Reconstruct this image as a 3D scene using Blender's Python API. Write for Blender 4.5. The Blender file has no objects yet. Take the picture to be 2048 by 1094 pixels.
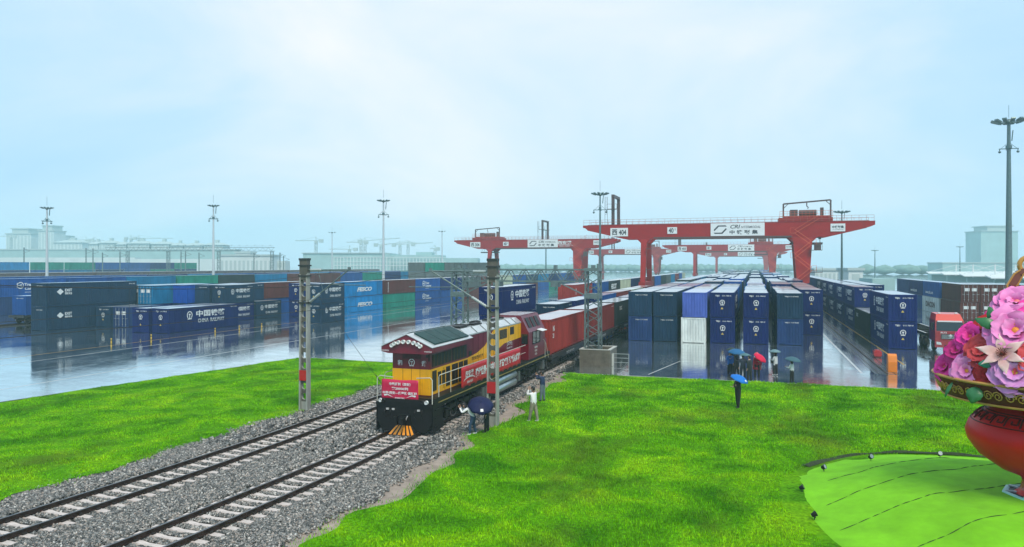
import bpy, bmesh, math, random
import numpy as np
from mathutils import Vector, Matrix, Euler
random.seed(7); rng = np.random.default_rng(7)
S = bpy.context.scene; COL = S.collection
R = math.radians
PI = math.pi

# ------------------------------------------------------------------ camera
YAW = 18.18                                    # the yard runs along +Y; the camera looks this far to its left
cam_d = bpy.data.cameras.new('camera'); cam = bpy.data.objects.new('camera', cam_d); COL.objects.link(cam)
cam.location = (0, 0, 8.0); cam.rotation_euler = (R(90), 0, R(YAW))
cam_d.sensor_width = 36.0; cam_d.lens = 36.0*1480/2048
cam_d.shift_y = -17.0/2048; cam_d.clip_start = 0.1; cam_d.clip_end = 6000
S.camera = cam

# ------------------------------------------------------------------ sky: rain cloud, the sun a bright patch behind it
SUN_EL, SUN_AZ = 52.0, 215.0                  # behind the camera; azimuth counted from +Y towards -X
sun_dir = Vector((-math.sin(R(SUN_AZ))*math.cos(R(SUN_EL)), math.cos(R(SUN_AZ))*math.cos(R(SUN_EL)), math.sin(R(SUN_EL))))
W = bpy.data.worlds.new('World'); S.world = W; W.use_nodes = True
nt = W.node_tree; nt.nodes.clear()
def wn(t, **k):
    n = nt.nodes.new(t)
    for a, b in k.items(): setattr(n, a, b)
    return n
out = wn('ShaderNodeOutputWorld'); bg = wn('ShaderNodeBackground'); bg2 = wn('ShaderNodeBackground'); add = wn('ShaderNodeMixShader'); add.inputs[0].default_value = 0.92   # cloud cover
sky = wn('ShaderNodeTexSky', sky_type='NISHITA', sun_disc=False); sky.sun_elevation = R(SUN_EL); sky.sun_rotation = R(-SUN_AZ)
nt.links.new(sky.outputs[0], bg.inputs[0]); bg.inputs[1].default_value = 0.05
tc = wn('ShaderNodeTexCoord')
mp = wn('ShaderNodeMapping'); mp.inputs['Scale'].default_value = (1.0, 1.0, 2.2); mp.inputs['Location'].default_value = (0.35, 0.1, 0.2)
nt.links.new(tc.outputs['Generated'], mp.inputs[0])
n1 = wn('ShaderNodeTexNoise'); n1.inputs['Scale'].default_value = 1.7; n1.inputs['Detail'].default_value = 7; n1.inputs['Roughness'].default_value = 0.55; n1.inputs['Distortion'].default_value = 0.5
nt.links.new(mp.outputs[0], n1.inputs[0])
r1 = wn('ShaderNodeMapRange'); r1.inputs[1].default_value = 0.3; r1.inputs[2].default_value = 0.72
nt.links.new(n1.outputs[0], r1.inputs[0])
dot = wn('ShaderNodeVectorMath', operation='DOT_PRODUCT'); dot.inputs[1].default_value = Vector((-0.19, 0.76, 0.62)).normalized()   # where the cloud is thinnest
nt.links.new(tc.outputs['Generated'], dot.inputs[0])
r2 = wn('ShaderNodeMapRange', interpolation_type='SMOOTHSTEP'); r2.inputs[1].default_value = 0.68; r2.inputs[2].default_value = 1.0
nt.links.new(dot.outputs['Value'], r2.inputs[0])
mth = wn('ShaderNodeMath', operation='MULTIPLY_ADD'); mth.inputs[1].default_value = 0.66
nt.links.new(r1.outputs[0], mth.inputs[0]); 
m2 = wn('ShaderNodeMath', operation='MULTIPLY'); m2.inputs[1].default_value = 0.50
nt.links.new(r2.outputs[0], m2.inputs[0]); nt.links.new(m2.outputs[0], mth.inputs[2])
ramp = wn('ShaderNodeValToRGB'); e = ramp.color_ramp.elements
e[0].position = 0.0; e[0].color = (0.40, 0.68, 0.94, 1)
e[1].position = 1.0; e[1].color = (0.92, 0.94, 0.99, 1)
x = ramp.color_ramp.elements.new(0.42); x.color = (0.54, 0.77, 0.97, 1)
nt.links.new(mth.outputs[0], ramp.inputs[0]); nt.links.new(ramp.outputs[0], bg2.inputs[0]); bg2.inputs[1].default_value = 0.56
nt.links.new(bg.outputs[0], add.inputs[1]); nt.links.new(bg2.outputs[0], add.inputs[2]); nt.links.new(add.outputs[0], out.inputs[0])

sun_d = bpy.data.lights.new('sun', 'SUN'); sun_d.energy = 1.5; sun_d.angle = R(25); sun_d.color = (1.0, 0.90, 0.74)
sun = bpy.data.objects.new('sun', sun_d); COL.objects.link(sun)
sun.rotation_euler = sun_dir.to_track_quat('Z', 'Y').to_euler(); sun.location = (0, 0, 80)

v = S.view_settings; S.display_settings.display_device = 'sRGB'
v.view_transform = 'Standard'; v.look = 'None'; v.gamma = 1.0; v.exposure = 1.0; v.use_curve_mapping = False
S.cycles.max_bounces = 8; S.cycles.diffuse_bounces = 2; S.cycles.glossy_bounces = 3; S.cycles.transmission_bounces = 4
S.cycles.volume_bounces = 4; S.cycles.transparent_max_bounces = 8; S.cycles.caustics_reflective = False; S.cycles.caustics_refractive = False
S.cycles.use_denoising = True; S.cycles.sample_clamp_indirect = 6.0

# ------------------------------------------------------------------ helpers
MATS = {}
def mat(name, col, rough=0.5, metal=0.0, var=0.0, scale=3.0, spec=0.5, coat=0.0, stretch=None, bump=0.0, bscale=20.0, objcol=False, grime=0.0, ior=1.5, emit=None):
    """Principled material; var: brightness variation, grime: dark streaks, objcol: tint comes from the object's own colour"""
    if name in MATS: return MATS[name]
    m = bpy.data.materials.new(name); m.use_nodes = True; t = m.node_tree; p = t.nodes['Principled BSDF']
    N = t.nodes.new; L = t.links.new
    p.inputs['Roughness'].default_value = rough; p.inputs['Metallic'].default_value = metal; p.inputs['IOR'].default_value = ior
    p.inputs['Specular IOR Level'].default_value = spec; p.inputs['Coat Weight'].default_value = coat; p.inputs['Coat Roughness'].default_value = 0.12
    src = None
    if objcol:
        oi = N('ShaderNodeObjectInfo'); src = oi.outputs['Color']
    if var or grime:
        co = N('ShaderNodeTexCoord'); mpn = N('ShaderNodeMapping'); L(co.outputs['Object'], mpn.inputs[0])
        if stretch: mpn.inputs['Scale'].default_value = stretch
        if objcol:
            cmb = N('ShaderNodeCombineXYZ'); ml = N('ShaderNodeMath'); ml.operation = 'MULTIPLY'; ml.inputs[1].default_value = 40
            L(oi.outputs['Random'], ml.inputs[0]); L(ml.outputs[0], cmb.inputs[0]); L(ml.outputs[0], cmb.inputs[1]); L(cmb.outputs[0], mpn.inputs['Location'])
        nz = N('ShaderNodeTexNoise'); nz.inputs['Scale'].default_value = scale; nz.inputs['Detail'].default_value = 5; nz.inputs['Roughness'].default_value = 0.65
        L(mpn.outputs[0], nz.inputs[0])
        mr = N('ShaderNodeMapRange'); mr.inputs[1].default_value = 0.3; mr.inputs[2].default_value = 0.7
        mr.inputs[3].default_value = 1-var; mr.inputs[4].default_value = 1+var
        L(nz.outputs[0], mr.inputs[0])
        mx = N('ShaderNodeMix'); mx.data_type = 'RGBA'; mx.blend_type = 'MULTIPLY'; mx.inputs[0].default_value = 1
        if src: L(src, mx.inputs[6])
        else: mx.inputs[6].default_value = (*col, 1)
        L(mr.outputs[0], mx.inputs[7]); src = mx.outputs[2]
        if grime:
            m3 = N('ShaderNodeMapping'); m3.inputs['Scale'].default_value = (2.2, 2.2, 0.22); L(co.outputs['Object'], m3.inputs[0])
            n3 = N('ShaderNodeTexNoise'); n3.inputs['Scale'].default_value = 2.0; n3.inputs['Detail'].default_value = 6; n3.inputs['Roughness'].default_value = 0.7
            if objcol: L(cmb.outputs[0], m3.inputs['Location'])
            L(m3.outputs[0], n3.inputs[0])
            r3 = N('ShaderNodeMapRange'); r3.inputs[1].default_value = 0.56; r3.inputs[2].default_value = 0.74; r3.inputs[4].default_value = grime
            L(n3.outputs[0], r3.inputs[0])
            mg = N('ShaderNodeMix'); mg.data_type = 'RGBA'; L(r3.outputs[0], mg.inputs[0]); L(src, mg.inputs[6]); mg.inputs[7].default_value = (0.055, 0.035, 0.024, 1)
            src = mg.outputs[2]
    if src: L(src, p.inputs['Base Color'])
    else: p.inputs['Base Color'].default_value = (*col, 1)
    if bump:
        co2 = N('ShaderNodeTexCoord'); nb = N('ShaderNodeTexNoise'); nb.inputs['Scale'].default_value = bscale; nb.inputs['Detail'].default_value = 4
        L(co2.outputs['Object'], nb.inputs[0]); bp = N('ShaderNodeBump'); bp.inputs['Strength'].default_value = bump; bp.inputs['Distance'].default_value = 0.05
        L(nb.outputs[0], bp.inputs['Height']); L(bp.outputs[0], p.inputs['Normal'])
    if emit: p.inputs['Emission Color'].default_value = (*emit, 1); p.inputs['Emission Strength'].default_value = 1
    m.diffuse_color = (*col, 1)
    MATS[name] = m; return m

class MB:
    """collects boxes, bars, tubes, prisms; build() makes one mesh object"""
    def __init__(s): s.v = []; s.f = []; s.mi = []; s.sm = []
    def add(s, vs, fs, mi=0, smooth=False):
        b = len(s.v); s.v += [tuple(p) for p in vs]; s.f += [[b+i for i in f] for f in fs]; s.mi += [mi]*len(fs); s.sm += [smooth]*len(fs); return s
    def box(s, x0, x1, y0, y1, z0, z1, mi=0):
        vs = [(x, y, z) for z in (z0, z1) for y in (y0, y1) for x in (x0, x1)]
        return s.add(vs, [(0,2,3,1), (4,5,7,6), (0,1,5,4), (2,6,7,3), (0,4,6,2), (1,3,7,5)], mi)
    def hexa(s, b, t, mi=0):
        """b, t: four corners each, same winding (ccw from above)"""
        return s.add(list(b)+list(t), [(3,2,1,0), (4,5,6,7), (0,1,5,4), (1,2,6,5), (2,3,7,6), (3,0,4,7)], mi)
    def tube(s, pts, r, n=6, mi=0, cap=True, smooth=True):
        pts = [Vector(p) for p in pts]; rs = r if isinstance(r, (list, tuple)) else [r]*len(pts)
        rings = []; up = None
        for i, p in enumerate(pts):
            d = (pts[min(i+1, len(pts)-1)] - pts[max(i-1, 0)])
            if d.length < 1e-9: d = Vector((0, 0, 1))
            d.normalize()
            if up is None or abs(up.dot(d)) > 0.99: up = Vector((0, 0, 1)) if abs(d.z) < 0.9 else Vector((0, 1, 0))
            a = d.cross(up).normalized(); b = d.cross(a).normalized(); up = -b if False else up
            rings.append([p + (a*math.cos(2*PI*k/n) + b*math.sin(2*PI*k/n))*rs[i] for k in range(n)])
        vs = [q for rg in rings for q in rg]; fs = []
        for i in range(len(pts)-1):
            for k in range(n): fs.append((i*n+k, (i+1)*n+k, (i+1)*n+(k+1) % n, i*n+(k+1) % n))
        s.add(vs, fs, mi, smooth and n > 4)
        if cap: s.add(vs[:n], [tuple(range(n))], mi); s.add(vs[-n:], [tuple(reversed(range(n)))], mi)
        return s
    def bar(s, a, b, w, h=None, mi=0):
        """square bar between two points"""
        h = h or w; a = Vector(a); b = Vector(b); d = (b-a)
        if d.length < 1e-6: return s
        d.normalize(); up = Vector((0, 0, 1)) if abs(d.z) < 0.95 else Vector((0, 1, 0))
        x = d.cross(up).normalized()*w/2; y = x.cross(d).normalized()*h/2
        return s.hexa([a-x-y, a+x-y, a+x+y, a-x+y], [b-x-y, b+x-y, b+x+y, b-x+y], mi)
    def prism(s, poly, axis, a, b, mi=0):
        """extrude a 2D polygon along an axis; poly coordinates are the other two axes in order"""
        n = len(poly)
        def P(q, t): return {'x': (t, q[0], q[1]), 'y': (q[0], t, q[1]), 'z': (q[0], q[1], t)}[axis]
        vs = [P(q, a) for q in poly]+[P(q, b) for q in poly]
        fs = [tuple(range(n)), tuple(range(2*n-1, n-1, -1))]+[(i, n+i, n+(i+1) % n, (i+1) % n) for i in range(n)]
        return s.add(vs, fs, mi)
    def lathe(s, prof, n=24, c=(0, 0, 0), mi=0, smooth=True, sx=1, sy=1):
        vs = [(c[0]+r*math.cos(2*PI*k/n)*sx, c[1]+r*math.sin(2*PI*k/n)*sy, c[2]+z) for r, z in prof for k in range(n)]
        fs = [(i*n+k, i*n+(k+1) % n, (i+1)*n+(k+1) % n, (i+1)*n+k) for i in range(len(prof)-1) for k in range(n)]
        return s.add(vs, fs, mi, smooth)
    def xf(s, M):
        s.v = [tuple(M @ Vector(p)) for p in s.v]; return s
    def merge(s, o, M=None, mi=None):
        vs = [tuple(M @ Vector(p)) for p in o.v] if M else o.v
        b = len(s.v); s.v += vs; s.f += [[b+i for i in f] for f in o.f]; s.mi += (o.mi if mi is None else [mi]*len(o.f)); s.sm += o.sm; return s
    def mesh(s, name, mats):
        m = bpy.data.meshes.new(name); m.from_pydata(s.v, [], s.f)
        for q in (mats if isinstance(mats, (list, tuple)) else [mats]): m.materials.append(q)
        m.polygons.foreach_set('material_index', s.mi); m.polygons.foreach_set('use_smooth', s.sm)
        m.update(); return m
    def build(s, name, mats, parent=None, fix=False):
        m = s.mesh(name, mats)
        if fix:
            bm = bmesh.new(); bm.from_mesh(m); bmesh.ops.recalc_face_normals(bm, faces=bm.faces); bm.to_mesh(m); bm.free()
        return obj(name, m, parent)

def obj(name, mesh, parent=None, loc=None, rz=None):
    o = bpy.data.objects.new(name, mesh); COL.objects.link(o)
    if parent: o.parent = parent
    if loc: o.location = loc
    if rz is not None: o.rotation_euler = (0, 0, rz)
    return o
def tag(o, label=None, cat=None, group=None, kind=None):
    if label: o['label'] = label
    if cat: o['category'] = cat
    if group: o['group'] = group
    if kind: o['kind'] = kind
    return o
def thing(name, label, cat, loc=(0, 0, 0), rz=0, group=None):
    o = bpy.data.objects.new(name, None); COL.objects.link(o); o.empty_display_size = 0.3
    o.location = loc; o.rotation_euler = (0, 0, rz); return tag(o, label, cat, group)
def np_mesh(name, V, Fq, material, smooth=False, parent=None):
    """fast mesh from arrays; Fq (n,3) or (n,4)"""
    m = bpy.data.meshes.new(name); k = Fq.shape[1]
    m.vertices.add(len(V)); m.vertices.foreach_set('co', V.astype(np.float32).ravel())
    m.loops.add(Fq.size); m.loops.foreach_set('vertex_index', Fq.astype(np.int32).ravel())
    m.polygons.add(len(Fq)); m.polygons.foreach_set('loop_start', np.arange(0, Fq.size, k, dtype=np.int32))
    m.update(calc_edges=True); m.materials.append(material)
    if smooth: m.polygons.foreach_set('use_smooth', np.ones(len(Fq), bool))
    return obj(name, m, parent)
_txt = {}
def text_mb(body, size=1.0, bold=0.0, squeeze=1.0, shear=0.0):
    """lettering as flat faces in the XY plane, centred; returns MB and (w, h)"""
    key = (body, bold, shear)
    if key not in _txt:
        cu = bpy.data.curves.new('lettering', 'FONT'); cu.body = body; cu.size = 1.0; cu.offset = bold; cu.shear = shear; cu.resolution_u = 3
        o = bpy.data.objects.new('lettering', cu); COL.objects.link(o)
        dg = bpy.context.evaluated_depsgraph_get(); me = bpy.data.meshes.new_from_object(o.evaluated_get(dg))
        vs = [tuple(q.co) for q in me.vertices]; fs = [tuple(p.vertices) for p in me.polygons]
        bpy.data.objects.remove(o); bpy.data.curves.remove(cu); bpy.data.meshes.remove(me)
        xs = [q[0] for q in vs]; ys = [q[1] for q in vs]
        cx, cy = (min(xs)+max(xs))/2, (min(ys)+max(ys))/2
        _txt[key] = ([(q[0]-cx, q[1]-cy, 0) for q in vs], fs, max(xs)-min(xs), max(ys)-min(ys))
    vs, fs, w, h = _txt[key]; m = MB(); m.add([(q[0]*size*squeeze, q[1]*size, 0) for q in vs], fs)
    return m, (w*size*squeeze, h*size)
FRONT = Matrix(((1,0,0,0), (0,0,-1,0), (0,1,0,0), (0,0,0,1)))      # XY plane to a wall facing -Y
RIGHT = Matrix(((0,0,1,0), (1,0,0,0), (0,1,0,0), (0,0,0,1)))       # ... facing +X (reads along +Y)
LEFT = Matrix(((0,0,-1,0), (-1,0,0,0), (0,1,0,0), (0,0,0,1)))      # ... facing -X (reads along -Y)
def T(x, y, z): return Matrix.Translation((x, y, z))
def text_on(mb, body, size, M, bold=0.02, squeeze=1.0, mi=0, shear=0.0, width=None, height=None):
    m, (w, h) = text_mb(body, size, bold, squeeze, shear)
    k = Matrix.Diagonal(((width/w if width else 1), (height/h if height else 1), 1, 1))
    mb.merge(m, M @ k, mi); return mb
# ------------------------------------------------------------------ ground
def wet_ground():
    m = bpy.data.materials.new('wet_tarmac'); m.use_nodes = True; t = m.node_tree; p = t.nodes['Principled BSDF']; N = t.nodes.new; L = t.links.new
    co = N('ShaderNodeTexCoord')
    def noise(scale, det, rough=0.6, st=None):
        q = N('ShaderNodeTexNoise'); q.inputs['Scale'].default_value = scale; q.inputs['Detail'].default_value = det; q.inputs['Roughness'].default_value = rough
        if st:
            mm = N('ShaderNodeMapping'); mm.inputs['Scale'].default_value = st; L(co.outputs['Object'], mm.inputs[0]); L(mm.outputs[0], q.inputs[0])
        else: L(co.outputs['Object'], q.inputs[0])
        return q.outputs[0]
    def rng_(s, a, b, c, d):
        q = N('ShaderNodeMapRange'); q.inputs[1].default_value = a; q.inputs[2].default_value = b; q.inputs[3].default_value = c; q.inputs[4].default_value = d; L(s, q.inputs[0]); return q.outputs[0]
    big = noise(0.22, 6, 0.65, (1, 0.5, 1)); mid = noise(0.9, 5); fine = noise(11, 4)
    cr = N('ShaderNodeValToRGB'); cr.color_ramp.elements[0].position = 0.35; cr.color_ramp.elements[0].color = (0.10, 0.125, 0.128, 1)
    cr.color_ramp.elements[1].position = 0.7; cr.color_ramp.elements[1].color = (0.22, 0.25, 0.25, 1); L(mid, cr.inputs[0])
    sx = N('ShaderNodeSeparateXYZ'); L(co.outputs['Object'], sx.inputs[0])
    def joint(ax, pitch):
        d = N('ShaderNodeMath'); d.operation = 'PINGPONG'; d.inputs[1].default_value = pitch/2; L(sx.outputs[ax], d.inputs[0]); return rng_(d.outputs[0], 0.0, 0.05, 1.0, 0.0)
    jx = N('ShaderNodeMath'); jx.operation = 'MAXIMUM'; L(joint(0, 5.0), jx.inputs[0]); L(joint(1, 6.0), jx.inputs[1])
    st = noise(1.0, 4, 0.6, (0.9, 0.03, 1)); sm = rng_(st, 0.55, 0.75, 0.0, 0.6)
    jm = N('ShaderNodeMath'); jm.operation = 'MAXIMUM'; L(jx.outputs[0], jm.inputs[0]); L(sm, jm.inputs[1])
    mj = N('ShaderNodeMix'); mj.data_type = 'RGBA'; L(jm.outputs[0], mj.inputs[0]); L(cr.outputs[0], mj.inputs[6]); mj.inputs[7].default_value = (0.05, 0.058, 0.06, 1)
    L(mj.outputs[2], p.inputs['Base Color'])
    wet = rng_(big, 0.42, 0.58, 0.0, 1.0)                # 1 = standing water
    ro = rng_(wet, 0, 1, 0.12, 0.025)
    ad = N('ShaderNodeMath'); ad.operation = 'MULTIPLY_ADD'; L(rng_(mid, 0.3, 0.7, -0.03, 0.03), ad.inputs[0]); L(rng_(wet, 0, 1, 1, 0.15), ad.inputs[1]); L(ro, ad.inputs[2])
    L(ad.outputs[0], p.inputs['Roughness'])
    p.inputs['IOR'].default_value = 1.5; p.inputs['Coat Weight'].default_value = 0.6; p.inputs['Coat IOR'].default_value = 1.6; p.inputs['Coat Roughness'].default_value = 0.03
    # raindrop rings and small waves; rougher aggregate where the water is thin
    vor = N('ShaderNodeTexVoronoi'); vor.inputs['Scale'].default_value = 3.2; L(co.outputs['Object'], vor.inputs[0])
    sn = N('ShaderNodeMath'); sn.operation = 'SINE'; mu = N('ShaderNodeMath'); mu.operation = 'MULTIPLY'; mu.inputs[1].default_value = 55; L(vor.outputs['Distance'], mu.inputs[0]); L(mu.outputs[0], sn.inputs[0])
    fall = rng_(vor.outputs['Distance'], 0.0, 0.25, 0.10, 0.0)
    dr = N('ShaderNodeMath'); dr.operation = 'MULTIPLY'; L(sn.outputs[0], dr.inputs[0]); L(fall, dr.inputs[1])
    wv = noise(2.4, 3, 0.55)
    s1 = N('ShaderNodeMath'); s1.operation = 'ADD'; L(dr.outputs[0], s1.inputs[0]); L(wv, s1.inputs[1])
    s2 = N('ShaderNodeMath'); s2.operation = 'MULTIPLY_ADD'; L(fine, s2.inputs[0]); L(rng_(wet, 0, 1, 0.16, 0.02), s2.inputs[1]); L(s1.outputs[0], s2.inputs[2])
    bp = N('ShaderNodeBump'); bp.inputs['Strength'].default_value = 0.10; bp.inputs['Distance'].default_value = 0.05; L(s2.outputs[0], bp.inputs['Height'])
    L(bp.outputs[0], p.inputs['Normal']); L(bp.outputs[0], p.inputs['Coat Normal'])
    # film of rain water: mirror-like towards grazing angles
    gl = N('ShaderNodeBsdfGlossy'); gl.inputs['Color'].default_value = (0.97, 0.98, 0.98, 1); L(ad.outputs[0], gl.inputs['Roughness']); L(bp.outputs[0], gl.inputs['Normal'])
    lw = N('ShaderNodeLayerWeight'); lw.inputs['Blend'].default_value = 0.5; L(bp.outputs[0], lw.inputs['Normal'])
    fr = rng_(lw.outputs['Facing'], 0.60, 0.92, 0.12, 0.95); fm = N('ShaderNodeMath'); fm.operation = 'MULTIPLY'; L(fr, fm.inputs[0]); L(rng_(wet, 0, 1, 0.84, 1.0), fm.inputs[1]); sk = noise(0.9, 6, 0.68, (0.22, 1.0, 1)); fk = N('ShaderNodeMath'); fk.operation = 'MULTIPLY'; L(fm.outputs[0], fk.inputs[0]); L(rng_(sk, 0.42, 0.60, 0.68, 1.0), fk.inputs[1]); fm = fk
    mxs = N('ShaderNodeMixShader'); L(fm.outputs[0], mxs.inputs[0]); L(p.outputs[0], mxs.inputs[1]); L(gl.outputs[0], mxs.inputs[2]); L(mxs.outputs[0], t.nodes['Material Output'].inputs['Surface'])
    return m
M_TAR = wet_ground()
m = MB(); m.add([(-2500, -300, 0), (2500, -300, 0), (2500, 3500, 0), (-2500, 3500, 0)], [(0, 1, 2, 3)])
tag(m.build('ground', M_TAR), 'wet dark tarmac of the container yard reflecting the sky', 'ground', kind='structure')

def grass_mat(name, a, b, c):
    m = bpy.data.materials.new(name); m.use_nodes = True; t = m.node_tree; p = t.nodes['Principled BSDF']; N = t.nodes.new; L = t.links.new
    ge = N('ShaderNodeNewGeometry'); q = N('ShaderNodeTexNoise'); q.inputs['Scale'].default_value = 0.33; q.inputs['Detail'].default_value = 7; q.inputs['Roughness'].default_value = 0.66; q.inputs['Distortion'].default_value = 0.6
    L(ge.outputs['Position'], q.inputs[0])
    cr = N('ShaderNodeValToRGB'); E = cr.color_ramp.elements; E[0].position = 0.36; E[0].color = (*a, 1); E[1].position = 0.66; E[1].color = (*c, 1); z = E.new(0.5); z.color = (*b, 1)
    L(q.outputs[0], cr.inputs[0])
    q2 = N('ShaderNodeTexNoise'); q2.inputs['Scale'].default_value = 9; q2.inputs['Detail'].default_value = 3; L(ge.outputs['Position'], q2.inputs[0])
    mr = N('ShaderNodeMapRange'); mr.inputs[1].default_value = 0.3; mr.inputs[2].default_value = 0.7; mr.inputs[3].default_value = 0.6; mr.inputs[4].default_value = 1.4; L(q2.outputs[0], mr.inputs[0])
    mx = N('ShaderNodeMix'); mx.data_type = 'RGBA'; mx.blend_type = 'MULTIPLY'; mx.inputs[0].default_value = 1; L(cr.outputs[0], mx.inputs[6]); L(mr.outputs[0], mx.inputs[7])
    # worn olive patches
    q3 = N('ShaderNodeTexNoise'); q3.inputs['Scale'].default_value = 0.16; q3.inputs['Detail'].default_value = 5; q3.inputs['Roughness'].default_value = 0.6
    m3 = N('ShaderNodeMapping'); m3.inputs['Location'].default_value = (31, 7, 0); m3.inputs['Scale'].default_value = (1.5, 0.7, 1); L(ge.outputs['Position'], m3.inputs[0]); L(m3.outputs[0], q3.inputs[0])
    r3 = N('ShaderNodeMapRange'); r3.inputs[1].default_value = 0.52; r3.inputs[2].default_value = 0.68; r3.inputs[4].default_value = 0.7; L(q3.outputs[0], r3.inputs[0])
    my = N('ShaderNodeMix'); my.data_type = 'RGBA'; L(r3.outputs[0], my.inputs[0]); L(mx.outputs[2], my.inputs[6]); my.inputs[7].default_value = (0.085, 0.135, 0.012, 1)
    if 'blade' in name:
        rp = N('ShaderNodeMapRange'); rp.inputs[3].default_value = 0.5; rp.inputs[4].default_value = 1.55; L(ge.outputs['Random Per Island'], rp.inputs[0])
        mz = N('ShaderNodeMix'); mz.data_type = 'RGBA'; mz.blend_type = 'MULTIPLY'; mz.inputs[0].default_value = 1; L(my.outputs[2], mz.inputs[6]); L(rp.outputs[0], mz.inputs[7]); my = mz
    L(my.outputs[2], p.inputs['Base Color']); p.inputs['Roughness'].default_value = 0.9; p.inputs['Specular IOR Level'].default_value = 0.02
    return m
M_SOIL = grass_mat('lawn_turf', (0.035, 0.14, 0.002), (0.08, 0.25, 0.002), (0.15, 0.33, 0.003))
M_BLADE = grass_mat('grass_blades', (0.06, 0.25, 0.002), (0.15, 0.43, 0.002), (0.33, 0.58, 0.004))

def track_x(Y):                                   # centre line of the locomotive's track
    return -15.6 - 0.0031*max(0.0, 31.0-Y)**2
BAL_R = lambda Y: -12.75 - 0.055*max(0, Y-27) + 0.22*math.sin(Y*0.9) + 0.12*math.sin(Y*2.3+1)
BAL_L = lambda Y: -23.55 - 0.0031*max(0.0, 31.0-Y)**2 + 0.2*math.sin(Y*1.1+2) + 0.12*math.sin(Y*2.9)
LAWN_TOP = 52.8
LO = lambda Y: -41.28 + (Y-31.27)*0.196          # outer edge of the other lawn
def h_lawn(x, y): return 0.09 + 0.035*math.sin(x*0.35+1)*math.sin(y*0.27) + 0.02*math.sin(x*0.9+y*0.7)
def strip_sheet(name, fl, fr, y0, y1, ny, nx, hf, material, label, cat, kind='structure'):
    vs = []; fs = []
    for j in range(ny+1):
        y = y0+(y1-y0)*j/ny; a, b = fl(y), fr(y)
        for i in range(nx+1):
            x = a+(b-a)*i/nx; vs.append((x, y, hf(x, y)))
    for j in range(ny):
        for i in range(nx):
            k = j*(nx+1)+i; fs.append((k, k+1, k+nx+2, k+nx+1))
    mm = MB(); mm.add(vs, fs, 0, True)
    return tag(mm.build(name, material), label, cat, kind=kind)
lawn = strip_sheet('lawn', lambda y: BAL_R(y)+1.05+0.35*math.sin(y*0.55)+0.2*math.sin(y*1.7), lambda y: 34, 6, LAWN_TOP, 90, 60, lambda x, y: h_lawn(x, y) if y < LAWN_TOP-0.1 else 0.07, M_SOIL, 'bright green lawn around the flower basket, beside the locomotive', 'lawn')
lawn2 = strip_sheet('lawn', LO, BAL_L, 6, 54.0, 90, 40, lambda x, y: h_lawn(x, y)+0.02, M_SOIL, 'green lawn strip between the empty track and the wet yard', 'lawn')
M_DIRT = mat('pale_mud', (0.30, 0.235, 0.19), 0.6, var=0.35, scale=1.6, bump=0.5, bscale=9)
strip_sheet('mud_strip', lambda y: BAL_R(y)-0.6, lambda y: BAL_R(y)+1.9, 6, LAWN_TOP, 90, 4, lambda x, y: 0.04, M_DIRT, 'pale muddy strip along the lawn edge beside the ballast', 'mud')
M_BED = mat('ballast_bed', (0.03, 0.03, 0.027), 0.8, var=0.5, scale=16, bump=0.8, bscale=26)
strip_sheet('track_bed', lambda y: BAL_L(y)-0.35, lambda y: BAL_R(y)+0.15, 4, 75, 110, 20, lambda x, y: 0.008+0.003*math.sin(x*2+y), M_BED, 'dark gritty bed under the railway ballast', 'track bed')
# kerbs of the two lawns
M_KERB = mat('kerb_concrete', (0.30, 0.30, 0.28), 0.6, var=0.25, scale=2)
m = MB(); m.box(-13.4, 34, LAWN_TOP, LAWN_TOP+0.16, 0, 0.085); tag(m.build('kerb', M_KERB), 'thin concrete kerb where the lawn meets the wet yard', 'kerb', kind='structure')
m = MB(); m.hexa([(LO(5)-0.15, 5, 0), (LO(5), 5, 0), (LO(54), 54, 0), (LO(54)-0.15, 54, 0)], [(LO(5)-0.15, 5, 0.1), (LO(5), 5, 0.1), (LO(54), 54, 0.1), (LO(54)-0.15, 54, 0.1)])
m.box(LO(54), -23.8, 54.0, 54.15, 0, 0.1); tag(m.build('kerb', mat('kerb_dark', (0.05, 0.055, 0.05), 0.5, var=0.3)), 'dark wet kerb along the far side of the lawn strip', 'kerb', kind='structure')

# ------------------------------------------------------------------ mound under the flower basket
MC = (9.0, 27.0); MR = 8.1
def mound_r(a): return MR*(1+0.02*math.sin(3*a+1)+0.012*math.sin(7*a))
def mound_h(x, y):
    d = math.hypot(x-MC[0], y-MC[1]); a = math.atan2(y-MC[1], x-MC[0]); r = d/mound_r(a)
    if r >= 1: return 0.0
    k = min(1.0, (1-r)/0.55); return 0.10 + 0.75*(k*k*(3-2*k)) + 0.02*math.sin(x*1.7)*math.sin(y*1.3) + 0.012*math.sin(x*4.1+y*2.0)*math.sin(y*0.9)
vs = []; fs = []; NR, NA = 30, 96
for i in range(NR+1):
    for k in range(NA):
        a = 2*PI*k/NA; r = mound_r(a)*(i/NR)*0.9999; x, y = MC[0]+r*math.cos(a), MC[1]+r*math.sin(a); vs.append((x, y, mound_h(x, y) if i < NR else 0.02))
for i in range(NR):
    for k in range(NA): fs.append((i*NA+k, i*NA+(k+1) % NA, (i+1)*NA+(k+1) % NA, (i+1)*NA+k))
m = MB(); m.add(vs, [tuple(reversed(f)) if False else f for f in fs], 0, True)
M_TURF = mat('green_mat', (0.18, 0.50, 0.012), 0.85, var=0.22, scale=0.7, spec=0.15, bump=0.35, bscale=60)
mound = m.build('mound', M_TURF, fix=True); tag(mound, 'smooth light green turf mat over the round mound under the basket', 'mound', kind='structure')
m = MB()                                            # seams of the mat: thin dark gaps, broken here and there
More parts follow.
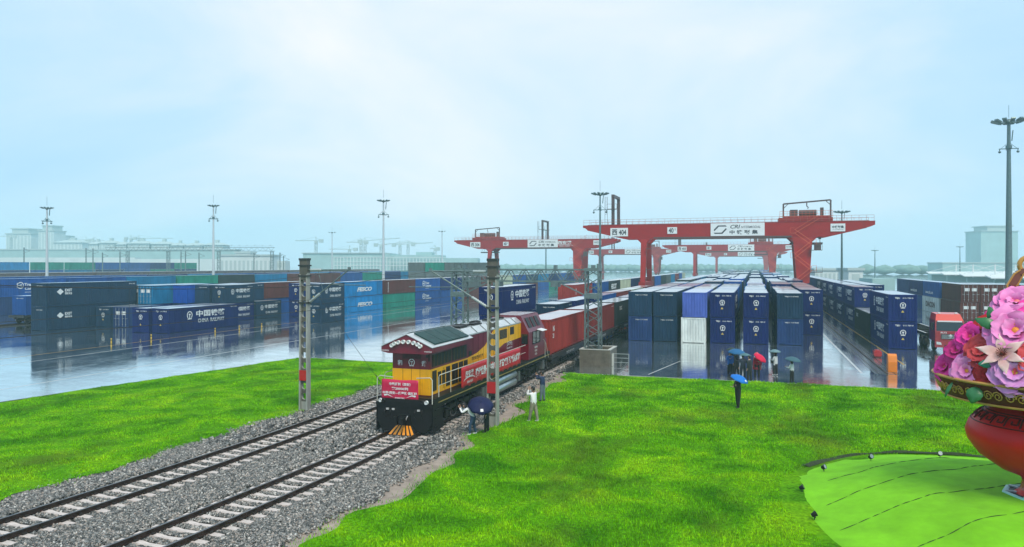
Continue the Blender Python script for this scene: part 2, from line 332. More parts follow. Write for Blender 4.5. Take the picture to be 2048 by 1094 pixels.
for off, (t0, t1) in zip((-5.4, -3.4, -1.5, 0.5, 2.4, 4.3), ((-4, 5), (-6, 6.6), (-7.3, 7.4), (-7.6, 7.6), (-7.2, 7.2), (-6, 6))):
    t = t0
    while t < t1:
        ln = random.uniform(0.25, 0.9)
        pts = []
        for q in range(4):
            s_ = t+ln*q/3; ang = R(38)
            x = MC[0]+s_*math.cos(ang)+off*math.sin(ang)+0.06*math.sin(s_*2.1+off); y = MC[1]+s_*math.sin(ang)-off*math.cos(ang)+0.12*math.sin(s_*0.5+off)
            pts.append((x, y, mound_h(x, y)+0.004))
        if all(math.hypot(p[0]-MC[0], p[1]-MC[1]) < MR*0.97 for p in pts): m.tube(pts, [0.004, 0.016, 0.016, 0.004], 4)
        t += ln*random.uniform(0.98, 1.25)
m.build('seam', mat('seam_dark', (0.012, 0.04, 0.006), 0.9), mound)
m = MB()                                            # turned soil around the mat
for k in range(4, 70):
    a0, a1 = 2*PI*k/120, 2*PI*(k+1)/120; q = []
    for a in (a0, a1):
        w = (0.16+0.08*math.sin(a*5+1)+0.06*math.sin(a*11))*max(0.05, max(0.0, math.sin((a-0.2)/3.5*PI))**0.6); r = mound_r(a)
        q.append([(MC[0]+(r+d)*math.cos(a), MC[1]+(r+d)*math.sin(a), z) for d, z in ((-0.06, 0.12), (w*0.5, 0.18+0.03*math.sin(a*23)), (w+0.12, 0.10))])
    if 8 <= k < 50:
        for i in range(2): m.add([q[0][i], q[0][i+1], q[1][i+1], q[1][i]], [(0, 1, 2, 3)], 0, True)
tag(m.build('soil', mat('turned_soil', (0.025, 0.042, 0.008), 0.9, var=0.5, scale=6, bump=1, bscale=30), fix=True), 'dark turned soil ringing the green mat of the mound', 'soil', kind='stuff')

# ------------------------------------------------------------------ grass blades
def in_lawn(x, y):
    ok1 = (y < LAWN_TOP-0.05) & (x < 33)
    ex = np.array([BAL_R(v)+1.15+0.35*math.sin(v*0.55)+0.2*math.sin(v*1.7) for v in y]); ok1 &= x > ex + rng.normal(0, 0.28, len(x))
    ok1 &= np.hypot(x-MC[0], y-MC[1]) > MR+0.12
    lo = LO(y); hi = np.array([BAL_L(v) for v in y]); ok2 = (x > lo+0.05) & (x < hi - 0.1 + rng.normal(0, 0.2, len(x))) & (y < 53.9)
    return ok1 | ok2
def blades(n, x0, x1, y0, y1, hgt, wid, name, label):
    x = rng.uniform(x0, x1, n); y = rng.uniform(y0, y1, n)
    px = x*math.cos(R(YAW))+y*math.sin(R(YAW)); pz = -x*math.sin(R(YAW))+y*math.cos(R(YAW))
    k = (pz > 4) & (np.abs(px/pz) < 0.76) & (8/pz < 0.46) & in_lawn(x, y); x, y = x[k], y[k]; n = len(x)
    z = 0.09+0.035*np.sin(x*0.35+1)*np.sin(y*0.27)+0.02*np.sin(x*0.9+y*0.7)
    clump = 0.75+0.5*np.sin(x*1.9+np.sin(y*2.3)*1.5)*np.sin(y*1.7+np.sin(x*1.3))
    h = hgt*rng.uniform(0.5, 1.3, n)*np.clip(clump, 0.45, 1.5); w = wid*rng.uniform(0.6, 1.3, n); a = rng.uniform(0, 2*PI, n); b = rng.uniform(0, 2*PI, n)
    lean = h*rng.uniform(0.1, 0.8, n)
    P = np.zeros((n, 3, 3)); c, s_ = np.cos(a)*w/2, np.sin(a)*w/2
    P[:, 0] = np.c_[x-c, y-s_, z-0.02]; P[:, 1] = np.c_[x+c, y+s_, z-0.02]; P[:, 2] = np.c_[x+np.cos(b)*lean, y+np.sin(b)*lean, z+h]
    o = np_mesh(name, P.reshape(-1, 3), np.arange(n*3).reshape(-1, 3), M_BLADE)
    return tag(o, label, 'grass', kind='stuff')
blades(430000, -14, 33, 15, 34, 0.10, 0.030, 'grass', 'long wet grass blades of the near lawn')
blades(240000, -14, 33, 34, 53, 0.10, 0.05, 'grass', 'short grass of the lawn towards the wet yard')
blades(420000, -46, -23, 14, 54, 0.10, 0.045, 'grass', 'tufted grass blades of the strip beside the empty track')

# ------------------------------------------------------------------ ballast stones
def stones(n, y0, y1, size, name, label, keep=None):
    y = rng.uniform(y0, y1, n); x = rng.uniform(-26, -12, n)
    lo = np.array([BAL_L(v)-0.25 for v in y]); hi = np.array([BAL_R(v)+0.2 for v in y]); hw = rng.normal(0, 0.16, n)
    k = (x > lo+hw) & (x < hi+hw)
    tx = np.array([track_x(v) for v in y])
    for dx in (0.0, -5.0):                         # leave the sleepers and rails clear
        d = x-(tx+dx); ph = np.mod(y+0.3, 0.6)-0.3
        k &= ~((np.abs(d) < 1.36) & (np.abs(ph) < 0.125+size*0.55)); k &= ~(np.abs(np.abs(d)-0.7525) < 0.06+size*0.4)
    px = x*math.cos(R(YAW))+y*math.sin(R(YAW)); pz = -x*math.sin(R(YAW))+y*math.cos(R(YAW))
    k &= (np.abs(px/pz) < 0.76) & (8/pz < 0.46)
    x, y = x[k], y[k]; n = len(x)
    base = np.array([[-1,-1,-1],[1,-1,-1],[1,1,-1],[-1,1,-1],[-1,-1,1],[1,-1,1],[1,1,1],[-1,1,1]], float)*0.5
    P = base[None]*(1+rng.uniform(-0.5, 0.35, (n, 8, 3)))
    P *= (size*rng.uniform(0.55, 1.35, n))[:, None, None]*np.array([1.1, 0.9, 0.75])
    ax = rng.normal(size=(n, 3)); ax /= np.linalg.norm(ax, axis=1)[:, None]; an = rng.uniform(0, PI, n); c, s_ = np.cos(an)[:, None, None], np.sin(an)[:, None, None]
    A = np.broadcast_to(ax[:, None], P.shape); P = P*c+np.cross(A, P)*s_+A*(np.sum(A*P, 2, keepdims=True))*(1-c)
    intr = np.minimum(np.abs(x-np.array([track_x(v) for v in y])), np.abs(x+5-np.array([track_x(v) for v in y]))) < 1.4
    P += np.c_[x, y, 0.05+rng.uniform(0, 0.035, n)-0.035*intr][:, None]
    q = np.array([[0,3,2,1],[4,5,6,7],[0,1,5,4],[1,2,6,5],[2,3,7,6],[3,0,4,7]])
    Fq = (np.arange(n)[:, None, None]*8+q[None]).reshape(-1, 4)
    return tag(np_mesh(name, P.reshape(-1, 3), Fq, M_STONE), label, 'gravel', kind='stuff')
M_STONE = bpy.data.materials.new('ballast_stone'); M_STONE.use_nodes = True
_t = M_STONE.node_tree; _p = _t.nodes['Principled BSDF']; _g = _t.nodes.new('ShaderNodeNewGeometry'); _r = _t.nodes.new('ShaderNodeValToRGB')
_e = _r.color_ramp.elements; _e[0].position = 0; _e[0].color = (0.028, 0.028, 0.026, 1); _e[1].position = 1; _e[1].color = (0.60, 0.58, 0.54, 1)
for q, cc in ((0.35, (0.10, 0.10, 0.095, 1)), (0.7, (0.25, 0.245, 0.23, 1)), (0.88, (0.33, 0.27, 0.23, 1))): z = _e.new(q); z.color = cc
_t.links.new(_g.outputs['Random Per Island'], _r.inputs[0]); _t.links.new(_r.outputs[0], _p.inputs['Base Color']); _p.inputs['Roughness'].default_value = 0.42
stones(130000, 12, 27, 0.058, 'gravel', 'coarse grey ballast stones of the near track bed')
stones(85000, 27, 75, 0.085, 'gravel', 'grey ballast stones beside and beyond the locomotive')

# ------------------------------------------------------------------ tracks
M_RAIL = mat('rail_steel', (0.060, 0.035, 0.027), 0.42, 0.6, var=0.3, scale=4, coat=0.2)
M_RTOP = mat('rail_head', (0.16, 0.15, 0.15), 0.3, 0.9)
M_SLP = mat('sleeper_concrete', (0.56, 0.48, 0.44), 0.6, var=0.25, scale=5, stretch=(1, 3, 1))
M_CLIP = mat('rail_clip', (0.02, 0.015, 0.013), 0.5)
def sleeper_mesh():
    m = MB(); xs = [(-1.28, 0.055), (-0.95, 0.075), (-0.5, 0.075), (-0.2, 0.045), (0.2, 0.045), (0.5, 0.075), (0.95, 0.075), (1.28, 0.055)]
    rings = [[(x, -0.145, -0.06), (x, -0.11+0.02*(abs(x) < 0.4), z), (x, 0.11-0.02*(abs(x) < 0.4), z), (x, 0.145, -0.06)] for x, z in xs]
    for a, b in zip(rings, rings[1:]):
        for i in range(3): m.add([a[i], a[i+1], b[i+1], b[i]], [(3, 2, 1, 0)])
    m.add(rings[0], [(3, 2, 1, 0)]); m.add(rings[-1], [(0, 1, 2, 3)])
    return m.mesh('sleeper', M_SLP)
SLP = sleeper_mesh()
prof = [(-0.075, 0.075), (0.075, 0.075), (0.075, 0.088), (0.012, 0.105), (0.012, 0.185), (0.037, 0.195), (0.037, 0.222), (-0.037, 0.222), (-0.037, 0.195), (-0.012, 0.185), (-0.012, 0.105), (-0.075, 0.088)]
def track(dx, label, y1, s1):
    root = thing('railway_track', label, 'track'); root['kind'] = 'structure'
    ys = list(np.arange(5, 36, 1.0))+list(np.arange(36, y1+1, 12.0))
    for sx in (-0.7525, 0.7525):
        m = MB()
        for a, b in zip(ys, ys[1:]):
            A = [(track_x(a)+dx+sx+p[0], a, p[1]) for p in prof]; B = [(track_x(b)+dx+sx+p[0], b, p[1]) for p in prof]
            n = len(prof)
            for i in range(n):
                m.add([A[i], A[(i+1) % n], B[(i+1) % n], B[i]], [(0, 1, 2, 3)], 1 if i == 6 else 0)
        m.build('rail', [M_RAIL, M_RTOP], root, fix=True)
    m = MB(); y = 12.0
    while y < s1:
        s = obj('sleeper', SLP, root, (track_x(y)+dx, y, 0), random.gauss(0, 0.008)); s.location.z = random.gauss(0, 0.004)
        for sx in (-0.7525, 0.7525):
            for e in (-0.11, 0.11):
                m.box(track_x(y)+dx+sx+e-0.035, track_x(y)+dx+sx+e+0.035, y-0.07, y+0.07, 0.07, 0.125)
        y += 0.6
    f = m.build('rail_clip', M_CLIP, root); f['kind'] = 'stuff'
    return root
track(0.0, 'track with concrete sleepers on which the red locomotive stands', 420, 60)
track(-5.0, 'empty track with pale concrete sleepers left of the locomotive', 420, 66)

# painted lines and crane runways on the tarmac
M_WHITE_LINE = mat('worn_white_paint', (0.55, 0.58, 0.58), 0.35, var=0.3, scale=1.2, coat=0.5)
M_YEL_LINE = mat('worn_yellow_paint', (0.50, 0.29, 0.03), 0.35, var=0.3, scale=1.2, coat=0.5)
def line(x0, y0, x1, y1, w, material, label, z=0.004, name='road_marking'):
    d = Vector((x1-x0, y1-y0, 0)).normalized(); n = Vector((-d.y, d.x, 0))*w/2
    m = MB(); m.add([(x0-n.x, y0-n.y, z), (x1-n.x, y1-n.y, z), (x1+n.x, y1+n.y, z), (x0+n.x, y0+n.y, z)], [(0, 1, 2, 3)])
    tag(m.build(name, material, fix=True), label, 'road marking', kind='structure')
line(7.5, 60, 7.5, 300, 0.16, M_WHITE_LINE, 'white line beside the crane runway near the orange end stop')
line(11.35, 66, 11.35, 300, 0.16, M_YEL_LINE, 'yellow line along the foot of the navy stacks beside the lane')
line(17.0, 55, 17.0, 80, 0.14, M_WHITE_LINE, 'white line beside the red truck')
line(-60.8, 40, -60.8, 260, 0.15, M_YEL_LINE, 'thin yellow line past the lone navy containers')
line(-57.0, 40, -57.0, 260, 0.15, M_WHITE_LINE, 'white line past the lone navy containers')
line(-46.0, 30, -46.0, 260, 0.15, M_WHITE_LINE, 'white line across the middle of the wet yard')
line(-7.4, 54.5, -5.9, 63.0, 0.10, M_WHITE_LINE, 'short slanting white line before the container block')
M_RUN = mat('runway_concrete', (0.10, 0.115, 0.115), 0.2, var=0.3, scale=1.2, coat=0.8)
M_GROOVE = mat('groove_steel', (0.025, 0.025, 0.027), 0.3, 0.7, coat=0.4)
for cx, nm in ((9.2, 'crane runway with embedded steel rail ending at the orange stop'), (-22.0, 'crane runway with embedded steel rail left of the trains')):
    y0 = 60 if cx > 0 else 66
    root = thing('crane_runway', nm, 'crane rail'); root['kind'] = 'structure'
    m = MB(); m.box(cx-0.85, cx+0.85, y0, 420, 0, 0.012); m.build('runway_slab', M_RUN, root)
    m = MB(); m.box(cx-0.05, cx+0.05, y0, 420, 0.012, 0.09); m.build('rail', M_RAIL, root)
    for e in (-0.55, 0.55):
        m = MB(); m.box(cx+e-0.06, cx+e+0.06, y0, 420, 0.012, 0.02); m.build('cable_groove', M_GROOVE, root)
# ------------------------------------------------------------------ shipping containers
M_CON = mat('container_paint', (0.02, 0.04, 0.12), 0.55, objcol=True, var=0.28, scale=0.9, stretch=(1, 1, 0.35), coat=0.0, spec=0.15, grime=0.35)
M_CROOF = bpy.data.materials.new('container_roof_wet_sky_tint'); M_CROOF.use_nodes = True
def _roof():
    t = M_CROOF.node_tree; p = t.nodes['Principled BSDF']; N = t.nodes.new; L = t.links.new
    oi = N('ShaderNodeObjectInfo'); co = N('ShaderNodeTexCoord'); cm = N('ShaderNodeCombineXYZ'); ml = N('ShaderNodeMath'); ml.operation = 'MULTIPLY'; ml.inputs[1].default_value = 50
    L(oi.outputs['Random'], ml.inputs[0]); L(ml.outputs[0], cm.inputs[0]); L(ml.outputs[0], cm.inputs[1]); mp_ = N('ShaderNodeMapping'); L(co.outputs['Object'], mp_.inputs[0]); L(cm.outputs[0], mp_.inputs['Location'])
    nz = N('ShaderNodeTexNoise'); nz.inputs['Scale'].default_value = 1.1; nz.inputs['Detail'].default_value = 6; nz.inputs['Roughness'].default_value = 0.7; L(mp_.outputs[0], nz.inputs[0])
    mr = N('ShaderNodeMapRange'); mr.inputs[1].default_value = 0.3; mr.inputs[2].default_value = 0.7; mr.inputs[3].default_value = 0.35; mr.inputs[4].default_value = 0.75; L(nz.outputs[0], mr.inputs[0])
    mx = N('ShaderNodeMix'); mx.data_type = 'RGBA'; L(mr.outputs[0], mx.inputs[0]); L(oi.outputs['Color'], mx.inputs[6]); mx.inputs[7].default_value = (0.62, 0.66, 0.68, 1)  # paint mixed towards pale grey, standing in for sky reflected off wet roofs
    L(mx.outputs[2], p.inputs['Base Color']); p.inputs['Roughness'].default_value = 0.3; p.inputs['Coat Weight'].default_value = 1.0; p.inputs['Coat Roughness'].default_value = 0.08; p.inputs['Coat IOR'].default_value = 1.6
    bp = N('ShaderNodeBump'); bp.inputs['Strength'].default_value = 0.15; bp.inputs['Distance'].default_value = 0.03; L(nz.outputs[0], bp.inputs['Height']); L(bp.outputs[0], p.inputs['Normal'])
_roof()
M_MARK = mat('white_marking', (0.74, 0.78, 0.78), 0.5, var=0.12, scale=6)
M_TRI = mat('warning_yellow', (0.62, 0.47, 0.10), 0.5)
M_BAR = mat('galvanised_bar', (0.42, 0.45, 0.45), 0.35, 0.5, var=0.2)
CC = dict(navy=(0.007, 0.017, 0.112), slate=(0.013, 0.040, 0.085), steel=(0.020, 0.050, 0.160), blue=(0.012, 0.075, 0.29), bright=(0.010, 0.085, 0.43), peri=(0.075, 0.125, 0.44), white=(0.66, 0.72, 0.70),
          teal=(0.008, 0.17, 0.35), green=(0.015, 0.22, 0.16), leaf=(0.012, 0.23, 0.07), brown=(0.105, 0.030, 0.026), red=(0.25, 0.030, 0.026), rust=(0.15, 0.022, 0.021), dark=(0.022, 0.032, 0.035), grey=(0.085, 0.105, 0.105), cream=(0.40, 0.47, 0.36), ocean=(0.006, 0.19, 0.46))
CN = dict(navy='navy blue', slate='dark slate', steel='steel blue', blue='blue', bright='bright blue', peri='periwinkle blue', white='white', teal='teal', green='sea green', leaf='leaf green', brown='brown', red='red', rust='dark red', dark='blackish green', grey='grey', cream='pale cream', ocean='light blue')
_kit = {}
def wave(L, pitch=0.28):
    n = max(2, round((L-0.24)/pitch)); p = (L-0.24)/n; q = []
    for i in range(n):
        b = 0.12+i*p; q += [(b, 0), (b+0.36*p, 0), (b+0.5*p, 1), (b+0.86*p, 1)]
    q.append((0.12+n*p, 0)); return q
def kit(L, H, doors):
    k = (L, H, doors)
    if k in _kit: return _kit[k]
    w = 1.219; w_m = MB(); r = MB(); f = MB()
    q = wave(L)
    for sx in (-1, 1):
        vs = []
        for y, d in q: x = sx*(w-0.012-0.036*d); vs += [(x, y, 0.15), (x, y, H-0.10)]
        w_m.add(vs, [(2*i, 2*i+2, 2*i+3, 2*i+1) if sx > 0 else (2*i, 2*i+1, 2*i+3, 2*i+2) for i in range(len(q)-1)])
    for y0, sy in ([] if doors else [(0, 1)])+[(L, -1)]:
        vs = []; qq = wave(2*w, 0.27)
        for x, d in qq: y = y0+sy*(0.012+0.036*d); vs += [(x-w, y, 0.17), (x-w, y, H-0.12)]
        w_m.add(vs, [(2*i, 2*i+2, 2*i+3, 2*i+1) if sy > 0 else (2*i, 2*i+1, 2*i+3, 2*i+2) for i in range(len(qq)-1)])
    nr = max(6, round(L/0.42)); vs = []; fs = []
    for i in range(nr*2+1):
        y = 0.05+(L-0.1)*i/(nr*2); z = H-0.028+(0.018 if i % 2 else 0)
        vs += [(-w+0.06, y, z), (w-0.06, y, z)]
    fs = [(2*i, 2*i+1, 2*i+3, 2*i+2) for i in range(nr*2)]; r.add(vs, fs)
    for sx in (-1, 1):
        for y0, y1 in ((0, 0.13), (L-0.13, L)):
            x0, x1 = sorted((sx*w, sx*(w-0.13))); f.box(x0, x1, y0+0.004, y1-0.004, 0.1, H-0.1)
            f.box(*sorted((sx*(w+0.004), sx*(w-0.17))), y0-0.004 if y0 == 0 else L-0.18, 0.18 if y0 == 0 else L+0.004, 0, 0.118); f.box(*sorted((sx*(w+0.004), sx*(w-0.17))), y0-0.004 if y0 == 0 else L-0.18, 0.18 if y0 == 0 else L+0.004, H-0.118, H+0.003)
        f.box(*sorted((sx*w, sx*(w-0.06))), 0.18, L-0.18, H-0.11, H-0.005); f.box(*sorted((sx*w, sx*(w-0.07))), 0.18, L-0.18, 0.03, 0.16)
    for y0, y1 in ((0, 0.09), (L-0.09, L)):
        f.box(-w+0.17, w-0.17, y0, y1, H-0.12, H-0.01); f.box(-w+0.17, w-0.17, y0, y1, 0.04, 0.17)
    f.add([(-w+0.06, 0.06, 0.14), (w-0.06, 0.06, 0.14), (w-0.06, L-0.06, 0.14), (-w+0.06, L-0.06, 0.14)], [(3, 2, 1, 0)])
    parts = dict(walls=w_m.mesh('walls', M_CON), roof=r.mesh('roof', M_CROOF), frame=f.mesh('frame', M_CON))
    if doors:
        d = MB(); vs = []; hw = (w-0.14)
        d.box(0.012, hw, 0.03, 0.075, 0.18, H-0.13)
        for z in (0.45, 0.95, 1.5, 2.05): d.box(0.05, hw-0.05, 0.018, 0.03, z, z+0.22)
        parts['door'] = d.mesh('door', M_CON)
        b = MB(); b.tube([(0, -0.005, 0.1), (0, -0.005, H-0.08)], 0.024, 6)
        for z in (0.35, 1.05, 1.9): b.box(-0.06, 0.06, -0.02, 0.03, z, z+0.07)
        b.box(0, 0.30, -0.035, -0.015, 1.12, 1.16); parts['locking_bar'] = b.mesh('locking_bar', M_BAR)
        p_ = MB(); p_.add([(0.15, 0.014, H-1.0), (0.75, 0.014, H-1.0), (0.75, 0.014, H-0.55), (0.15, 0.014, H-0.55)], [(0, 1, 2, 3)]); parts['plate'] = p_.mesh('plate', M_MARK)
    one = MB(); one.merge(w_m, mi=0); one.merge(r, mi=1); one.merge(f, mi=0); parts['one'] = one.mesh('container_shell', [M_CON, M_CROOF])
    _kit[k] = parts; return parts
def emblem(s=1.0):
    """open ring over a rail cross-section"""
    m = MB(); n = 22; a0, a1 = R(-52), R(232)
    o = [(math.cos(a0+(a1-a0)*i/n)*s, math.sin(a0+(a1-a0)*i/n)*s*1.02, 0) for i in range(n+1)]; i_ = [(p[0]*0.76, p[1]*0.76, 0) for p in o]
    m.add(o+i_, [(k, k+1, n+2+k, n+1+k) for k in range(n)])
    def q(x0, x1, y0, y1): m.add([(x0*s, y0*s, 0), (x1*s, y0*s, 0), (x1*s, y1*s, 0), (x0*s, y1*s, 0)], [(0, 1, 2, 3)])
    q(-0.36, 0.36, 0.02, 0.34); q(-0.13, 0.13, -0.86, 0.02); q(-0.72, 0.72, -1.12, -0.86); return m
_mk = {}
M_MKS = [M_MARK, M_TRI, mat('dark_marking', (0.09, 0.05, 0.045), 0.6)]
def marking(style, L, H, sx):
    """printed pieces of a container: list of (name, mesh); the long side that faces the yard carries the lettering"""
    k = (style, L, H, sx)
    if k in _mk: return _mk[k]
    res = []; E0, SX = -0.006, 1.219+0.004; eb = emblem; Mx = RIGHT if sx > 0 else LEFT; b = L > 9
    def A(x, z): return T(x, E0, z) @ FRONT
    def P(yy, zz): return T(sx*SX, L/2+yy*sx, zz) @ Mx
    def tx(t, M, w, h, bold=0.02, mi=0, shear=0.0):
        m = MB(); text_on(m, t, 1, M, bold, width=w, height=h, mi=mi, shear=shear); res.append(('lettering', m.mesh('lettering', M_MKS)))
    def em(s_, M): m = MB(); m.merge(eb(s_), M); res.append(('emblem', m.mesh('emblem', M_MKS)))
    num = lambda: tx('TBJU 315784', P(L/2-0.95, H-0.32), 1.2, 0.12, 0.01)
    if style == 'cr':
        tx('TBJU', A(-0.45, H-0.36), 0.42, 0.2); tx('315 784 0', A(0.45, H-0.34), 0.9, 0.12, 0.012); em(0.26, A(0.02, H-1.02))
        m = MB(); m.add([(-0.13, E0, 0.88), (0.13, E0, 0.88), (0, E0, 1.10)], [(0, 1, 2)], 1); res.append(('warning_triangle', m.mesh('warning_triangle', M_MKS)))
        kk = 1.0 if b else 0.62; q = 1 if b else 0.72
        em(0.46*q, P(-2.75*kk, H-0.95)); tx('中国铁路', P(0.95*kk, H-0.85), 5.2*kk, 0.80*q, 0.025); tx('CHINA  RAILWAY', P(1.0*kk, H-1.72), 4.7*kk, 0.46*q, 0.012); num()
    elif style == 'num': tx('TBJU 3157840', A(0.15, H-0.36), 1.3, 0.13, 0.012); num()
    elif style == 'shipline': tx('CSFU 448102', A(0.15, H-0.36), 1.0, 0.12, 0.012); tx('FESCO', P(-L*0.03, H*0.47), L*0.42, 0.72, 0.05, shear=0.25)
    elif style == 'trans':
        em(0.55, P(-L*0.18, H*0.62) @ Matrix.Rotation(R(-90), 4, 'Z')); tx('Trans', P(-L*0.05, H*0.66), 1.9, 0.5, 0.03); tx('Container', P(0, H*0.44), 2.9, 0.45, 0.03); tx('www.trcont.ru', P(-L*0.05, H*0.24), 1.7, 0.16, 0.01)
    elif style == 'ext':
        m = MB(); m.add([P(-L*0.36, H-1.1) @ Vector(q) for q in ((0, 0.38, 0), (-0.48, 0, 0), (0, -0.38, 0), (0.48, 0, 0))], [(0, 1, 2, 3)]); res.append(('emblem', m.mesh('emblem', M_MKS)))
        tx('EXTU 902241', A(0.15, H-0.36), 0.95, 0.12, 0.012); tx('EXIT', P(-L*0.36+1.15, H-0.93), 1.0, 0.34, 0.03); tx('国际货运', P(-L*0.36+1.15, H-1.33), 1.0, 0.3, 0.03); tx('EXTU 902', P(L/2-0.8, H-0.35), 1.0, 0.14, 0.01)
    elif style == 'white_text': tx('HERCUST', P(-0.6, H*0.6), 5.2, 0.95, 0.05)
    elif style == 'exc': tx('EXC', P(-L*0.30, H-0.75), 1.5, 0.42); tx('EXCU 113', A(0.15, H-0.36), 0.8, 0.12, 0.012)
    elif style == 'corner_n': tx('N', P(-L/2+0.95, H-0.72), 0.42, 0.42, 0.03); tx('21', P(-L/2+0.85, H-1.25), 0.36, 0.36, 0.03)
    elif style == 'web': tx('www.utlc.com', P(-L*0.1, H*0.30), 5.6, 0.55)
    elif style == 'dia': tx('DIACON', P(0, H*0.52), L*0.55, 0.95, 0.05, 2)
    elif style == 'vert': tx('Goldentrade', P(-L/2+0.8, H*0.5) @ Matrix.Rotation(R(90), 4, 'Z'), 1.9, 0.28, 0.03)
    _mk[k] = res; return res
NCON = [0]; used_labels = set()
def container(xc, y, z, label, col, style=None, L=12.19, H=2.59, doors=False, group='containers stacked in the yard', one=False, rz=0.0, jit=True):
    c = CC[col]; k = random.uniform(0.85, 1.15); c = tuple(min(1, v*k) for v in c); NCON[0] += 1
    assert label not in used_labels, label
    used_labels.add(label)
    dx = random.uniform(-0.08, 0.08) if jit else 0; P = kit(L, H, doors)
    if one:
        o = obj('shipping_container', P['one'], None, (xc+dx, y, z), rz); o.color = (*c, 1); return tag(o, label, 'container', group)
    t = thing('shipping_container', label, 'container', (xc+dx, y, z), rz + (random.gauss(0, 0.0035) if jit else 0), group)
    for n in ('walls', 'roof', 'frame'):
        o = obj(n, P[n], t); o.color = (*c, 1)
    if doors:
        for sx in (-1, 1):
            d = obj('door', P['door'], t); d.color = (*c, 1); d.scale.x = sx
            for xx in (0.28, 0.80): obj('locking_bar', P['locking_bar'], d, (xx, 0, 0))
            obj('plate', P['plate'], d)
    for n, me in marking(style, L, H, 1 if xc < 0 else -1): obj(n, me, t)
    return t
ORD = ['first', 'second', 'third', 'fourth', 'fifth', 'sixth', 'seventh', 'eighth', 'ninth', 'tenth', 'eleventh', 'twelfth', 'thirteenth', 'fourteenth', 'fifteenth', 'sixteenth', 'seventeenth', 'eighteenth', 'nineteenth', 'twentieth']
ROWX = [-12.75, -10.12, -7.17, -4.40, -1.15, 2.10, 4.95]
FRONTS = [(('slate', 'num'), ('steel', 'num')), (('slate', 'num'), ('slate', 'num')), (('peri', None), ('white', None)), (('navy', 'cr'), ('navy', 'cr')), (('navy', 'cr'), ('navy', 'cr')), (('slate', 'num'), ('steel', 'num')), (('navy', 'cr'), ('navy', 'cr'))]
PAL = ['navy']*6+['slate']*4+['steel']*2+['blue', 'peri', 'dark', 'grey', 'teal', 'bright']
far_c = []; LOWER = []
for r in range(7):
    xc = ROWX[r]+1.22; y = (78.4, 78.6, 77.9, 78.6, 78.7, 78.8, 91.0)[r]
    for i in range(27):
        if i == 0: up, lo = FRONTS[r]
        else:
            cu_, cl_ = random.choice(PAL), random.choice(PAL)
            up, lo = (cu_, 'cr' if cu_ == 'navy' else 'num'), (cl_, 'cr' if cl_ == 'navy' else 'num')
            if r == 2 and i == 1: up = ('grey', None)
            if r == 3 and i == 1: up = ('blue', None)
        H = 2.59 if i < 2 or random.random() < 0.7 else 2.896; Hl = 2.59
        gap = 0.25+random.uniform(0, 0.25)
        if i < 13:
            g_ = 'containers of the central block'
            if i < 2 or (r == 6 and i < 9) or (r == 0 and i < 3):
                container(xc, y, 0, f'lower {CN[lo[0]]} container, {ORD[i]} back in the {ORD[r]} row of the central block', lo[0], lo[1], H=Hl, group=g_)
            container(xc, y, Hl+0.012, f'upper {CN[up[0]]} container, {ORD[i]} back in the {ORD[r]} row of the central block', up[0], up[1], H=H, group=g_, one=i > 7)
            if not (i < 2 or (r == 6 and i < 9) or (r == 0 and i < 3)): LOWER.append((xc, y, 0, 2.59, 'navy', 0))
        else: far_c.append((xc, y, Hl+0.012, H, up[0])); LOWER.append((xc, y, 0, 2.59, 'slate', 0))
        y += 12.19+gap
def mass(items, name, label):
    """containers too far to single out, one object"""
    by = {}
    for x, y, z, H, c in items: by.setdefault(c, []).append((x, y, z, H))
    m = MB(); ms = []
    for i, (c, q) in enumerate(by.items()):
        ms.append(mat('far_container_'+c, CC[c], 0.45, var=0.25, scale=0.8, coat=0.4))
        for x, y, z, H in q:
            m.box(x-1.22, x+1.22, y, y+12.19, z, z+H, i)
            m.box(x-1.18, x+1.18, y+0.05, y+12.14, z+H+0.003, z+H+0.02, len(by))
    ms.append(mat('far_roof', (0.42, 0.46, 0.48), 0.3, coat=1.0)); o = m.build(name, ms); return tag(o, label, 'containers', kind='stuff')  # far roofs: reflected sky put into one pale colour, as on near ones
mass(far_c, 'far_containers', 'distant far end of the central container block fading into haze')

# --- row across the crane lane, and the stacks behind it
y = 78.4
for i in range(12):
    g_ = 'navy stacks across the lane'
    lo = ('navy', 'cr') if i != 1 else ('dark', 'exc'); hc = 2.59
    container(13.35, y, 0, f'lower {CN[lo[0]]} container, {ORD[i]} back in the row right of the crane lane', lo[0], lo[1], group=g_, one=i > 6)
    if i != 1: container(13.35, y, 2.602, f'upper navy blue container, {ORD[i]} back in the row right of the crane lane', 'navy', 'cr', group=g_, one=i > 6)
    y += 12.19+(0.5 if i else 0.35)
for i, c in enumerate(('navy', 'slate', 'navy')):
    container(16.1, 116.0+i*12.6, 2.602, f'upper {CN[c]} container, {ORD[i]} back in the second row right of the crane lane', c, 'cr' if c == 'navy' else 'num', group='navy stacks across the lane')
    container(16.1, 116.0+i*12.6, 0, f'lower {CN[c]} container, {ORD[i]} back in the second row right of the crane lane', c, 'num', group='navy stacks across the lane')
BX = 28.4; g_ = 'stacks behind the red truck'
cols = [('brown', 'brown'), ('brown', 'brown'), ('brown', 'dark'), ('leaf', 'white'), ('brown', 'slate'), ('blue', 'brown'), ('rust', 'blue'), ('navy', 'brown'), ('brown', 'teal')]
for i, (u_, l_) in enumerate(cols):
    x = BX+1.22+i*2.52
    container(x, 122.5, 0, f'lower {CN[l_]} container, {ORD[i]} from the left in the door-end stack behind the truck', l_, None, doors=True, group=g_)
    container(x, 122.5, 2.602, f'upper {CN[u_]} container, {ORD[i]} from the left in the door-end stack behind the truck', u_, None, doors=True, group=g_)
container(BX+1.1, 135.2, 0, 'white container with large dark lettering beyond the brown stack', 'white', 'dia', group=g_)
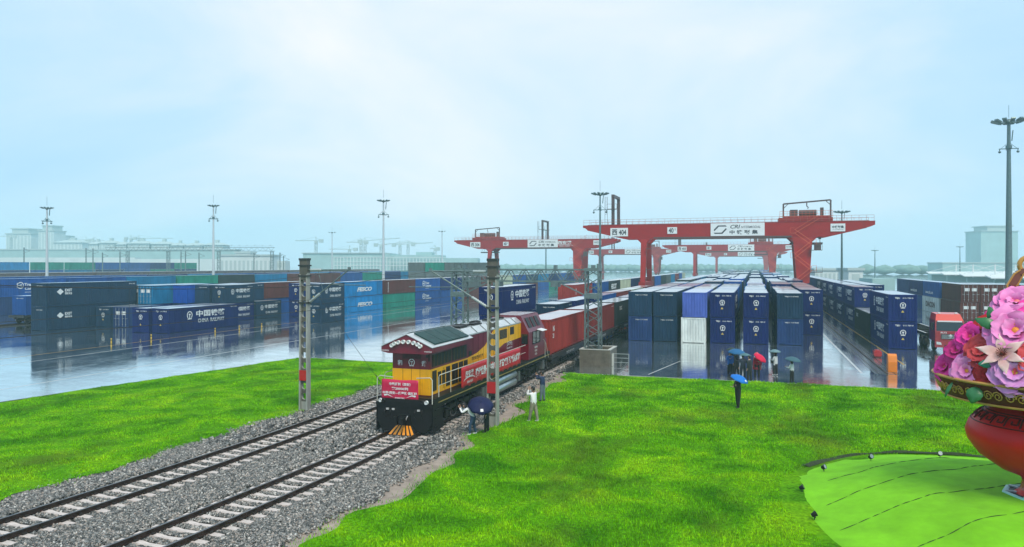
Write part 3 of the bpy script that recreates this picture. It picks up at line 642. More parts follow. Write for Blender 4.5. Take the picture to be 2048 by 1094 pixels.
container(BX+1.1, 147.8, 0, 'lower blue container beyond the lettered white one', 'blue', None, group=g_)
container(BX+1.1, 135.2, 2.602, 'blue container with white web address above the lettered white one', 'blue', 'web', group=g_)
container(BX+1.1, 147.8, 2.602, 'upper navy blue container beyond the one with the web address', 'navy', 'web', group=g_)
container(BX+1.1, 160.4, 2.602, 'upper steel blue container at the far end of the web address row', 'steel', None, group=g_)
container(BX+1.1, 160.4, 0, 'lower steel blue container at the far end of the web address row', 'steel', None, group=g_)

# --- left of the trains: line by the second track
g_ = 'row of boxes left of the trains'; XL = -24.9
container(XL-0.2, 69.6, 0, 'lower navy blue container with railway emblem behind the locomotive roof', 'navy', 'cr', H=2.896, group=g_)
container(XL-0.2, 69.6, 2.91, 'tall navy blue container with white railway emblem above the locomotive roof', 'navy', 'cr', H=2.896, group=g_)
seq = [('navy', 'red', 'corner_n'), ('slate', 'blue', None), ('blue', 'dark', 'white_text'), ('brown', 'cream', None), ('teal', 'navy', 'num'), ('navy', 'rust', 'corner_n'), ('slate', 'brown', None), ('blue', 'blue', 'num'), ('grey', 'dark', None), ('navy', 'grey', None), ('brown', 'teal', None), ('navy', 'rust', None), ('slate', 'blue', None), ('navy', 'cream', None)]
y = 102.5
for i, (l_, u_, st) in enumerate(seq):
    if i < 5: container(XL-0.6, y, 0, f'lower {CN[l_]} container, {ORD[i]} back in the row left of the trains', l_, None, group=g_)
    else: LOWER.append((XL-0.6, y, 0, 2.59, 'navy', 0))
    container(XL-0.6, y, 2.602, f'upper {CN[u_]} container, {ORD[i]} back in the row left of the trains', u_, st, group=g_, one=i > 6)
    y += 12.6
# --- the wet yard on the left
g_ = 'containers of the wet yard'
container(-66.2, 69.5, 0, 'lone navy container with large white railway lettering on the wet yard', 'navy', 'cr', H=2.896, group=g_)
container(-68.9, 69.3, 0, 'navy blue container tucked behind the lone lettered one', 'navy', 'cr', H=2.896, group=g_)
container(-82.6, 67.4, 0, 'long slate container with white diamond sign, bottom of its stack', 'slate', 'ext', L=13.72, H=2.896, group=g_)
container(-82.6, 67.4, 2.91, 'long slate container with white diamond sign, top of its stack', 'slate', 'ext', L=13.72, H=2.896, group=g_)
container(-80.05, 74.3, 0, 'dark slate container with an emblem on its end before the diamond stack', 'slate', 'cr', L=6.06, group=g_)
container(-77.45, 74.6, 0, 'steel blue container with locking bars before the diamond stack', 'steel', None, L=6.06, doors=True, group=g_)
def pair(xr, y, a, b, desc, L=12.19, sa=None, sb=None, da=False, db=False, H=2.59):
    container(xr-1.22, y, 0, f'lower {CN[b]} container {desc}', b, sb, L=L, H=H, doors=db, group=g_)
    if a: container(xr-1.22, y, H+0.012, f'upper {CN[a]} container {desc}', a, sa, L=L, H=H, doors=da, group=g_)
pair(-80.9, 81.4, 'grey', 'slate', 'with locking bars just past the diamond stack', da=True, db=True)
pair(-78.2, 80.8, 'teal', 'navy', 'with locking bars and teal neighbours', L=12.19, da=True, db=True)
pair(-75.5, 84.2, 'bright', 'slate', 'whose plain end faces the lone lettered container')
pair(-72.75, 85.4, 'slate', 'slate', 'between the bright blue end and the emblem stack', sa='num', sb='num')
pair(-70.0, 85.6, 'slate', 'navy', 'with emblem just behind the lone lettered container', L=6.06, sa='cr', sb='cr')
container(-71.22, 92.1, 0, 'single slate container with railway lettering left of the concrete mast', 'slate', 'cr', L=6.06, group=g_)
pair(-74.2, 99.5, 'brown', 'blue', 'standing back behind the single lettered slate one')
pair(-65.8, 97.6, 'navy', 'navy', 'with emblem end hidden partly by the concrete mast', L=6.06, sa='cr', sb='cr')
pair(-56.3, 88.0, 'slate', 'slate', 'with railway lettering right of the concrete mast', L=6.06, sa='cr', sb='cr', H=2.7)
pair(-64.4, 108.4, 'ocean', 'ocean', 'with white italic shipping line lettering', sa='shipline', sb='shipline')
pair(-64.4, 122.0, 'brown', 'green', 'next to the light blue pair', sa='vert')
pair(-64.4, 134.4, 'blue', 'blue', 'with white round emblem and words', sa='trans', sb='trans')
pair(-64.4, 147.0, 'navy', 'blue', 'beyond the blue pair with round emblem', sa='num')
cl = [('grey', 'brown'), ('brown', 'grey'), ('cream', 'teal'), ('blue', 'navy'), ('slate', 'brown'), ('teal', 'blue'), ('navy', 'green'), ('blue', 'slate'), ('navy', 'steel'), ('blue', 'blue')]
for i, (a, b) in enumerate(cl):
    pair(-64.4, 159.6+i*12.6, a, b, f'{ORD[i]} back past the lettered pairs of the wet yard')
g_ = 'far rows of the wet yard'
dl = ['leaf', 'blue', 'blue', 'teal', 'green', 'dark', 'teal', 'brown', 'brown', 'blue', 'green', 'navy', 'teal', 'blue', 'green', 'brown']
y = 72.0
for i, c in enumerate(dl):
    if i < 2: container(-113.5, y, 0, f'lower steel blue container, {ORD[i]} along the row at the far left', 'steel', None, H=2.896, group=g_)
    else: LOWER.append((-113.5, y, 0, 2.9, 'slate', 0))
    container(-113.5, y, 2.91, f'{CN[c]} container, {ORD[i]} along the long far row behind the diamond stack', c, 'trans' if i == 1 else None, H=2.896, group=g_, one=i > 2)
    y += 12.6
y = 96.0
for i, c in enumerate(['blue', 'blue', 'blue', 'navy', 'teal', 'blue', 'navy', 'blue', 'teal', 'blue', 'blue', 'teal', 'blue', 'green', 'blue', 'green']):
    LOWER.append((-132.0, y, 0, 2.9, 'slate', 0)); container(-132.0, y, 2.91, f'{CN[c]} container, {ORD[i]} along the second far row of the wet yard', c, None, H=2.896, group=g_, one=True); y += 12.6
# --- row on the horizon
g_ = 'containers below the skyline'
for i in range(10):
    for t in (1, 2):
        c = random.choice(['teal', 'blue', 'blue', 'navy', 'green', 'ocean'])
        container(-258.0, 150+i*14.5, 2.91*t+0.33, f'hazy {CN[c]} container, {ORD[i]} from the left, {"lower" if t == 1 else "upper"} of the row below the skyline', c, None, H=2.896, group=g_, one=True)
# ------------------------------------------------------------------ locomotive
M_MAR = mat('maroon_paint', (0.15, 0.004, 0.020), 0.32, var=0.15, scale=1.5, coat=0.25, grime=0.2)
M_YEL = mat('yellow_paint', (0.88, 0.43, 0.004), 0.4, var=0.1, scale=2, coat=0.15, grime=0.35)
M_LROOF = mat('roof_pale_wet', (0.46, 0.49, 0.50), 0.3, var=0.2, scale=1.2, coat=1.0, grime=0.2)
M_BLK = mat('underframe_black', (0.010, 0.009, 0.010), 0.5, var=0.4, scale=4, spec=0.3)
M_DK = mat('louvre_dark', (0.012, 0.010, 0.010), 0.5)
M_GLS = mat('cab_glass', (0.012, 0.02, 0.024), 0.06, spec=0.8)
M_SILV = mat('silver_tank', (0.42, 0.47, 0.48), 0.3, 0.7, var=0.2, scale=2)
M_HAND = mat('handrail_pale', (0.50, 0.50, 0.44), 0.4, var=0.1)
M_WHEEL = mat('wheel_steel', (0.06, 0.05, 0.045), 0.4, 0.6, var=0.3)
M_TYRE = mat('wheel_tyre_bright', (0.36, 0.34, 0.33), 0.35, 0.7)
M_WHT = mat('white_paint', (0.74, 0.75, 0.75), 0.4)
M_LAMP = mat('lamp_glass', (0.55, 0.58, 0.58), 0.08, spec=0.9, coat=0.6)
M_BAN = mat('red_banner', (0.50, 0.003, 0.014), 0.45, var=0.15, scale=1.2, bump=0.25, bscale=4)
M_BAN2 = mat('crimson_banner', (0.52, 0.006, 0.06), 0.45, var=0.2, scale=1.4, bump=0.25, bscale=4)
M_SCR = mat('roof_screen', (0.018, 0.055, 0.055), 0.55, 0.0, var=0.3, scale=3, spec=0.2)
LX, LY, LZ = -15.58, 31.3, 0.222
def wheelset_parts(parent, x, y, z, r, both=True):
    for sx in (-1, 1):
        m = MB(); n = 22; xa = x+sx*0.70; xb = x+sx*0.82
        def ring(xx, rr): return [(xx, y+rr*math.cos(2*PI*k/n), z+rr*math.sin(2*PI*k/n)) for k in range(n)]
        seq = [ring(xa, 0.02), ring(xa, r+0.03), ring(xa+sx*0.03, r+0.03), ring(xa+sx*0.035, r), ring(xb, r), ring(xb, r*0.86), ring(xb-sx*0.05, r*0.8), ring(xb-sx*0.05, 0.2), ring(xb+sx*0.05, 0.17), ring(xb+sx*0.05, 0.01)]
        vs = [p for q in seq for p in q]; fs = []; 
        for i in range(len(seq)-1):
            for k in range(n): fs.append((i*n+k, i*n+(k+1) % n, (i+1)*n+(k+1) % n, (i+1)*n+k))
        m.add(vs, fs, 0); 
        for j in range(3*n, 5*n): m.mi[j] = 1
        m.build('wheel', [M_WHEEL, M_TYRE], parent, fix=True)
def loco():
    t = thing('locomotive', 'maroon and yellow diesel locomotive with red slogan banners', 'locomotive', (LX, LY, LZ))
    hw = 0.99
    # hood
    m = MB(); m.box(-hw, hw, 0.75, 15.0, 1.56, 4.02); hood = m.build('hood', M_MAR, t)
    m = MB()
    poly = [(0.752, 1.6), (0.752, 2.82), (5.5, 2.82), (6.9, 2.92), (8.2, 3.2), (9.2, 3.72), (9.7, 4.0), (14.98, 4.0), (14.98, 3.05), (11.6, 2.98), (10.4, 2.75), (9.4, 2.3), (8.4, 1.6)]
    for sx in (-1, 1): m.prism([(p[0], p[1]) for p in poly] if sx > 0 else list(reversed(poly)), 'x', sx*hw, sx*(hw+0.006))
    m.box(-hw-0.006, hw+0.006, 0.744, 0.75, 1.6, 2.82); m.build('yellow_panel', M_YEL, hood, fix=True)
    for sx in (-1, 1):                                             # dark grilles
        a, b = sorted((sx*(hw+0.004), sx*(hw+0.016)))
        for y0, y1, z0, z1 in ((0.95, 1.45, 1.75, 2.72), (1.6, 2.0, 1.95, 2.6), (2.12, 2.5, 1.95, 2.6), (2.6, 3.1, 1.75, 2.72), (3.35, 4.15, 1.72, 2.74), (4.25, 4.85, 1.72, 2.74), (4.95, 5.5, 1.72, 2.74), (5.7, 6.1, 2.9, 3.15), (0.95, 3.3, 2.92, 3.5), (3.4, 5.35, 2.92, 3.55), (10.7, 12.1, 3.3, 3.85), (12.7, 13.5, 3.4, 3.88)):
            m = MB(); m.box(a, b, y0, y1, z0, z1); m.build('louvre', M_DK, hood)
    m = MB()
    for sx in (-1, 1):
        a, b = sorted((sx*(hw+0.014), sx*(hw+0.03)))
        for y in np.arange(1.1, 5.3, 0.42): m.box(a, b, y, y+0.03, 2.92, 3.5)
        for z in np.arange(3.36, 3.84, 0.085): m.box(a, b, 10.72, 12.08, z, z+0.03)
        for y in (11.38,): m.box(a, b, y, y+0.05, 3.3, 3.85)
        for y in (1.2, 2.3, 3.75, 4.5, 5.2): m.box(a, b, y, y+0.02, 1.72, 2.74)
    m.build('louvre_slat', mat('slat_bronze', (0.12, 0.08, 0.03), 0.4), hood)
    m = MB()
    for sx in (-1, 1):
        a, b = sorted((sx*(hw+0.005), sx*(hw+0.012)))
        for y in (6.3, 7.1, 7.9, 8.7, 9.6, 10.5, 12.4, 13.7, 14.4): m.box(a, b, y, y+0.018, 1.6, 3.98)
    for x in (-0.45, 0, 0.45): m.box(x, x+0.014, 0.735, 0.744, 1.6, 3.4)
    m.build('panel_joint', mat('joint_dark', (0.03, 0.008, 0.006), 0.6), hood)
    # roof over the rear of the hood
    m = MB(); m.prism([(-hw-0.02, 3.98), (-hw-0.02, 4.05), (-0.62, 4.36), (0.62, 4.36), (hw+0.02, 4.05), (hw+0.02, 3.98)], 'y', 5.4, 15.0); roof = m.build('roof', M_LROOF, t, fix=True)
    for y0, y1, x0, x1 in ((5.7, 6.7, -0.55, 0.5), (7.0, 7.5, -0.5, 0.3), (7.8, 9.0, 0.05, 0.5), (9.5, 10.4, -0.5, -0.1), (11.4, 12.4, -0.4, 0.35)):
        m = MB(); m.box(x0, x1, y0, y1, 4.362, 4.43); m.box(x0+0.08, x1-0.08, y0+0.08, y1-0.08, 4.432, 4.46); m.build('roof_hatch', M_BLK, roof)
    m = MB()
    for y in (6.9, 8.3, 9.3, 10.6, 12.7, 13.9): m.hexa([(0.63, y, 4.355), (1.0, y, 4.05), (1.0, y+0.05, 4.05), (0.63, y+0.05, 4.355)], [(0.64, y, 4.385), (1.02, y, 4.075), (1.02, y+0.05, 4.075), (0.64, y+0.05, 4.385)])
    m.build('roof_seam', mat('seam_grey', (0.12, 0.13, 0.13), 0.5), roof)
    m = MB(); m.tube([(0.2, 12.9, 4.36), (0.2, 12.9, 4.75)], 0.03, 6); m.tube([(0.2, 12.9, 4.7), (0.5, 12.6, 4.45)], 0.015, 5); m.tube([(-0.2, 13.5, 4.4), (0.3, 13.5, 4.4)], 0.06, 8); m.build('horn', M_BLK, roof)
    # radiator wings: wide gabled roof over the first five metres
    g = [(-1.33, 3.68), (-1.33, 3.90), (0, 4.50), (1.33, 3.90), (1.33, 3.68), (0.98, 3.60), (-0.98, 3.60)]
    m = MB(); m.prism(g, 'y', 0.25, 5.4); wing = m.build('radiator_wing', M_MAR, t, fix=True)
    m = MB()
    for sx in (-1, 1):
        q = [(sx*0.0, 4.503), (sx*1.34, 3.905), (sx*1.34, 3.93), (sx*0.0, 4.53)]
        m.prism(q if sx > 0 else list(reversed(q)), 'y', 0.2, 5.45)
    m.build('wing_roof', M_LROOF, wing, fix=True)
    for sx in (-1, 1):
        for y0, y1 in ((0.8, 1.85), (1.9, 2.95), (3.0, 4.05), (4.1, 5.15)):
            def P(f, dz): x = sx*(0.12+1.08*f); return (x, 4.53-0.447*abs(x)+dz)
            (xa, za), (xb, zb) = P(0, 0.003), P(1, 0.003)
            b = [(xa, y0, za), (xb, y0, zb), (xb, y1, zb), (xa, y1, za)]; 
            m = MB(); m.hexa(b, [(p[0], p[1], p[2]+0.07) for p in b]); m.build('radiator_screen', M_SCR, wing, fix=True)
    # headlights in an arc on the gable
    for i in range(8):
        a = R(20+140*i/7); x = -0.80*math.cos(a)*0.98; z = 3.88+0.29*math.sin(a)
        mm = MB(); mm.lathe([(0.0, 0.09), (0.065, 0.09), (0.08, 0.15), (0.09, 0.15), (0.09, 0.0)], 14); mm.xf(T(x, 0.25, z) @ Matrix.Rotation(R(90), 4, 'X')); hl = mm.build('headlight', M_WHT, wing)
        mm = MB(); mm.lathe([(0.0, 0.11), (0.07, 0.112)], 14); mm.xf(T(x, 0.25, z) @ Matrix.Rotation(R(90), 4, 'X')); mm.build('lens', M_LAMP, hl)
    m = MB(); 
    for k in range(8): m.box(-0.45, 0.5, 0.735, 0.75, 3.30+k*0.035, 3.315+k*0.035)
    m.build('vent', M_DK, hood)
    m = MB(); text_on(m, '和', 1, T(-0.60, 0.738, 2.98+0.12) @ FRONT, 0.03, width=0.24, height=0.26); text_on(m, '谐', 1, T(0.66, 0.738, 3.10) @ FRONT, 0.03, width=0.24, height=0.26)
    m.merge(emblem(0.165), T(0.02, 0.738, 3.14) @ FRONT)
    for x in (-1.12, 1.10): text_on(m, 'HXN50226', 1, T(x, 0.243, 3.73) @ FRONT, 0.01, width=0.38, height=0.07)
    m.build('lettering', M_WHT, hood)
    m = MB()
    for sx in (1,):
        P = lambda y, z: T(sx*(hw+0.014), y, z) @ RIGHT
        text_on(m, '西安西安港', 1, P(7.0, 2.70), 0.01, width=1.8, height=0.2, mi=1); m.build('side_lettering', [M_WHT, M_DK], hood); m = MB()
    for k in range(3):                                             # arched white emblem on the maroon band
        m.add([(hw+0.012, 12.6+0.55*math.cos(a), 2.72+k*0.09+0.13*math.sin(a)) for a in np.linspace(PI, 0, 9)]+[(hw+0.012, 12.6+0.55*math.cos(a), 2.695+k*0.09+0.13*math.sin(a)) for a in np.linspace(0, PI, 9)], [tuple(range(18))])
    m.build('side_emblem', M_WHT, hood); m = MB(); text_on(m, '西安国际港站', 1, T(hw+0.014, 12.6, 2.62) @ RIGHT, 0.01, width=1.1, height=0.10); m.build('side_lettering', [M_WHT, M_DK], hood)
    # cab
    cw = 1.52
    m = MB(); m.prism([(-cw, 1.56), (-cw, 3.35), (-0.98, 4.42), (0.98, 4.42), (cw, 3.35), (cw, 1.56)], 'y', 15.0, 18.9); cab = m.build('cab', M_MAR, t, fix=True)
    m = MB(); m.prism([(-0.9, 4.425), (-0.9, 4.47), (0.9, 4.47), (0.9, 4.425)], 'y', 15.05, 18.8); m.build('cab_roof', mat('maroon_roof', (0.16, 0.02, 0.035), 0.3, coat=0.8), cab, fix=True)
    m = MB()
    for y0, y1, in ((15.5, 16.2), (16.5, 17.2), (17.5, 18.2)): m.hexa([(0.98+0.10, y0, 4.26), (1.40, y0, 3.62), (1.40, y1, 3.62), (1.08, y1, 4.26)], [(1.10, y0, 4.27), (1.42, y0, 3.63), (1.42, y1, 3.63), (1.10, y1, 4.27)])
    m.build('roof_recess', M_DK, cab, fix=True)
    for sx in (-1, 1):
        a, b = sorted((sx*cw, sx*(cw+0.008))); x0, x1 = sorted((sx*1.03, sx*1.47))
        for q in ((a, b, 15.9, 16.7, 2.55, 3.3), (a, b, 16.75, 17.6, 2.55, 3.3), (x0, x1, 14.985, 15.0, 2.6, 3.25)): m = MB(); m.box(*q); m.build('cab_window', M_GLS, cab)
    m = MB(); m.box(-1.25, 1.25, 18.9, 18.91, 2.7, 3.35); m.build('cab_window', M_GLS, cab)
    m = MB()
    for sx in (-1, 1):
        a, b = sorted((sx*(cw+0.006), sx*(cw+0.03)))
        for y in (15.86, 16.7, 17.58): m.box(a, b, y, y+0.05, 2.5, 3.34)
        m.box(a, b, 15.86, 17.63, 2.5, 2.55); m.box(a, b, 15.86, 17.63, 3.3, 3.35)
    m.build('window_frame', M_BLK, cab)
    m = MB(); m.hexa([(cw, 16.9, 3.40), (cw+0.42, 16.9, 3.30), (cw+0.42, 18.0, 3.30), (cw, 18.0, 3.40)], [(cw, 16.9, 3.43), (cw+0.42, 16.9, 3.33), (cw+0.42, 18.0, 3.33), (cw, 18.0, 3.43)]); m.build('window_awning', M_WHT, cab, fix=True)
    m = MB(); text_on(m, '中国铁路', 1, T(cw+0.006, 16.7, 2.25) @ RIGHT, 0.01, width=0.7, height=0.14); text_on(m, 'HXN5', 1, T(cw+0.006, 16.7, 2.02) @ RIGHT, 0.01, width=0.55, height=0.14); text_on(m, '0226', 1, T(cw+0.006, 16.7, 1.80) @ RIGHT, 0.01, width=0.5, height=0.13); m.build('cab_lettering', M_WHT, cab)
    m = MB(); m.prism([(-1.3, 1.56), (-1.3, 2.55), (1.3, 2.55), (1.3, 1.56)], 'y', 18.9, 20.1); m.build('nose', M_MAR, t, fix=True)
    # deck, tanks, running gear
    m = MB(); m.box(-1.47, 1.47, 0.12, 20.5, 1.30, 1.56); m.box(-1.3, 1.3, 0.2, 20.4, 1.05, 1.30); deck = m.build('deck', M_BLK, t)
    m = MB(); 
    for sx in (-1, 1):
        a, b = sorted((sx*1.47, sx*1.478)); m.box(a, b, 0.6, 20.3, 1.31, 1.36)
    m.build('sill_stripe', mat('stripe_yellowish', (0.30, 0.22, 0.06), 0.5, var=0.4), deck)
    for sx in (-1, 1):
        for z, r in ((0.95, 0.23), (0.48, 0.23)):
            m = MB(); m.tube([(sx*1.18, 9.2, z), (sx*1.18, 9.28, z), (sx*1.18, 12.9, z), (sx*1.18, 13.0, z)], [r*0.75, r, r, r*0.75], 14); m.build('air_tank', M_SILV, t)
    m = MB(); m.prism([(-1.35, 1.05), (-1.35, 0.5), (-0.9, 0.2), (0.9, 0.2), (1.35, 0.5), (1.35, 1.05)], 'y', 7.9, 9.0); m.box(-0.9, 0.9, 9.0, 13.1, 0.3, 1.05); m.build('fuel_tank', M_BLK, t, fix=True)
    for yb in (1.55, 13.6):
        bg_ = MB()
        for sx in (-1, 1):
            x0, x1 = sorted((sx*1.0, sx*1.18)); bg_.box(x0, x1, yb, yb+4.9, 0.62, 0.86)
            for k in range(3):
                yy = yb+0.6+k*1.83; x0, x1 = sorted((sx*0.9, sx*1.26)); bg_.box(x0, x1, yy-0.2, yy+0.2, 0.32, 0.72)
                bg_.tube([(sx*1.1, yy+0.45, 0.35), (sx*1.1, yy+0.45, 0.9)], 0.11, 8); bg_.tube([(sx*1.1, yy-0.45, 0.35), (sx*1.1, yy-0.45, 0.9)], 0.11, 8)
                bg_.tube([(sx*1.2, yy-0.3, 0.9), (sx*1.25, yy+0.5, 0.6)], 0.05, 6)
        bg_.box(-1.0, 1.0, yb+0.2, yb+0.5, 0.4, 0.8); bg_.box(-1.0, 1.0, yb+4.4, yb+4.7, 0.4, 0.8)
        b = bg_.build('bogie', M_BLK, t)
        for k in range(3): wheelset_parts(b, 0, yb+0.6+k*1.83, 0.525, 0.525)
    m = MB()
    for y in (6.7, 7.2, 13.2, 18.9): m.box(0.9, 1.4, y, y+0.35, 0.45, 1.05)
    m.tube([(1.3, 6.6, 0.8), (1.35, 7.6, 0.55), (1.3, 8.0, 0.8)], 0.04, 6); m.build('equipment_box', mat('gear_grey', (0.10, 0.11, 0.11), 0.4, var=0.4), t)
    # pilot and plough
    m = MB(); m.prism([(-1.42, 1.30), (-1.46, 0.55), (-1.15, -0.02), (1.15, -0.02), (1.46, 0.55), (1.42, 1.30)], 'y', 0.0, 0.14); m.box(-1.45, 1.45, -0.06, 0.12, 1.18, 1.34); m.box(-1.15, 1.15, -0.10, 0.1, 1.34, 1.52); pil = m.build('pilot', M_BLK, t, fix=True)
    m = MB()
    for sx in (-1, 1): m.hexa([(sx*1.46, 0.0, -0.02), (sx*1.46, 1.3, 0.1), (sx*1.40, 1.3, 0.1), (sx*1.40, 0.0, -0.02)] if sx < 0 else [(1.40, 0.0, -0.02), (1.40, 1.3, 0.1), (1.46, 1.3, 0.1), (1.46, 0.0, -0.02)], [(sx*1.46, 0.0, 1.3), (sx*1.46, 0.9, 1.3), (sx*1.40, 0.9, 1.3), (sx*1.40, 0.0, 1.3)] if sx < 0 else [(1.40, 0.0, 1.3), (1.40, 0.9, 1.3), (1.46, 0.9, 1.3), (1.46, 0.0, 1.3)])
    for sx in (-1, 1):
        for k in range(3): a, b = sorted((sx*1.12, sx*1.5)); m.box(a, b, 0.16+k*0.05, 0.5+k*0.12, 0.25+k*0.38, 0.29+k*0.38)
    m.build('step', M_BLK, t, fix=True)
    pl = MB(); pl.hexa([(-0.72, -0.30, -0.12), (0.72, -0.30, -0.12), (0.72, -0.02, -0.12), (-0.72, -0.02, -0.12)], [(-0.42, -0.05, 0.30), (0.42, -0.05, 0.30), (0.42, 0.0, 0.30), (-0.42, 0.0, 0.30)]); plo = pl.build('plough', M_BLK, t, fix=True)
    m = MB()
    def pp(u, v_): w = 0.72*(1-v_)+0.42*v_; return (u*w, -0.30+0.25*v_-0.004, -0.12+0.42*v_)
    for k in range(-3, 3):
        u0 = k/3+0.05; sl = 0.10 if k < 0 else -0.10
        us = [u0, u0+0.20, u0+0.20+sl, u0+sl]; us = [max(-0.99, min(0.99, u)) for u in us]
        m.add([pp(us[0], 0.03), pp(us[1], 0.03), pp(us[2], 0.97), pp(us[3], 0.97)], [(0, 1, 2, 3)])
    m.build('warning_stripe', mat('orange_stripe', (0.85, 0.30, 0.01), 0.4), plo)
    m = MB(); m.box(-0.16, 0.16, -0.42, 0.0, 0.42, 0.72); m.box(-0.26, -0.10, -0.62, -0.40, 0.38, 0.78); m.box(0.02, 0.22, -0.62, -0.42, 0.42, 0.74); m.box(-0.32, 0.32, -0.08, 0.0, 0.34, 0.80); m.build('coupler', M_BLK, t)
    m = MB()
    for x in (-0.95, -0.65, 0.6, 0.95): m.tube([(x, -0.02, 1.05), (x, -0.12, 0.95), (x, -0.13, 0.72), (x+0.05, -0.08, 0.62)], 0.028, 6)
    for x in (-0.85, -0.55, 0.75): m.box(x-0.06, x+0.06, -0.07, 0, 0.98, 1.06, 1)
    m.tube([(0.12, -0.1, 0.5), (0.18, -0.16, 0.62), (0.22, -0.1, 0.75)], 0.025, 6, 1); m.build('brake_hose', [M_BLK, mat('hose_grey', (0.5, 0.5, 0.5), 0.4)], t)
    for x in (-1.18, -1.02, 0.98, 1.18):
        mm = MB(); mm.lathe([(0.0, 0.10), (0.07, 0.10), (0.09, 0.12), (0.10, 0.0)], 12); mm.xf(T(x, -0.06, 1.42) @ Matrix.Rotation(R(90), 4, 'X')); mm.build('marker_light', M_LAMP if abs(x) > 1.1 else M_BLK, t)
    m = MB()                                                        # handrails
    for sx in (-1, 1):
        m.tube([(sx*1.42, 0.02, 0.45), (sx*1.42, 0.02, 2.45), (sx*1.30, 0.06, 2.55), (sx*0.6, 0.06, 2.5)], 0.022, 6)
        m.tube([(sx*1.42, 0.75, 0.55), (sx*1.42, 0.75, 2.5), (sx*1.42, 0.9, 2.58), (sx*1.42, 3.4, 2.58), (sx*1.42, 14.6, 2.58)], 0.022, 6)
        m.tube([(sx*1.42, 0.75, 2.1), (sx*1.42, 14.6, 2.1)], 0.016, 6)
        for y in np.arange(2.2, 14.6, 1.55): m.tube([(sx*1.42, y, 1.5), (sx*1.42, y, 2.58)], 0.018, 6)
        m.tube([(sx*1.6, 18.7, 1.3), (sx*1.6, 18.7, 2.4), (sx*1.54, 18.5, 2.6)], 0.018, 6); m.tube([(sx*1.6, 19.6, 1.2), (sx*1.6, 18.9, 2.3)], 0.018, 6)
    m.build('handrail', M_HAND, t)
    m = MB(); m.box(1.2, 1.25, 0.06, 0.12, 3.3, 3.62); m.tube([(1.15, 0.2, 3.55), (1.15, 0.05, 3.55)], 0.08, 8); m.build('camera', M_BLK, wing)
    m = MB()
    for k in range(3): m.box(1.15, 1.55, 14.3, 14.75, 0.3+k*0.36, 0.34+k*0.36)
    for y in (14.3, 14.75): m.tube([(1.5, y, 0.25), (1.5, y, 1.3)], 0.02, 5)
    m.build('cab_steps', M_BLK, t)
    return t
loco()
front_b = thing('banner', 'crimson banner with three lines of white characters on the locomotive front', 'banner', (LX, LY, LZ))
def cloth(nx, nz, fn, material, parent, name='cloth'):
    vs = [fn(i/nx, j/nz) for j in range(nz+1) for i in range(nx+1)]; fs = [(j*(nx+1)+i, j*(nx+1)+i+1, (j+1)*(nx+1)+i+1, (j+1)*(nx+1)+i) for j in range(nz) for i in range(nx)]
    m = MB(); m.add(vs, fs, 0, True); o = m.build(name, material, parent); md = o.modifiers.new('thickness', 'SOLIDIFY'); md.thickness = 0.012; md.offset = -1; return o
cloth(20, 6, lambda u, v_: (-1.18+1.90*u, -0.005-0.012*math.sin(u*17)*(1-v_), 1.42+0.98*v_+0.015*math.sin(u*9)), M_BAN2, front_b)
m = MB()
for tx, z, h in (('中欧班列（西安）', 2.20, 0.15), ('第20000列', 1.99, 0.14), ('中国·西安—俄罗斯·莫斯科', 1.78, 0.14)):
    text_on(m, tx, 1, T(-0.22, -0.032, z) @ FRONT, 0.03, width=(1.1 if '班' in tx else 0.86 if '20000' in tx else 1.78), height=h)
text_on(m, '西安国际港务区', 1, T(-0.22, -0.032, 1.55) @ FRONT, 0.02, width=0.5, height=0.07)
for s_ in (-1, 1): m.add([(-0.22+s_*q[0], -0.031, q[1]) for q in ((0.30, 1.56), (0.62, 1.66), (0.80, 1.62), (0.84, 1.70), (0.60, 1.70))], [(0, 1, 2, 3, 4)])
m.build('lettering', M_WHT, front_b)
side_b = thing('banner', 'long red slogan banner along the locomotive side rail', 'banner', (LX, LY, LZ))
cloth(60, 6, lambda u, v_: (1.465+0.012*math.sin(u*70)*(1-v_), 3.5+9.9*u, 1.50+1.06*v_+0.012*math.sin(u*31)), M_BAN, side_b)
m = MB(); P = lambda y, z: T(1.492, y, z) @ RIGHT
text_on(m, '西安港', 1, P(4.55, 2.16), 0.02, width=1.15, height=0.34)
m.add([(1.492, 4.55+0.85*math.cos(a), 1.80+0.22*math.sin(a)) for a in np.linspace(PI*0.95, 0.05*PI, 12)]+[(1.492, 4.55+0.83*math.cos(a), 1.80+0.16*math.sin(a)) for a in np.linspace(0.1*PI, PI*0.9, 12)], [tuple(range(24))])
text_on(m, 'XIAN PORT', 1, P(4.6, 1.74), 0.02, width=0.85, height=0.13)
text_on(m, '建设世界一流内陆港', 1, P(7.25, 2.05), 0.045, width=3.7, height=0.5)
text_on(m, '打造“双循环”核心枢纽', 1, P(11.25, 2.05), 0.045, width=3.9, height=0.48); m.build('lettering', M_WHT, side_b)

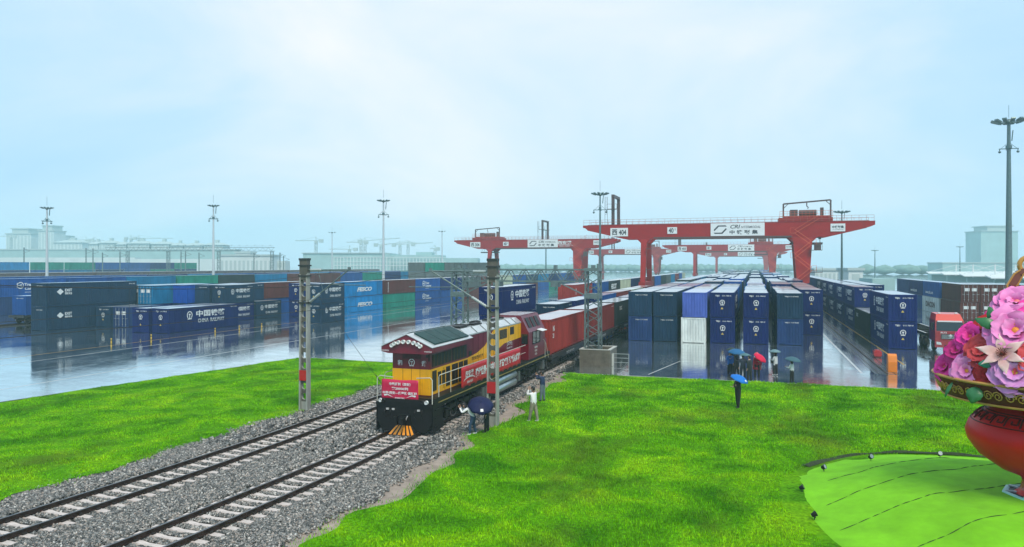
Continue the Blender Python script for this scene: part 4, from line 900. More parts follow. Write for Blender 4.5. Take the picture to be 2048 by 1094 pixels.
# ------------------------------------------------------------------ wagons
M_WAG = mat('wagon_grime', (0.022, 0.020, 0.020), 0.5, var=0.4, scale=3, coat=0.25)
def wagon(x, y, label, L=13.0, detail=True, base=0.222):
    t = thing('flat_wagon', label, 'wagon', (x, y, base), 0, 'flat wagons under containers')
    m = MB(); m.box(-0.22, 0.22, 0.1, L-0.1, 0.62, 1.05)
    for sx in (-1, 1):
        a, b = sorted((sx*1.22, sx*1.36)); m.prism([(0.1, 1.12), (0.1, 0.86), (2.6, 0.82), (4.0, 0.60), (L-4.0, 0.60), (L-2.6, 0.82), (L-0.1, 0.86), (L-0.1, 1.12)], 'x', a, b)
    for yy in np.arange(0.3, L-0.2, 1.03): m.box(-1.22, 1.22, yy, yy+0.16, 0.98, 1.12)
    m.box(-1.36, 1.36, 0, 0.12, 0.80, 1.12); m.box(-1.36, 1.36, L-0.12, L, 0.80, 1.12); m.build('frame', M_WAG, t, fix=True)
    for yb in (1.9, L-1.9):
        b = MB()
        for sx in (-1, 1):
            a, c = sorted((sx*0.92, sx*1.12)); b.prism([(yb-1.15, 0.52), (yb-0.5, 0.28), (yb+0.5, 0.28), (yb+1.15, 0.52), (yb+0.9, 0.66), (yb-0.9, 0.66)], 'x', a, c)
            b.tube([(sx*1.02, yb-0.15, 0.3), (sx*1.02, yb-0.15, 0.6)], 0.09, 6); b.tube([(sx*1.02, yb+0.15, 0.3), (sx*1.02, yb+0.15, 0.6)], 0.09, 6)
        b.box(-1.0, 1.0, yb-0.2, yb+0.2, 0.4, 0.72); bo = b.build('bogie', M_WAG, t, fix=True)
        for e in (-0.875, 0.875): wheelset_parts(bo, 0, yb+e, 0.42, 0.42)
    m = MB(); m.tube([(1.40, 4.5, 0.82), (1.40, L-4.5, 0.82)], 0.02, 5); m.tube([(0.6, 4.0, 0.5), (0.6, 5.1, 0.5)], 0.2, 10)
    for k in range(5): m.box(1.362, 1.38, 4.6+k*0.55, 4.9+k*0.55, 0.72, 0.92, 1)
    m.build('brake_gear', [M_WAG, mat('stencil_grey', (0.30, 0.31, 0.31), 0.6)], t)
    m = MB(); m.box(-0.12, 0.12, -0.32, 0, 0.66, 0.9); m.box(-0.12, 0.12, L, L+0.32, 0.66, 0.9); m.build('coupler', M_WAG, t)
    return t
g_t = 'containers on the trains'; TX = -15.6
tr = [('red', 'corner_n', 'first container behind the locomotive'), ('rust', 'num', 'second container behind the locomotive, beyond the lattice tower'), ('dark', 'exc', 'third container behind the locomotive, lettered white'), ('navy', 'num', 'fourth container behind the locomotive, beside the block'), ('brown', None, 'fifth container behind the locomotive, beside the block'), ('slate', None, 'sixth container behind the locomotive, beside the block')]
y = 52.7
for i, (c, st, d) in enumerate(tr):
    wagon(TX, y, f'dark flat wagon carrying the {d.split(",")[0]}'); container(TX, y+0.4, 1.345, f'{CN[c]} {d}', c, st, group=g_t); y += 13.65
tr2 = [('slate', 'num', 6.06), ('navy', 'num', 12.19), ('blue', None, 12.19), ('rust', None, 12.19), ('cream', None, 12.19), ('rust', None, 12.19)]
y = 68.0
for i, (c, st, L_) in enumerate(tr2):
    wagon(TX-5, y, f'{ORD[i]} flat wagon of the train on the second track'); container(TX-5, y+(6.4 if L_ < 9 else 0.4), 1.345, f'{CN[c]} container on the {ORD[i]} wagon of the second track', c, st, L=L_, group=g_t); y += 13.65
# lone wagon at the far side of the wet yard
g_root = thing('railway_track', 'siding rails running past the diamond stack', 'track'); g_root['kind'] = 'structure'
for sx in (-0.75, 0.75):
    m = MB(); m.box(-93.5+sx-0.04, -93.5+sx+0.04, 30, 190, 0.0, 0.16); m.build('rail', M_RAIL, g_root)
m = MB(); m.box(-95.1, -91.9, 30, 190, 0.0, 0.05); m.build('slab', M_RUN, g_root)
wagon(-93.5, 73.0, 'dark flat wagon carrying a blue box on the siding', base=0.16); container(-93.5, 73.4, 1.285, 'blue container on the siding wagon beside the diamond stack', 'blue', 'num', group=g_t)
# ------------------------------------------------------------------ gantry cranes
M_CRED = mat('crane_red', (0.31, 0.001, 0.002), 0.55, var=0.12, scale=0.8, spec=0.25, grime=0.12)
M_CRAIL = mat('crane_rail_red', (0.38, 0.10, 0.07), 0.5)
M_CDK = mat('crane_machinery', (0.085, 0.045, 0.04), 0.5, var=0.3)
M_COR = mat('crane_stairs', (0.56, 0.085, 0.02), 0.5)
M_CGAL = mat('crane_gallows', (0.075, 0.035, 0.035), 0.5, var=0.2)
M_SIGN = mat('sign_white', (0.72, 0.76, 0.76), 0.4, var=0.06)
M_INK = mat('sign_ink', (0.02, 0.02, 0.03), 0.5)
def crane(Y, x0, xl, xr, x1, num, label, trolley_x, gal_x, detail=True, script=False):
    t = thing('gantry_crane', label, 'crane', (0, Y, 0), 0, 'red gantry cranes over the container block')
    zb, zt = 13.45, 16.4; gy = (-3.0, 3.0)
    for k, y in enumerate(gy):
        m = MB(); w = 0.6
        poly = [(x0, zt), (x1, zt), (x1, zt-0.75), (x1-0.8, zt-1.1), (xr+4.2, zb), (xl-4.2, zb), (x0+1.0, zt-1.1), (x0+0.6, zt-0.6), (x0, zt-0.5)]
        m.prism(poly, 'y', y-w, y+w); m.box(x0+1, x1-1, y-w-0.05, y+w+0.05, zt+0.002, zt+0.07); gd = m.build('girder', M_CRED, t, fix=True)
        m = MB(); m.box(xl+2, xr-2, y-w-0.03, y-w-0.003, zb-0.02, zb+0.30); m.build('girder_flange', M_CDK, gd)
        if detail or k == 0:
            m = MB(); n = int((x1-x0)/1.3)
            for e in ((-1,) if k == 0 else (1,)):
                yy = y+e*(w+0.1)
                for i in range(n+1): xx = x0+0.2+(x1-x0-0.4)*i/n; m.bar((xx, yy, zt), (xx, yy, zt+1.1), 0.045)
                for z in (0.55, 1.1): m.bar((x0+0.2, yy, zt+z), (x1-0.2, yy, zt+z), 0.045)
            m.build('guard_rail', M_CRAIL, gd)
    for x in (x0+0.6, x1-0.6):
        m = MB(); m.box(x-0.3, x+0.3, gy[0]+0.6, gy[1]-0.6, zt-0.7, zt-0.05); m.build('end_beam', M_CRED, t)
    for x, wt, wb in ((xl, 1.25, 0.95), (xr, 3.6, 2.2)):
        for y in gy:
            yb = y*1.7
            for dx in ([0] if x == xr else [0]):
                m = MB(); a, b = wb/2, wt/2
                m.hexa([(x-a, yb-0.5, 4.5), (x+a, yb-0.5, 4.5), (x+a, yb+0.5, 4.5), (x-a, yb+0.5, 4.5)], [(x-b, y-0.55, zb-0.01), (x+b, y-0.55, zb-0.01), (x+b, y+0.55, zb-0.01), (x-b, y+0.55, zb-0.01)])
                m.hexa([(x-b, y-0.55, zb-0.9), (x+b, y-0.55, zb-0.9), (x+b, y+0.55, zb-0.9), (x-b, y+0.55, zb-0.9)], [(x-b-0.9, y-0.57, zb-0.004), (x+b+0.9, y-0.57, zb-0.004), (x+b+0.9, y+0.57, zb-0.004), (x-b-0.9, y+0.57, zb-0.004)])
                m.build('leg', M_CRED, t, fix=True)
        m = MB(); m.box(x-0.65, x+0.65, -6.6, 6.6, 3.5, 4.5); m.build('sill_beam', M_CRED, t)
        for y in (-5.2, 5.2):
            m = MB(); m.hexa([(x-0.4, y-1.0, 0.9), (x+0.4, y-1.0, 0.9), (x+0.4, y+1.0, 0.9), (x-0.4, y+1.0, 0.9)], [(x-0.4, y-0.5, 3.5), (x+0.4, y-0.5, 3.5), (x+0.4, y+0.5, 3.5), (x-0.4, y+0.5, 3.5)])
            m.box(x-0.35, x+0.35, y-1.8, y+1.8, 0.35, 0.9)
            for e in (-1.3, -0.45, 0.45, 1.3): m.tube([(x-0.3, y+e, 0.36), (x+0.3, y+e, 0.36)], 0.27, 12)
            m.build('wheel_truck', M_CRED, t, fix=True)
    # signs
    yf = gy[0]-0.6-0.055
    def sign(xa, xb, za, zc, fn):
        m = MB(); m.box(xa, xb, yf-0.05, yf, za, zc); s = m.build('sign_board', M_SIGN, t)
        mm = MB(); fn(mm, (xa+xb)/2, (za+zc)/2); mm.build('lettering', M_INK, s)
    P = lambda x, z: T(x, yf-0.056, z) @ FRONT
    def s1(mm, cx, cz): text_on(mm, '西', 1, P(cx-0.95, cz), 0.03, width=1.1, height=1.2); text_on(mm, num, 1, P(cx+0.72, cz-0.05), 0.03, width=1.55, height=1.1)
    sign(xl-7.0, xl-3.3, zb+0.55, zb+2.3, s1)
    def s2(mm, cx, cz): text_on(mm, '40', 1, P(cx-0.22, cz), 0.03, width=1.0, height=1.0); text_on(mm, 't', 1, P(cx+0.6, cz+0.25), 0.02, width=0.22, height=0.45)
    sign(xl+4.8, xl+6.75, zb+0.95, zb+2.3, s2)
    def s3(mm, cx, cz):
        lx = cx-3.3
        for k in (1, -1):
            pts = [(-1.35, -0.05), (-0.5, 0.85), (0.95, 0.85), (1.2, 0.6), (-0.35, 0.6), (-1.05, -0.15), (-1.2, -0.3)]
            mm.add([P(lx+k*0.08, cz) @ Vector((q[0]*k, q[1]*k, 0)) for q in pts], [tuple(range(7))])
        text_on(mm, 'CRI', 1, P(cx-0.4, cz+0.55), 0.02, width=1.9, height=0.75, shear=0.25); text_on(mm, 'NTERMODAL', 1, P(cx+2.55, cz+0.45), 0.01, width=3.7, height=0.48, shear=0.25)
        text_on(mm, '中 铁 联 集', 1, P(cx+1.2, cz-0.55), 0.03, width=5.4, height=0.85)
    cx = xl+13.4; sign(cx, cx+10.3, zb+0.38, zt-0.02, s3)
    def s4(mm, cx, cz): text_on(mm, '中铁联集', 1, P(cx, cz+0.1), 0.03, width=2.1, height=0.55); text_on(mm, 'CR INTERMODAL', 1, P(cx, cz-0.38), 0.01, width=2.0, height=0.14)
    sign(xr+5.0, xr+7.6, zb+1.0, zb+2.5, s4)
    if script:
        m = MB(); text_on(m, '西安港', 1, T(xr-4.5, yf-0.01, zb+1.9) @ FRONT, 0.03, width=4.6, height=1.1); text_on(m, 'XIAN PORT', 1, T(xr-4.5, yf-0.01, zb+0.75) @ FRONT, 0.02, width=3.6, height=0.4)
        m.add([(xr-4.5+2.9*math.cos(a), yf-0.01, zb+0.75+0.55*math.sin(a)) for a in np.linspace(PI, 0, 12)]+[(xr-4.5+2.75*math.cos(a), yf-0.01, zb+0.75+0.42*math.sin(a)) for a in np.linspace(0, PI, 12)], [tuple(range(24))]); m.build('lettering', M_SIGN, t)
    # trolley with machinery and service frame
    q = trolley_x; m = MB(); m.box(q-5.2, q+4.6, -3.6, 3.6, zt+0.12, zt+0.85); m.box(q-4.2, q+4.2, -3.0, 3.0, zt+0.85, zt+1.15); tr_ = m.build('trolley', M_CRED, t)
    m = MB(); m.box(q-3.0, q-1.6, -2, 2, zt+1.15, zt+2.5); m.tube([(q-1.3, -0.6, zt+1.9), (q+1.9, -0.6, zt+1.9)], 0.62, 12); m.box(q+2.6, q+3.2, -1, 0, zt+1.15, zt+2.9); m.box(q-0.6, q+0.5, 0.8, 2.4, zt+1.15, zt+2.2); m.build('winch', M_CDK, tr_)
    m = MB()
    for xx, hh in ((q-4.3, 3.6), (q+4.3, 4.2)):
        m.bar((xx, -2.8, zt+0.9), (xx, -2.8, zt+hh), 0.3)
    m.bar((q-4.3, -2.8, zt+3.6), (q+4.3, -2.8, zt+4.2), 0.28); m.bar((q-4.3, -2.8, zt+2.7), (q-3.4, -2.8, zt+3.6), 0.12); m.bar((q+4.3, -2.8, zt+3.2), (q+3.4, -2.8, zt+4.1), 0.12)
    m.tube([(q, -2.8, zt+3.9), (q, -2.8, zt+3.1), (q+0.3, -2.8, zt+2.8), (q+0.15, -2.8, zt+2.6)], 0.1, 6); m.build('service_frame', M_CGAL, tr_)
    m = MB()
    for i in range(15): xx = q-5.0+9.6*i/14; m.bar((xx, -3.7, zt+0.8), (xx, -3.7, zt+2.1), 0.05)
    for z in (1.15, 1.6, 2.1): m.bar((q-5.0, -3.7, zt+z), (q+4.6, -3.7, zt+z), 0.05)
    m.build('guard_rail', M_COR, tr_)
    m = MB(); m.box(q-3, q+3, -1.2, 1.2, zb-1.35, zb-1.0)
    for sx in (-2.6, 2.6):
        for yy in (-1, 1): m.bar((q+sx, yy, zb-1.0), (q+sx*0.9, yy, zt), 0.06)
    m.build('spreader', M_CDK, tr_)
    # gallows for the cable at one end
    m = MB()
    for yy, hh in ((-3.3, 6.4), (3.3, 6.4)):
        m.bar((gal_x, yy, zt), (gal_x, yy, zt+hh), 0.62, 0.5)
    m.bar((gal_x, -3.6, zt+6.15), (gal_x, 3.6, zt+6.15), 0.6, 0.55); ga = m.build('gallows', M_CGAL, t)
    m = MB()
    for k in range(13): m.bar((gal_x-1.7, -3.4, zt+2.3+k*0.3), (gal_x-1.2, -3.4, zt+2.3+k*0.3), 0.04)
    for xx in (-1.7, -1.2): m.bar((gal_x+xx, -3.4, zt), (gal_x+xx, -3.4, zt+6), 0.06)
    m.box(gal_x-1.2, gal_x+0.9, -4.0, -2.8, zt+3.3, zt+3.4)
    for xx in (-1.1, 0.9): m.bar((gal_x+xx, -4.0, zt+3.4), (gal_x+xx, -4.0, zt+4.4), 0.05)
    m.bar((gal_x-1.1, -4.0, zt+4.4), (gal_x+0.9, -4.0, zt+4.4), 0.05); m.build('ladder', M_CGAL, ga)
    # stairs zig-zagging up the right leg
    m = MB(); zs = [4.4, 6.9, 9.4, 11.9, 14.2]; yy = -5.9
    side = 1
    for i in range(len(zs)-1):
        yv = -5.85+i*0.42; xa, xb = xr-side*1.5, xr+side*1.5
        for e in (0, 0.75): m.bar((xa, yv-0.3, zs[i]+e), (xb, yv-0.3, zs[i+1]+e), 0.085)
        for k in range(9):
            f = k/8; m.bar((xa+(xb-xa)*f, yv-0.25, zs[i]+(zs[i+1]-zs[i])*f), (xa+(xb-xa)*f, yv+0.25, zs[i]+(zs[i+1]-zs[i])*f), 0.05)
        m.box(min(xb, xb+side*0.8), max(xb, xb+side*0.8), yv-0.4, yv+0.4, zs[i+1]-0.04, zs[i+1]); 
        m.bar((xb+side*0.8, yv-0.4, zs[i+1]), (xb+side*0.8, yv-0.4, zs[i+1]+1), 0.05); m.bar((xb, yv-0.4, zs[i+1]+1), (xb+side*0.8, yv-0.4, zs[i+1]+1), 0.05)
        side = -side
    m.bar((xr-1.5, yf-0.3, 14.2), (xr+3.0, yf-0.3, 17.0), 0.08); m.bar((xr-1.5, yf-0.3, 14.9), (xr+3.0, yf-0.3, 17.7), 0.06); m.build('stair', M_COR, t)
    m = MB()
    for z in (6.5, 10.8): 
        m.box(xr+1.3, xr+3.4, -5.4, -4.2, z, z+0.1); m.box(xl+0.6, xl+1.8, -5.0, -4.2, z+0.5, z+0.6)
        for xx in (1.4, 2.4, 3.4): m.bar((xr+xx, -5.4, z), (xr+xx, -5.4, z+1.1), 0.05)
        m.bar((xr+1.4, -5.4, z+1.1), (xr+3.4, -5.4, z+1.1), 0.05)
    m.box(xr+2.0, xr+3.2, -5.2, -4.4, 10.9, 12.3); m.build('platform', M_CDK, t)
    for k in range(3):
        m = MB(); x = xr-2.0+k*2.6; m.lathe([(0.05, 0.25), (0.3, 0.0), (0.3, -0.1), (0.0, -0.1)], 8, (x, -2.0, zb-0.3)); m.build('floodlight', M_CDK, t)
    return t
crane(158.0, -34.8, -21.9, 8.8, 21.6, '404', 'big red gantry crane with sign 404 over the container block', 9.6, -28.4)
crane(322.0, -37.4, -24.0, 6.7, 19.5, '403', 'hazy red gantry crane with sign 403 behind the big one', 2.5, -30.5, detail=False)
crane(505.0, -37.4, -24.0, 6.7, 19.5, '402', 'faint red gantry crane farthest away over the block', 4.5, -30.5, detail=False)
crane(238.0, -97.8, -84.9, -54.4, -41.8, '304', 'red gantry crane with sign 304 over the wet yard', -86.0, -66.5, detail=True, script=True)
crane(395.0, -92.0, -79.0, -49.0, -36.5, '303', 'hazy red gantry crane between signs 304 and 404', -52.0, -72.5, detail=False)

# end stops of the runway, runway clamp
m = MB(); m.prism([(0, 0.02), (0, 0.75), (0.12, 1.2), (0.4, 1.35), (0.7, 1.1), (0.8, 0.02)], 'x', -0.30, 0.30); o = m.build('end_stop', mat('orange_paint', (0.75, 0.20, 0.006), 0.4, var=0.12, coat=0.4), fix=True); o.location = (9.75, 61.2, 0)
tag(o, 'bright orange end stop block of the crane runway', 'end stop')
m = MB(); m.box(-0.3, 0.3, 0, 0.9, 0.1, 0.5); m.box(-0.2, 0.2, 0.1, 0.8, 0.5, 0.6); m.box(-0.22, 0.22, 0.1, 0.8, 0.0, 0.1); o = m.build('cable_box', mat('red_box', (0.40, 0.02, 0.03), 0.4, var=0.15)); o.location = (10.1, 70.6, 0.015)
tag(o, 'low red box on the crane runway beyond the orange stop', 'box')

# ------------------------------------------------------------------ overhead line: concrete masts, lattice portal, wires
M_CONC = mat('mast_concrete', (0.31, 0.32, 0.29), 0.55, var=0.35, scale=1.6, stretch=(1, 1, 0.4), grime=0.6)
M_STL = mat('galvanised_steel', (0.15, 0.20, 0.20), 0.4, 0.4, var=0.3, scale=3)
M_DKST = mat('dark_fitting', (0.03, 0.035, 0.035), 0.5)
M_INS = mat('insulator_glaze', (0.36, 0.42, 0.42), 0.2, coat=0.5)
def mast(x, y, H, side, label, tx, holes_from=0.3):
    t = thing('catenary_mast', label, 'mast', (x, y, 0), 0, 'concrete masts of the overhead line')
    m = MB(); hw = 0.275
    for sx in (-1, 1):
        a, b = sorted((sx*hw, sx*(hw-0.085))); m.hexa([(a, -0.17, -0.2), (b, -0.17, -0.2), (b, 0.17, -0.2), (a, 0.17, -0.2)], [(a*0.86, -0.15, H), (b*0.86, -0.15, H), (b*0.86, 0.15, H), (a*0.86, 0.15, H)])
    z = 0.0; ww = hw-0.085; n = 16                                    # web pierced by round holes
    while z < H-0.35:
        hh = min(0.56, H-z); r = 0.175 if z > 0.2 else 0.0; k = 1-0.14*z/H; w = ww*k+0.02; cz = z+hh/2
        for yy in (-0.05, 0.05):
            if r > 0:
                o_ = []; i_ = []
                ca = math.atan2(hh/2, w); an = sorted([2*PI*(q+0.5)/16 for q in range(16)]+[ca, PI-ca, PI+ca, 2*PI-ca]); n = 20
                for a in an:
                    c, s_ = math.cos(a), math.sin(a); sc = min(w/abs(c) if abs(c) > 1e-6 else 9, (hh/2)/abs(s_) if abs(s_) > 1e-6 else 9)
                    o_.append((c*sc, yy, cz+s_*sc)); i_.append((c*r, yy, cz+s_*r))
                # square corners
                m.add(o_+i_, [(q, (q+1) % n, n+(q+1) % n, n+q) for q in range(n)], 1)
                for sx in (-1, 1):
                    for sz in (-1, 1): pass
            else: m.add([(-w, yy, z), (w, yy, z), (w, yy, z+hh), (-w, yy, z+hh)], [(0, 1, 2, 3)])
        if r > 0:
            n = 16; A = [(math.cos(2*PI*(q+0.5)/n)*r, -0.05, cz+math.sin(2*PI*(q+0.5)/n)*r) for q in range(n)]; B = [(p[0], 0.05, p[2]) for p in A]
            m.add(A+B, [(q, (q+1) % n, n+(q+1) % n, n+q) for q in range(n)])
        z += hh
    m.box(-0.24, 0.24, -0.152, 0.152, H-1.15, H, 1); m.build('post', [M_CONC, mat('mast_stained', (0.095, 0.09, 0.075), 0.6, var=0.5, scale=1.5, grime=0.6)], t)
    for q in ((-0.3, 0.3, -0.2, 0.2, H-0.42, H-0.34), (-0.27, 0.27, -0.18, 0.18, H-0.1, H+0.02), (-0.3, 0.3, -0.2, 0.2, H-2.45, H-2.36), (-0.29, 0.29, -0.19, 0.19, H-0.98, H-0.9)): m = MB(); m.box(*q); m.build('clamp', M_DKST, t)
    m = MB(); m.box(-0.22 if side > 0 else -0.24, 0.2, -0.20, -0.18, 1.72, 2.28); m.build('number_plate', mat('plate_red', (0.42, 0.012, 0.012), 0.4, var=0.1), t)
    ar = MB(); dx = tx-x; zt = H-0.62
    ar.tube([(side*0.25, 0, zt), (dx*1.03, 0, zt+0.02)], 0.035, 8); ar.tube([(side*0.25, 0, H-2.4), (dx*0.98, 0, zt)], 0.04, 8); ar.tube([(dx*0.3, 0, zt), (dx*0.42, 0, H-1.78)], 0.016, 6)
    ar.tube([(dx*0.55, 0, H-1.40), (dx*1.02, 0, H-1.42), (dx*1.36, 0, H-1.42)], 0.026, 6); ar.box(dx-0.07, dx+0.07, -0.05, 0.05, zt-0.02, zt+0.16); can = ar.build('cantilever', M_STL, t)
    for a, b in (((side*0.35, 0, zt), (side*1.05, 0, zt)), ((side*0.32, 0, H-2.36), (side*0.32+(dx*0.98-side*0.25)*0.26, 0, H-2.36+(zt-H+2.4)*0.26))):
        A, B = Vector(a), Vector(b); n_ = 9; pts = []; rs = []
        for i in range(n_*2+1): pts.append(A.lerp(B, i/(n_*2))); rs.append(0.085 if i % 2 else 0.05)
        q = MB(); q.tube(pts, rs, 8); q.build('insulator', M_INS, can)
    return t
mast(-23.35, 34.85, 8.35, 1, 'concrete mast with round holes standing on the grass left of the tracks', -20.6)
mast(-12.25, 34.3, 8.3, -1, 'concrete mast with round holes in front of the locomotive banner', -15.6)
m = MB(); m.tube([(-23.3, 34.95, 7.2), (-22.6, 42.6, 0.1)], 0.012, 5); m.tube([(-22.68, 41.6, 1.05), (-22.64, 42.1, 0.55)], 0.03, 6); tag(m.build('guy_wire', M_DKST), 'thin guy wire slanting from the left mast to the grass', 'wire')
PY = 59.0
def lattice(m, x, y, w, z0, z1, step, b=0.10, taper=1.0):
    c = [(-1, -1), (1, -1), (1, 1), (-1, 1)]; P = lambda k, z: (x+c[k][0]*w/2*(1-(1-taper)*(z-z0)/(z1-z0)), y+c[k][1]*w/2*(1-(1-taper)*(z-z0)/(z1-z0)), z)
    for k in range(4): m.bar(P(k, z0), P(k, z1), b)
    z = z0; s_ = 0
    while z < z1-0.01:
        zn = min(z+step, z1)
        for k in range(4):
            j = (k+1) % 4; m.bar(P(k if s_ else j, z), P(j if s_ else k, zn), b*0.5); 
        z = zn; s_ = 1-s_
def portal():
    t = thing('catenary_portal', 'grey lattice steel portal spanning both tracks behind the locomotive', 'portal', (0, 0, 0))
    for x in (-12.45, -24.1):
        m = MB(); lattice(m, x, PY, 1.15, 0.2, 7.65, 0.62, 0.13, 0.9); m.box(x-0.62, x+0.62, PY-0.62, PY+0.62, 5.3, 5.7); m.box(x-0.6, x+0.6, PY-0.6, PY+0.6, 7.5, 7.75)
        m.box(x-0.15, x+0.15, PY-0.15, PY+0.15, 7.75, 8.0); m.box(x+0.4, x+0.5, PY-0.5, PY+0.5, 7.75, 8.1); m.build('tower', M_STL, t)
    m = MB(); n = 16; xa, xb = -23.6, -12.95
    for yy in (PY-0.45, PY+0.45):
        for z in (6.65, 7.62): m.bar((xa, yy, z), (xb, yy, z), 0.11)
        for i in range(n):
            f0, f1 = i/n, (i+1)/n; z0, z1 = (6.65, 7.62) if i % 2 else (7.62, 6.65); m.bar((xa+(xb-xa)*f0, yy, z0), (xa+(xb-xa)*f1, yy, z1), 0.07)
    for i in range(n+1):
        xx = xa+(xb-xa)*i/n
        for z in (6.65, 7.62): m.bar((xx, PY-0.45, z), (xx, PY+0.45, z), 0.06)
    for s_, x in ((1, xa), (-1, xb)): m.bar((x, PY-0.4, 5.5), (x+s_*2.4, PY-0.4, 6.65), 0.1)
    bm_ = m.build('beam', M_STL, t)
    for x in (-20.6, -15.6):
        m = MB(); m.box(x-0.3, x+0.3, PY-0.5, PY+0.5, 6.2, 6.62); m.tube([(x, PY, 6.3), (x, PY, 5.9)], 0.04, 6); m.build('hanger', M_STL, bm_)
        m = MB(); m.box(x-0.12, x+0.12, PY-0.2, PY+0.2, 7.68, 8.0); m.build('bracket', M_STL, bm_)
    return t
portal()
t = thing('plinth', 'hollow concrete plinth around the foot of the lattice tower', 'plinth', (-12.0, 58.9, 0))
m = MB(); w, d, h = 1.22, 1.5, 1.3
for x0, x1, y0, y1 in ((-w, w, -d, -d+0.22), (-w, w, d-0.22, d), (-w, -w+0.22, -d+0.22, d-0.22), (w-0.22, w, -d+0.22, d-0.22)): m.box(x0, x1, y0, y1, 0, h)
m.build('wall', mat('stained_concrete', (0.13, 0.115, 0.09), 0.5, var=0.35, scale=2, grime=0.5, coat=0.3), t)
m = MB()
for x0, x1, y0, y1 in ((-w-0.03, w+0.03, -d-0.03, -d+0.22), (-w-0.03, w+0.03, d-0.22, d+0.03), (-w-0.03, -w+0.22, -d+0.22, d-0.22), (w-0.22, w+0.03, -d+0.22, d-0.22)): m.box(x0, x1, y0, y1, h+0.002, h+0.06)
m.build('coping', mat('coping_pale', (0.42, 0.42, 0.38), 0.5, var=0.2), t)
m = MB()
for e in (0.5, 0.95): m.tube([(w+0.08, -d+e, 0.02), (w+0.08, -d+e, 1.0)], 0.06, 8)
m.build('pipe', mat('pipe_pale', (0.50, 0.52, 0.48), 0.4), t)
m = MB()
for x in (0.15, 1.35): m.bar((x, 0, 0), (x, 0, 0.95), 0.05)
for z in (0.25, 0.6, 0.93): m.bar((0.15, 0, z), (1.35, 0, z), 0.04)
o = m.build('railing', M_BAR); o.location = (-10.85, 58.6, 0); tag(o, 'short pale pipe railing beside the concrete plinth', 'railing')
def wire(pts, r, label, name='overhead_wire'):
    m = MB(); m.tube(pts, r, 5); return tag(m.build(name, M_DKST), label, 'wire', 'overhead line wires')
for tx, who in ((-20.6, 'the empty track'), (-15.6, 'the locomotive')):
    off = lambda y: (track_x(y)+15.6)*1.0
    def cat(y): u = ((y-34.5) % 24.5)/24.5; return 7.72-0.5*4*u*(1-u)
    ys = list(np.arange(3, 84, 2.0))
    wire([(tx+off(y), y, cat(y)) for y in ys], 0.010, f'sagging carrier wire above {who}')
    mm = MB(); mm.tube([(tx+off(y), y, 6.30) for y in ys], 0.009, 5)
    for y in np.arange(5, 82, 5.5): mm.tube([(tx+off(y), y, 6.3), (tx+off(y), y, cat(y))], 0.005, 4)
    tag(mm.build('overhead_wire', M_DKST), f'contact wire with droppers above {who}', 'wire', 'overhead line wires')

# ------------------------------------------------------------------ high mast lights
M_MAST = mat('mast_steel', (0.11, 0.17, 0.175), 0.4, 0.4, var=0.2)
M_MASTW = mat('mast_pale', (0.55, 0.60, 0.62), 0.4, 0.2)
def high_mast(x, y, H, label, r0=0.32, ring=2.2, pale=False, cams=True, nl=12):
    t = thing('high_mast_light', label, 'light mast', (x, y, 0), 0, 'high mast lights of the yard')
    m = MB(); m.tube([(0, 0, 0), (0, 0, H*0.5), (0, 0, H)], [r0, r0*0.72, r0*0.42], 12); m.build('pole', M_MASTW if pale else M_MAST, t)
    m = MB(); g1 = ring/2.2; m.lathe([(0.0, 0.55*g1), (0.35*g1, 0.4*g1), (0.6*g1, 0.05), (0.6*g1, -0.1), (0.15, -0.25)], 14, (0, 0, H)); m.tube([(0, 0, H+0.7), (0, 0, H+2.6)], 0.03, 5); crown = m.build('lamp_crown', M_MAST, t)
    for k in range(nl):
        a = 2*PI*k/nl; q = MB(); q.bar((0.7*math.cos(a), 0.7*math.sin(a), H-0.05), (ring*0.75*math.cos(a), ring*0.75*math.sin(a), H+0.1), 0.08)
        M = T(ring*0.88*math.cos(a), ring*0.88*math.sin(a), H+0.12) @ Matrix.Rotation(a, 4, 'Z') @ Matrix.Rotation(R(-22), 4, 'Y'); b = MB(); g2 = ring/2.2; b.box(-0.42*g2, 0.42*g2, -0.28*g2, 0.28*g2, -0.10*g2, 0.14*g2); q.merge(b, M); q.build('floodlight', M_MAST, crown)
    if cams:
        m = MB(); zc = H*0.865; m.tube([(0, 0, zc), (0, 0, zc+0.5)], r0*0.8, 10); m.bar((-1.3, 0, zc), (1.3, 0, zc), 0.12); m.bar((0, -1.3, zc), (0, 1.3, zc), 0.12)
        for sx in (-1, 1): m.tube([(sx*1.2, 0, zc), (sx*1.2, 0, zc-0.3)], 0.07, 6); m.lathe([(0.0, -0.28), (0.2, -0.15), (0.2, 0.05), (0, 0.08)], 8, (sx*1.2, 0, zc-0.4)); m.bar((sx*1.1, 0, zc), (sx*0.2, 0, zc+0.8), 0.05)
        m.bar((0.45, 0.2, zc+1.2), (0.6, 0.2, zc+2.8), 0.12); m.build('camera_bracket', M_MAST, t)
    return t
high_mast(36.5, 129.9, 29.6, 'tall dark light mast rising above the flower basket', 0.55)
high_mast(-27.6, 137.0, 21.2, 'dark light mast in front of the big red crane', 0.30, 1.6)
high_mast(17.6, 172, 19.2, 'slim dark light mast to the right of the big crane leg', 0.30, 1.6)
high_mast(-145.4, 120.6, 20.2, 'pale light mast before the city towers', 0.36, 1.25, True)
high_mast(-118.2, 140.1, 21.5, 'pale light mast before the rail footbridge truss', 0.36, 1.25, True)
high_mast(-78.7, 147.8, 22.2, 'tallest pale light mast before the long hall', 0.36, 1.4, True)
high_mast(-179.2, 288.5, 22.4, 'far pale light mast at the end of the long hall', 0.4, 1.6, True, False, 6)
high_mast(-132.6, 303.8, 22.9, 'far pale light mast beside the 304 crane', 0.4, 1.6, True, False, 6)
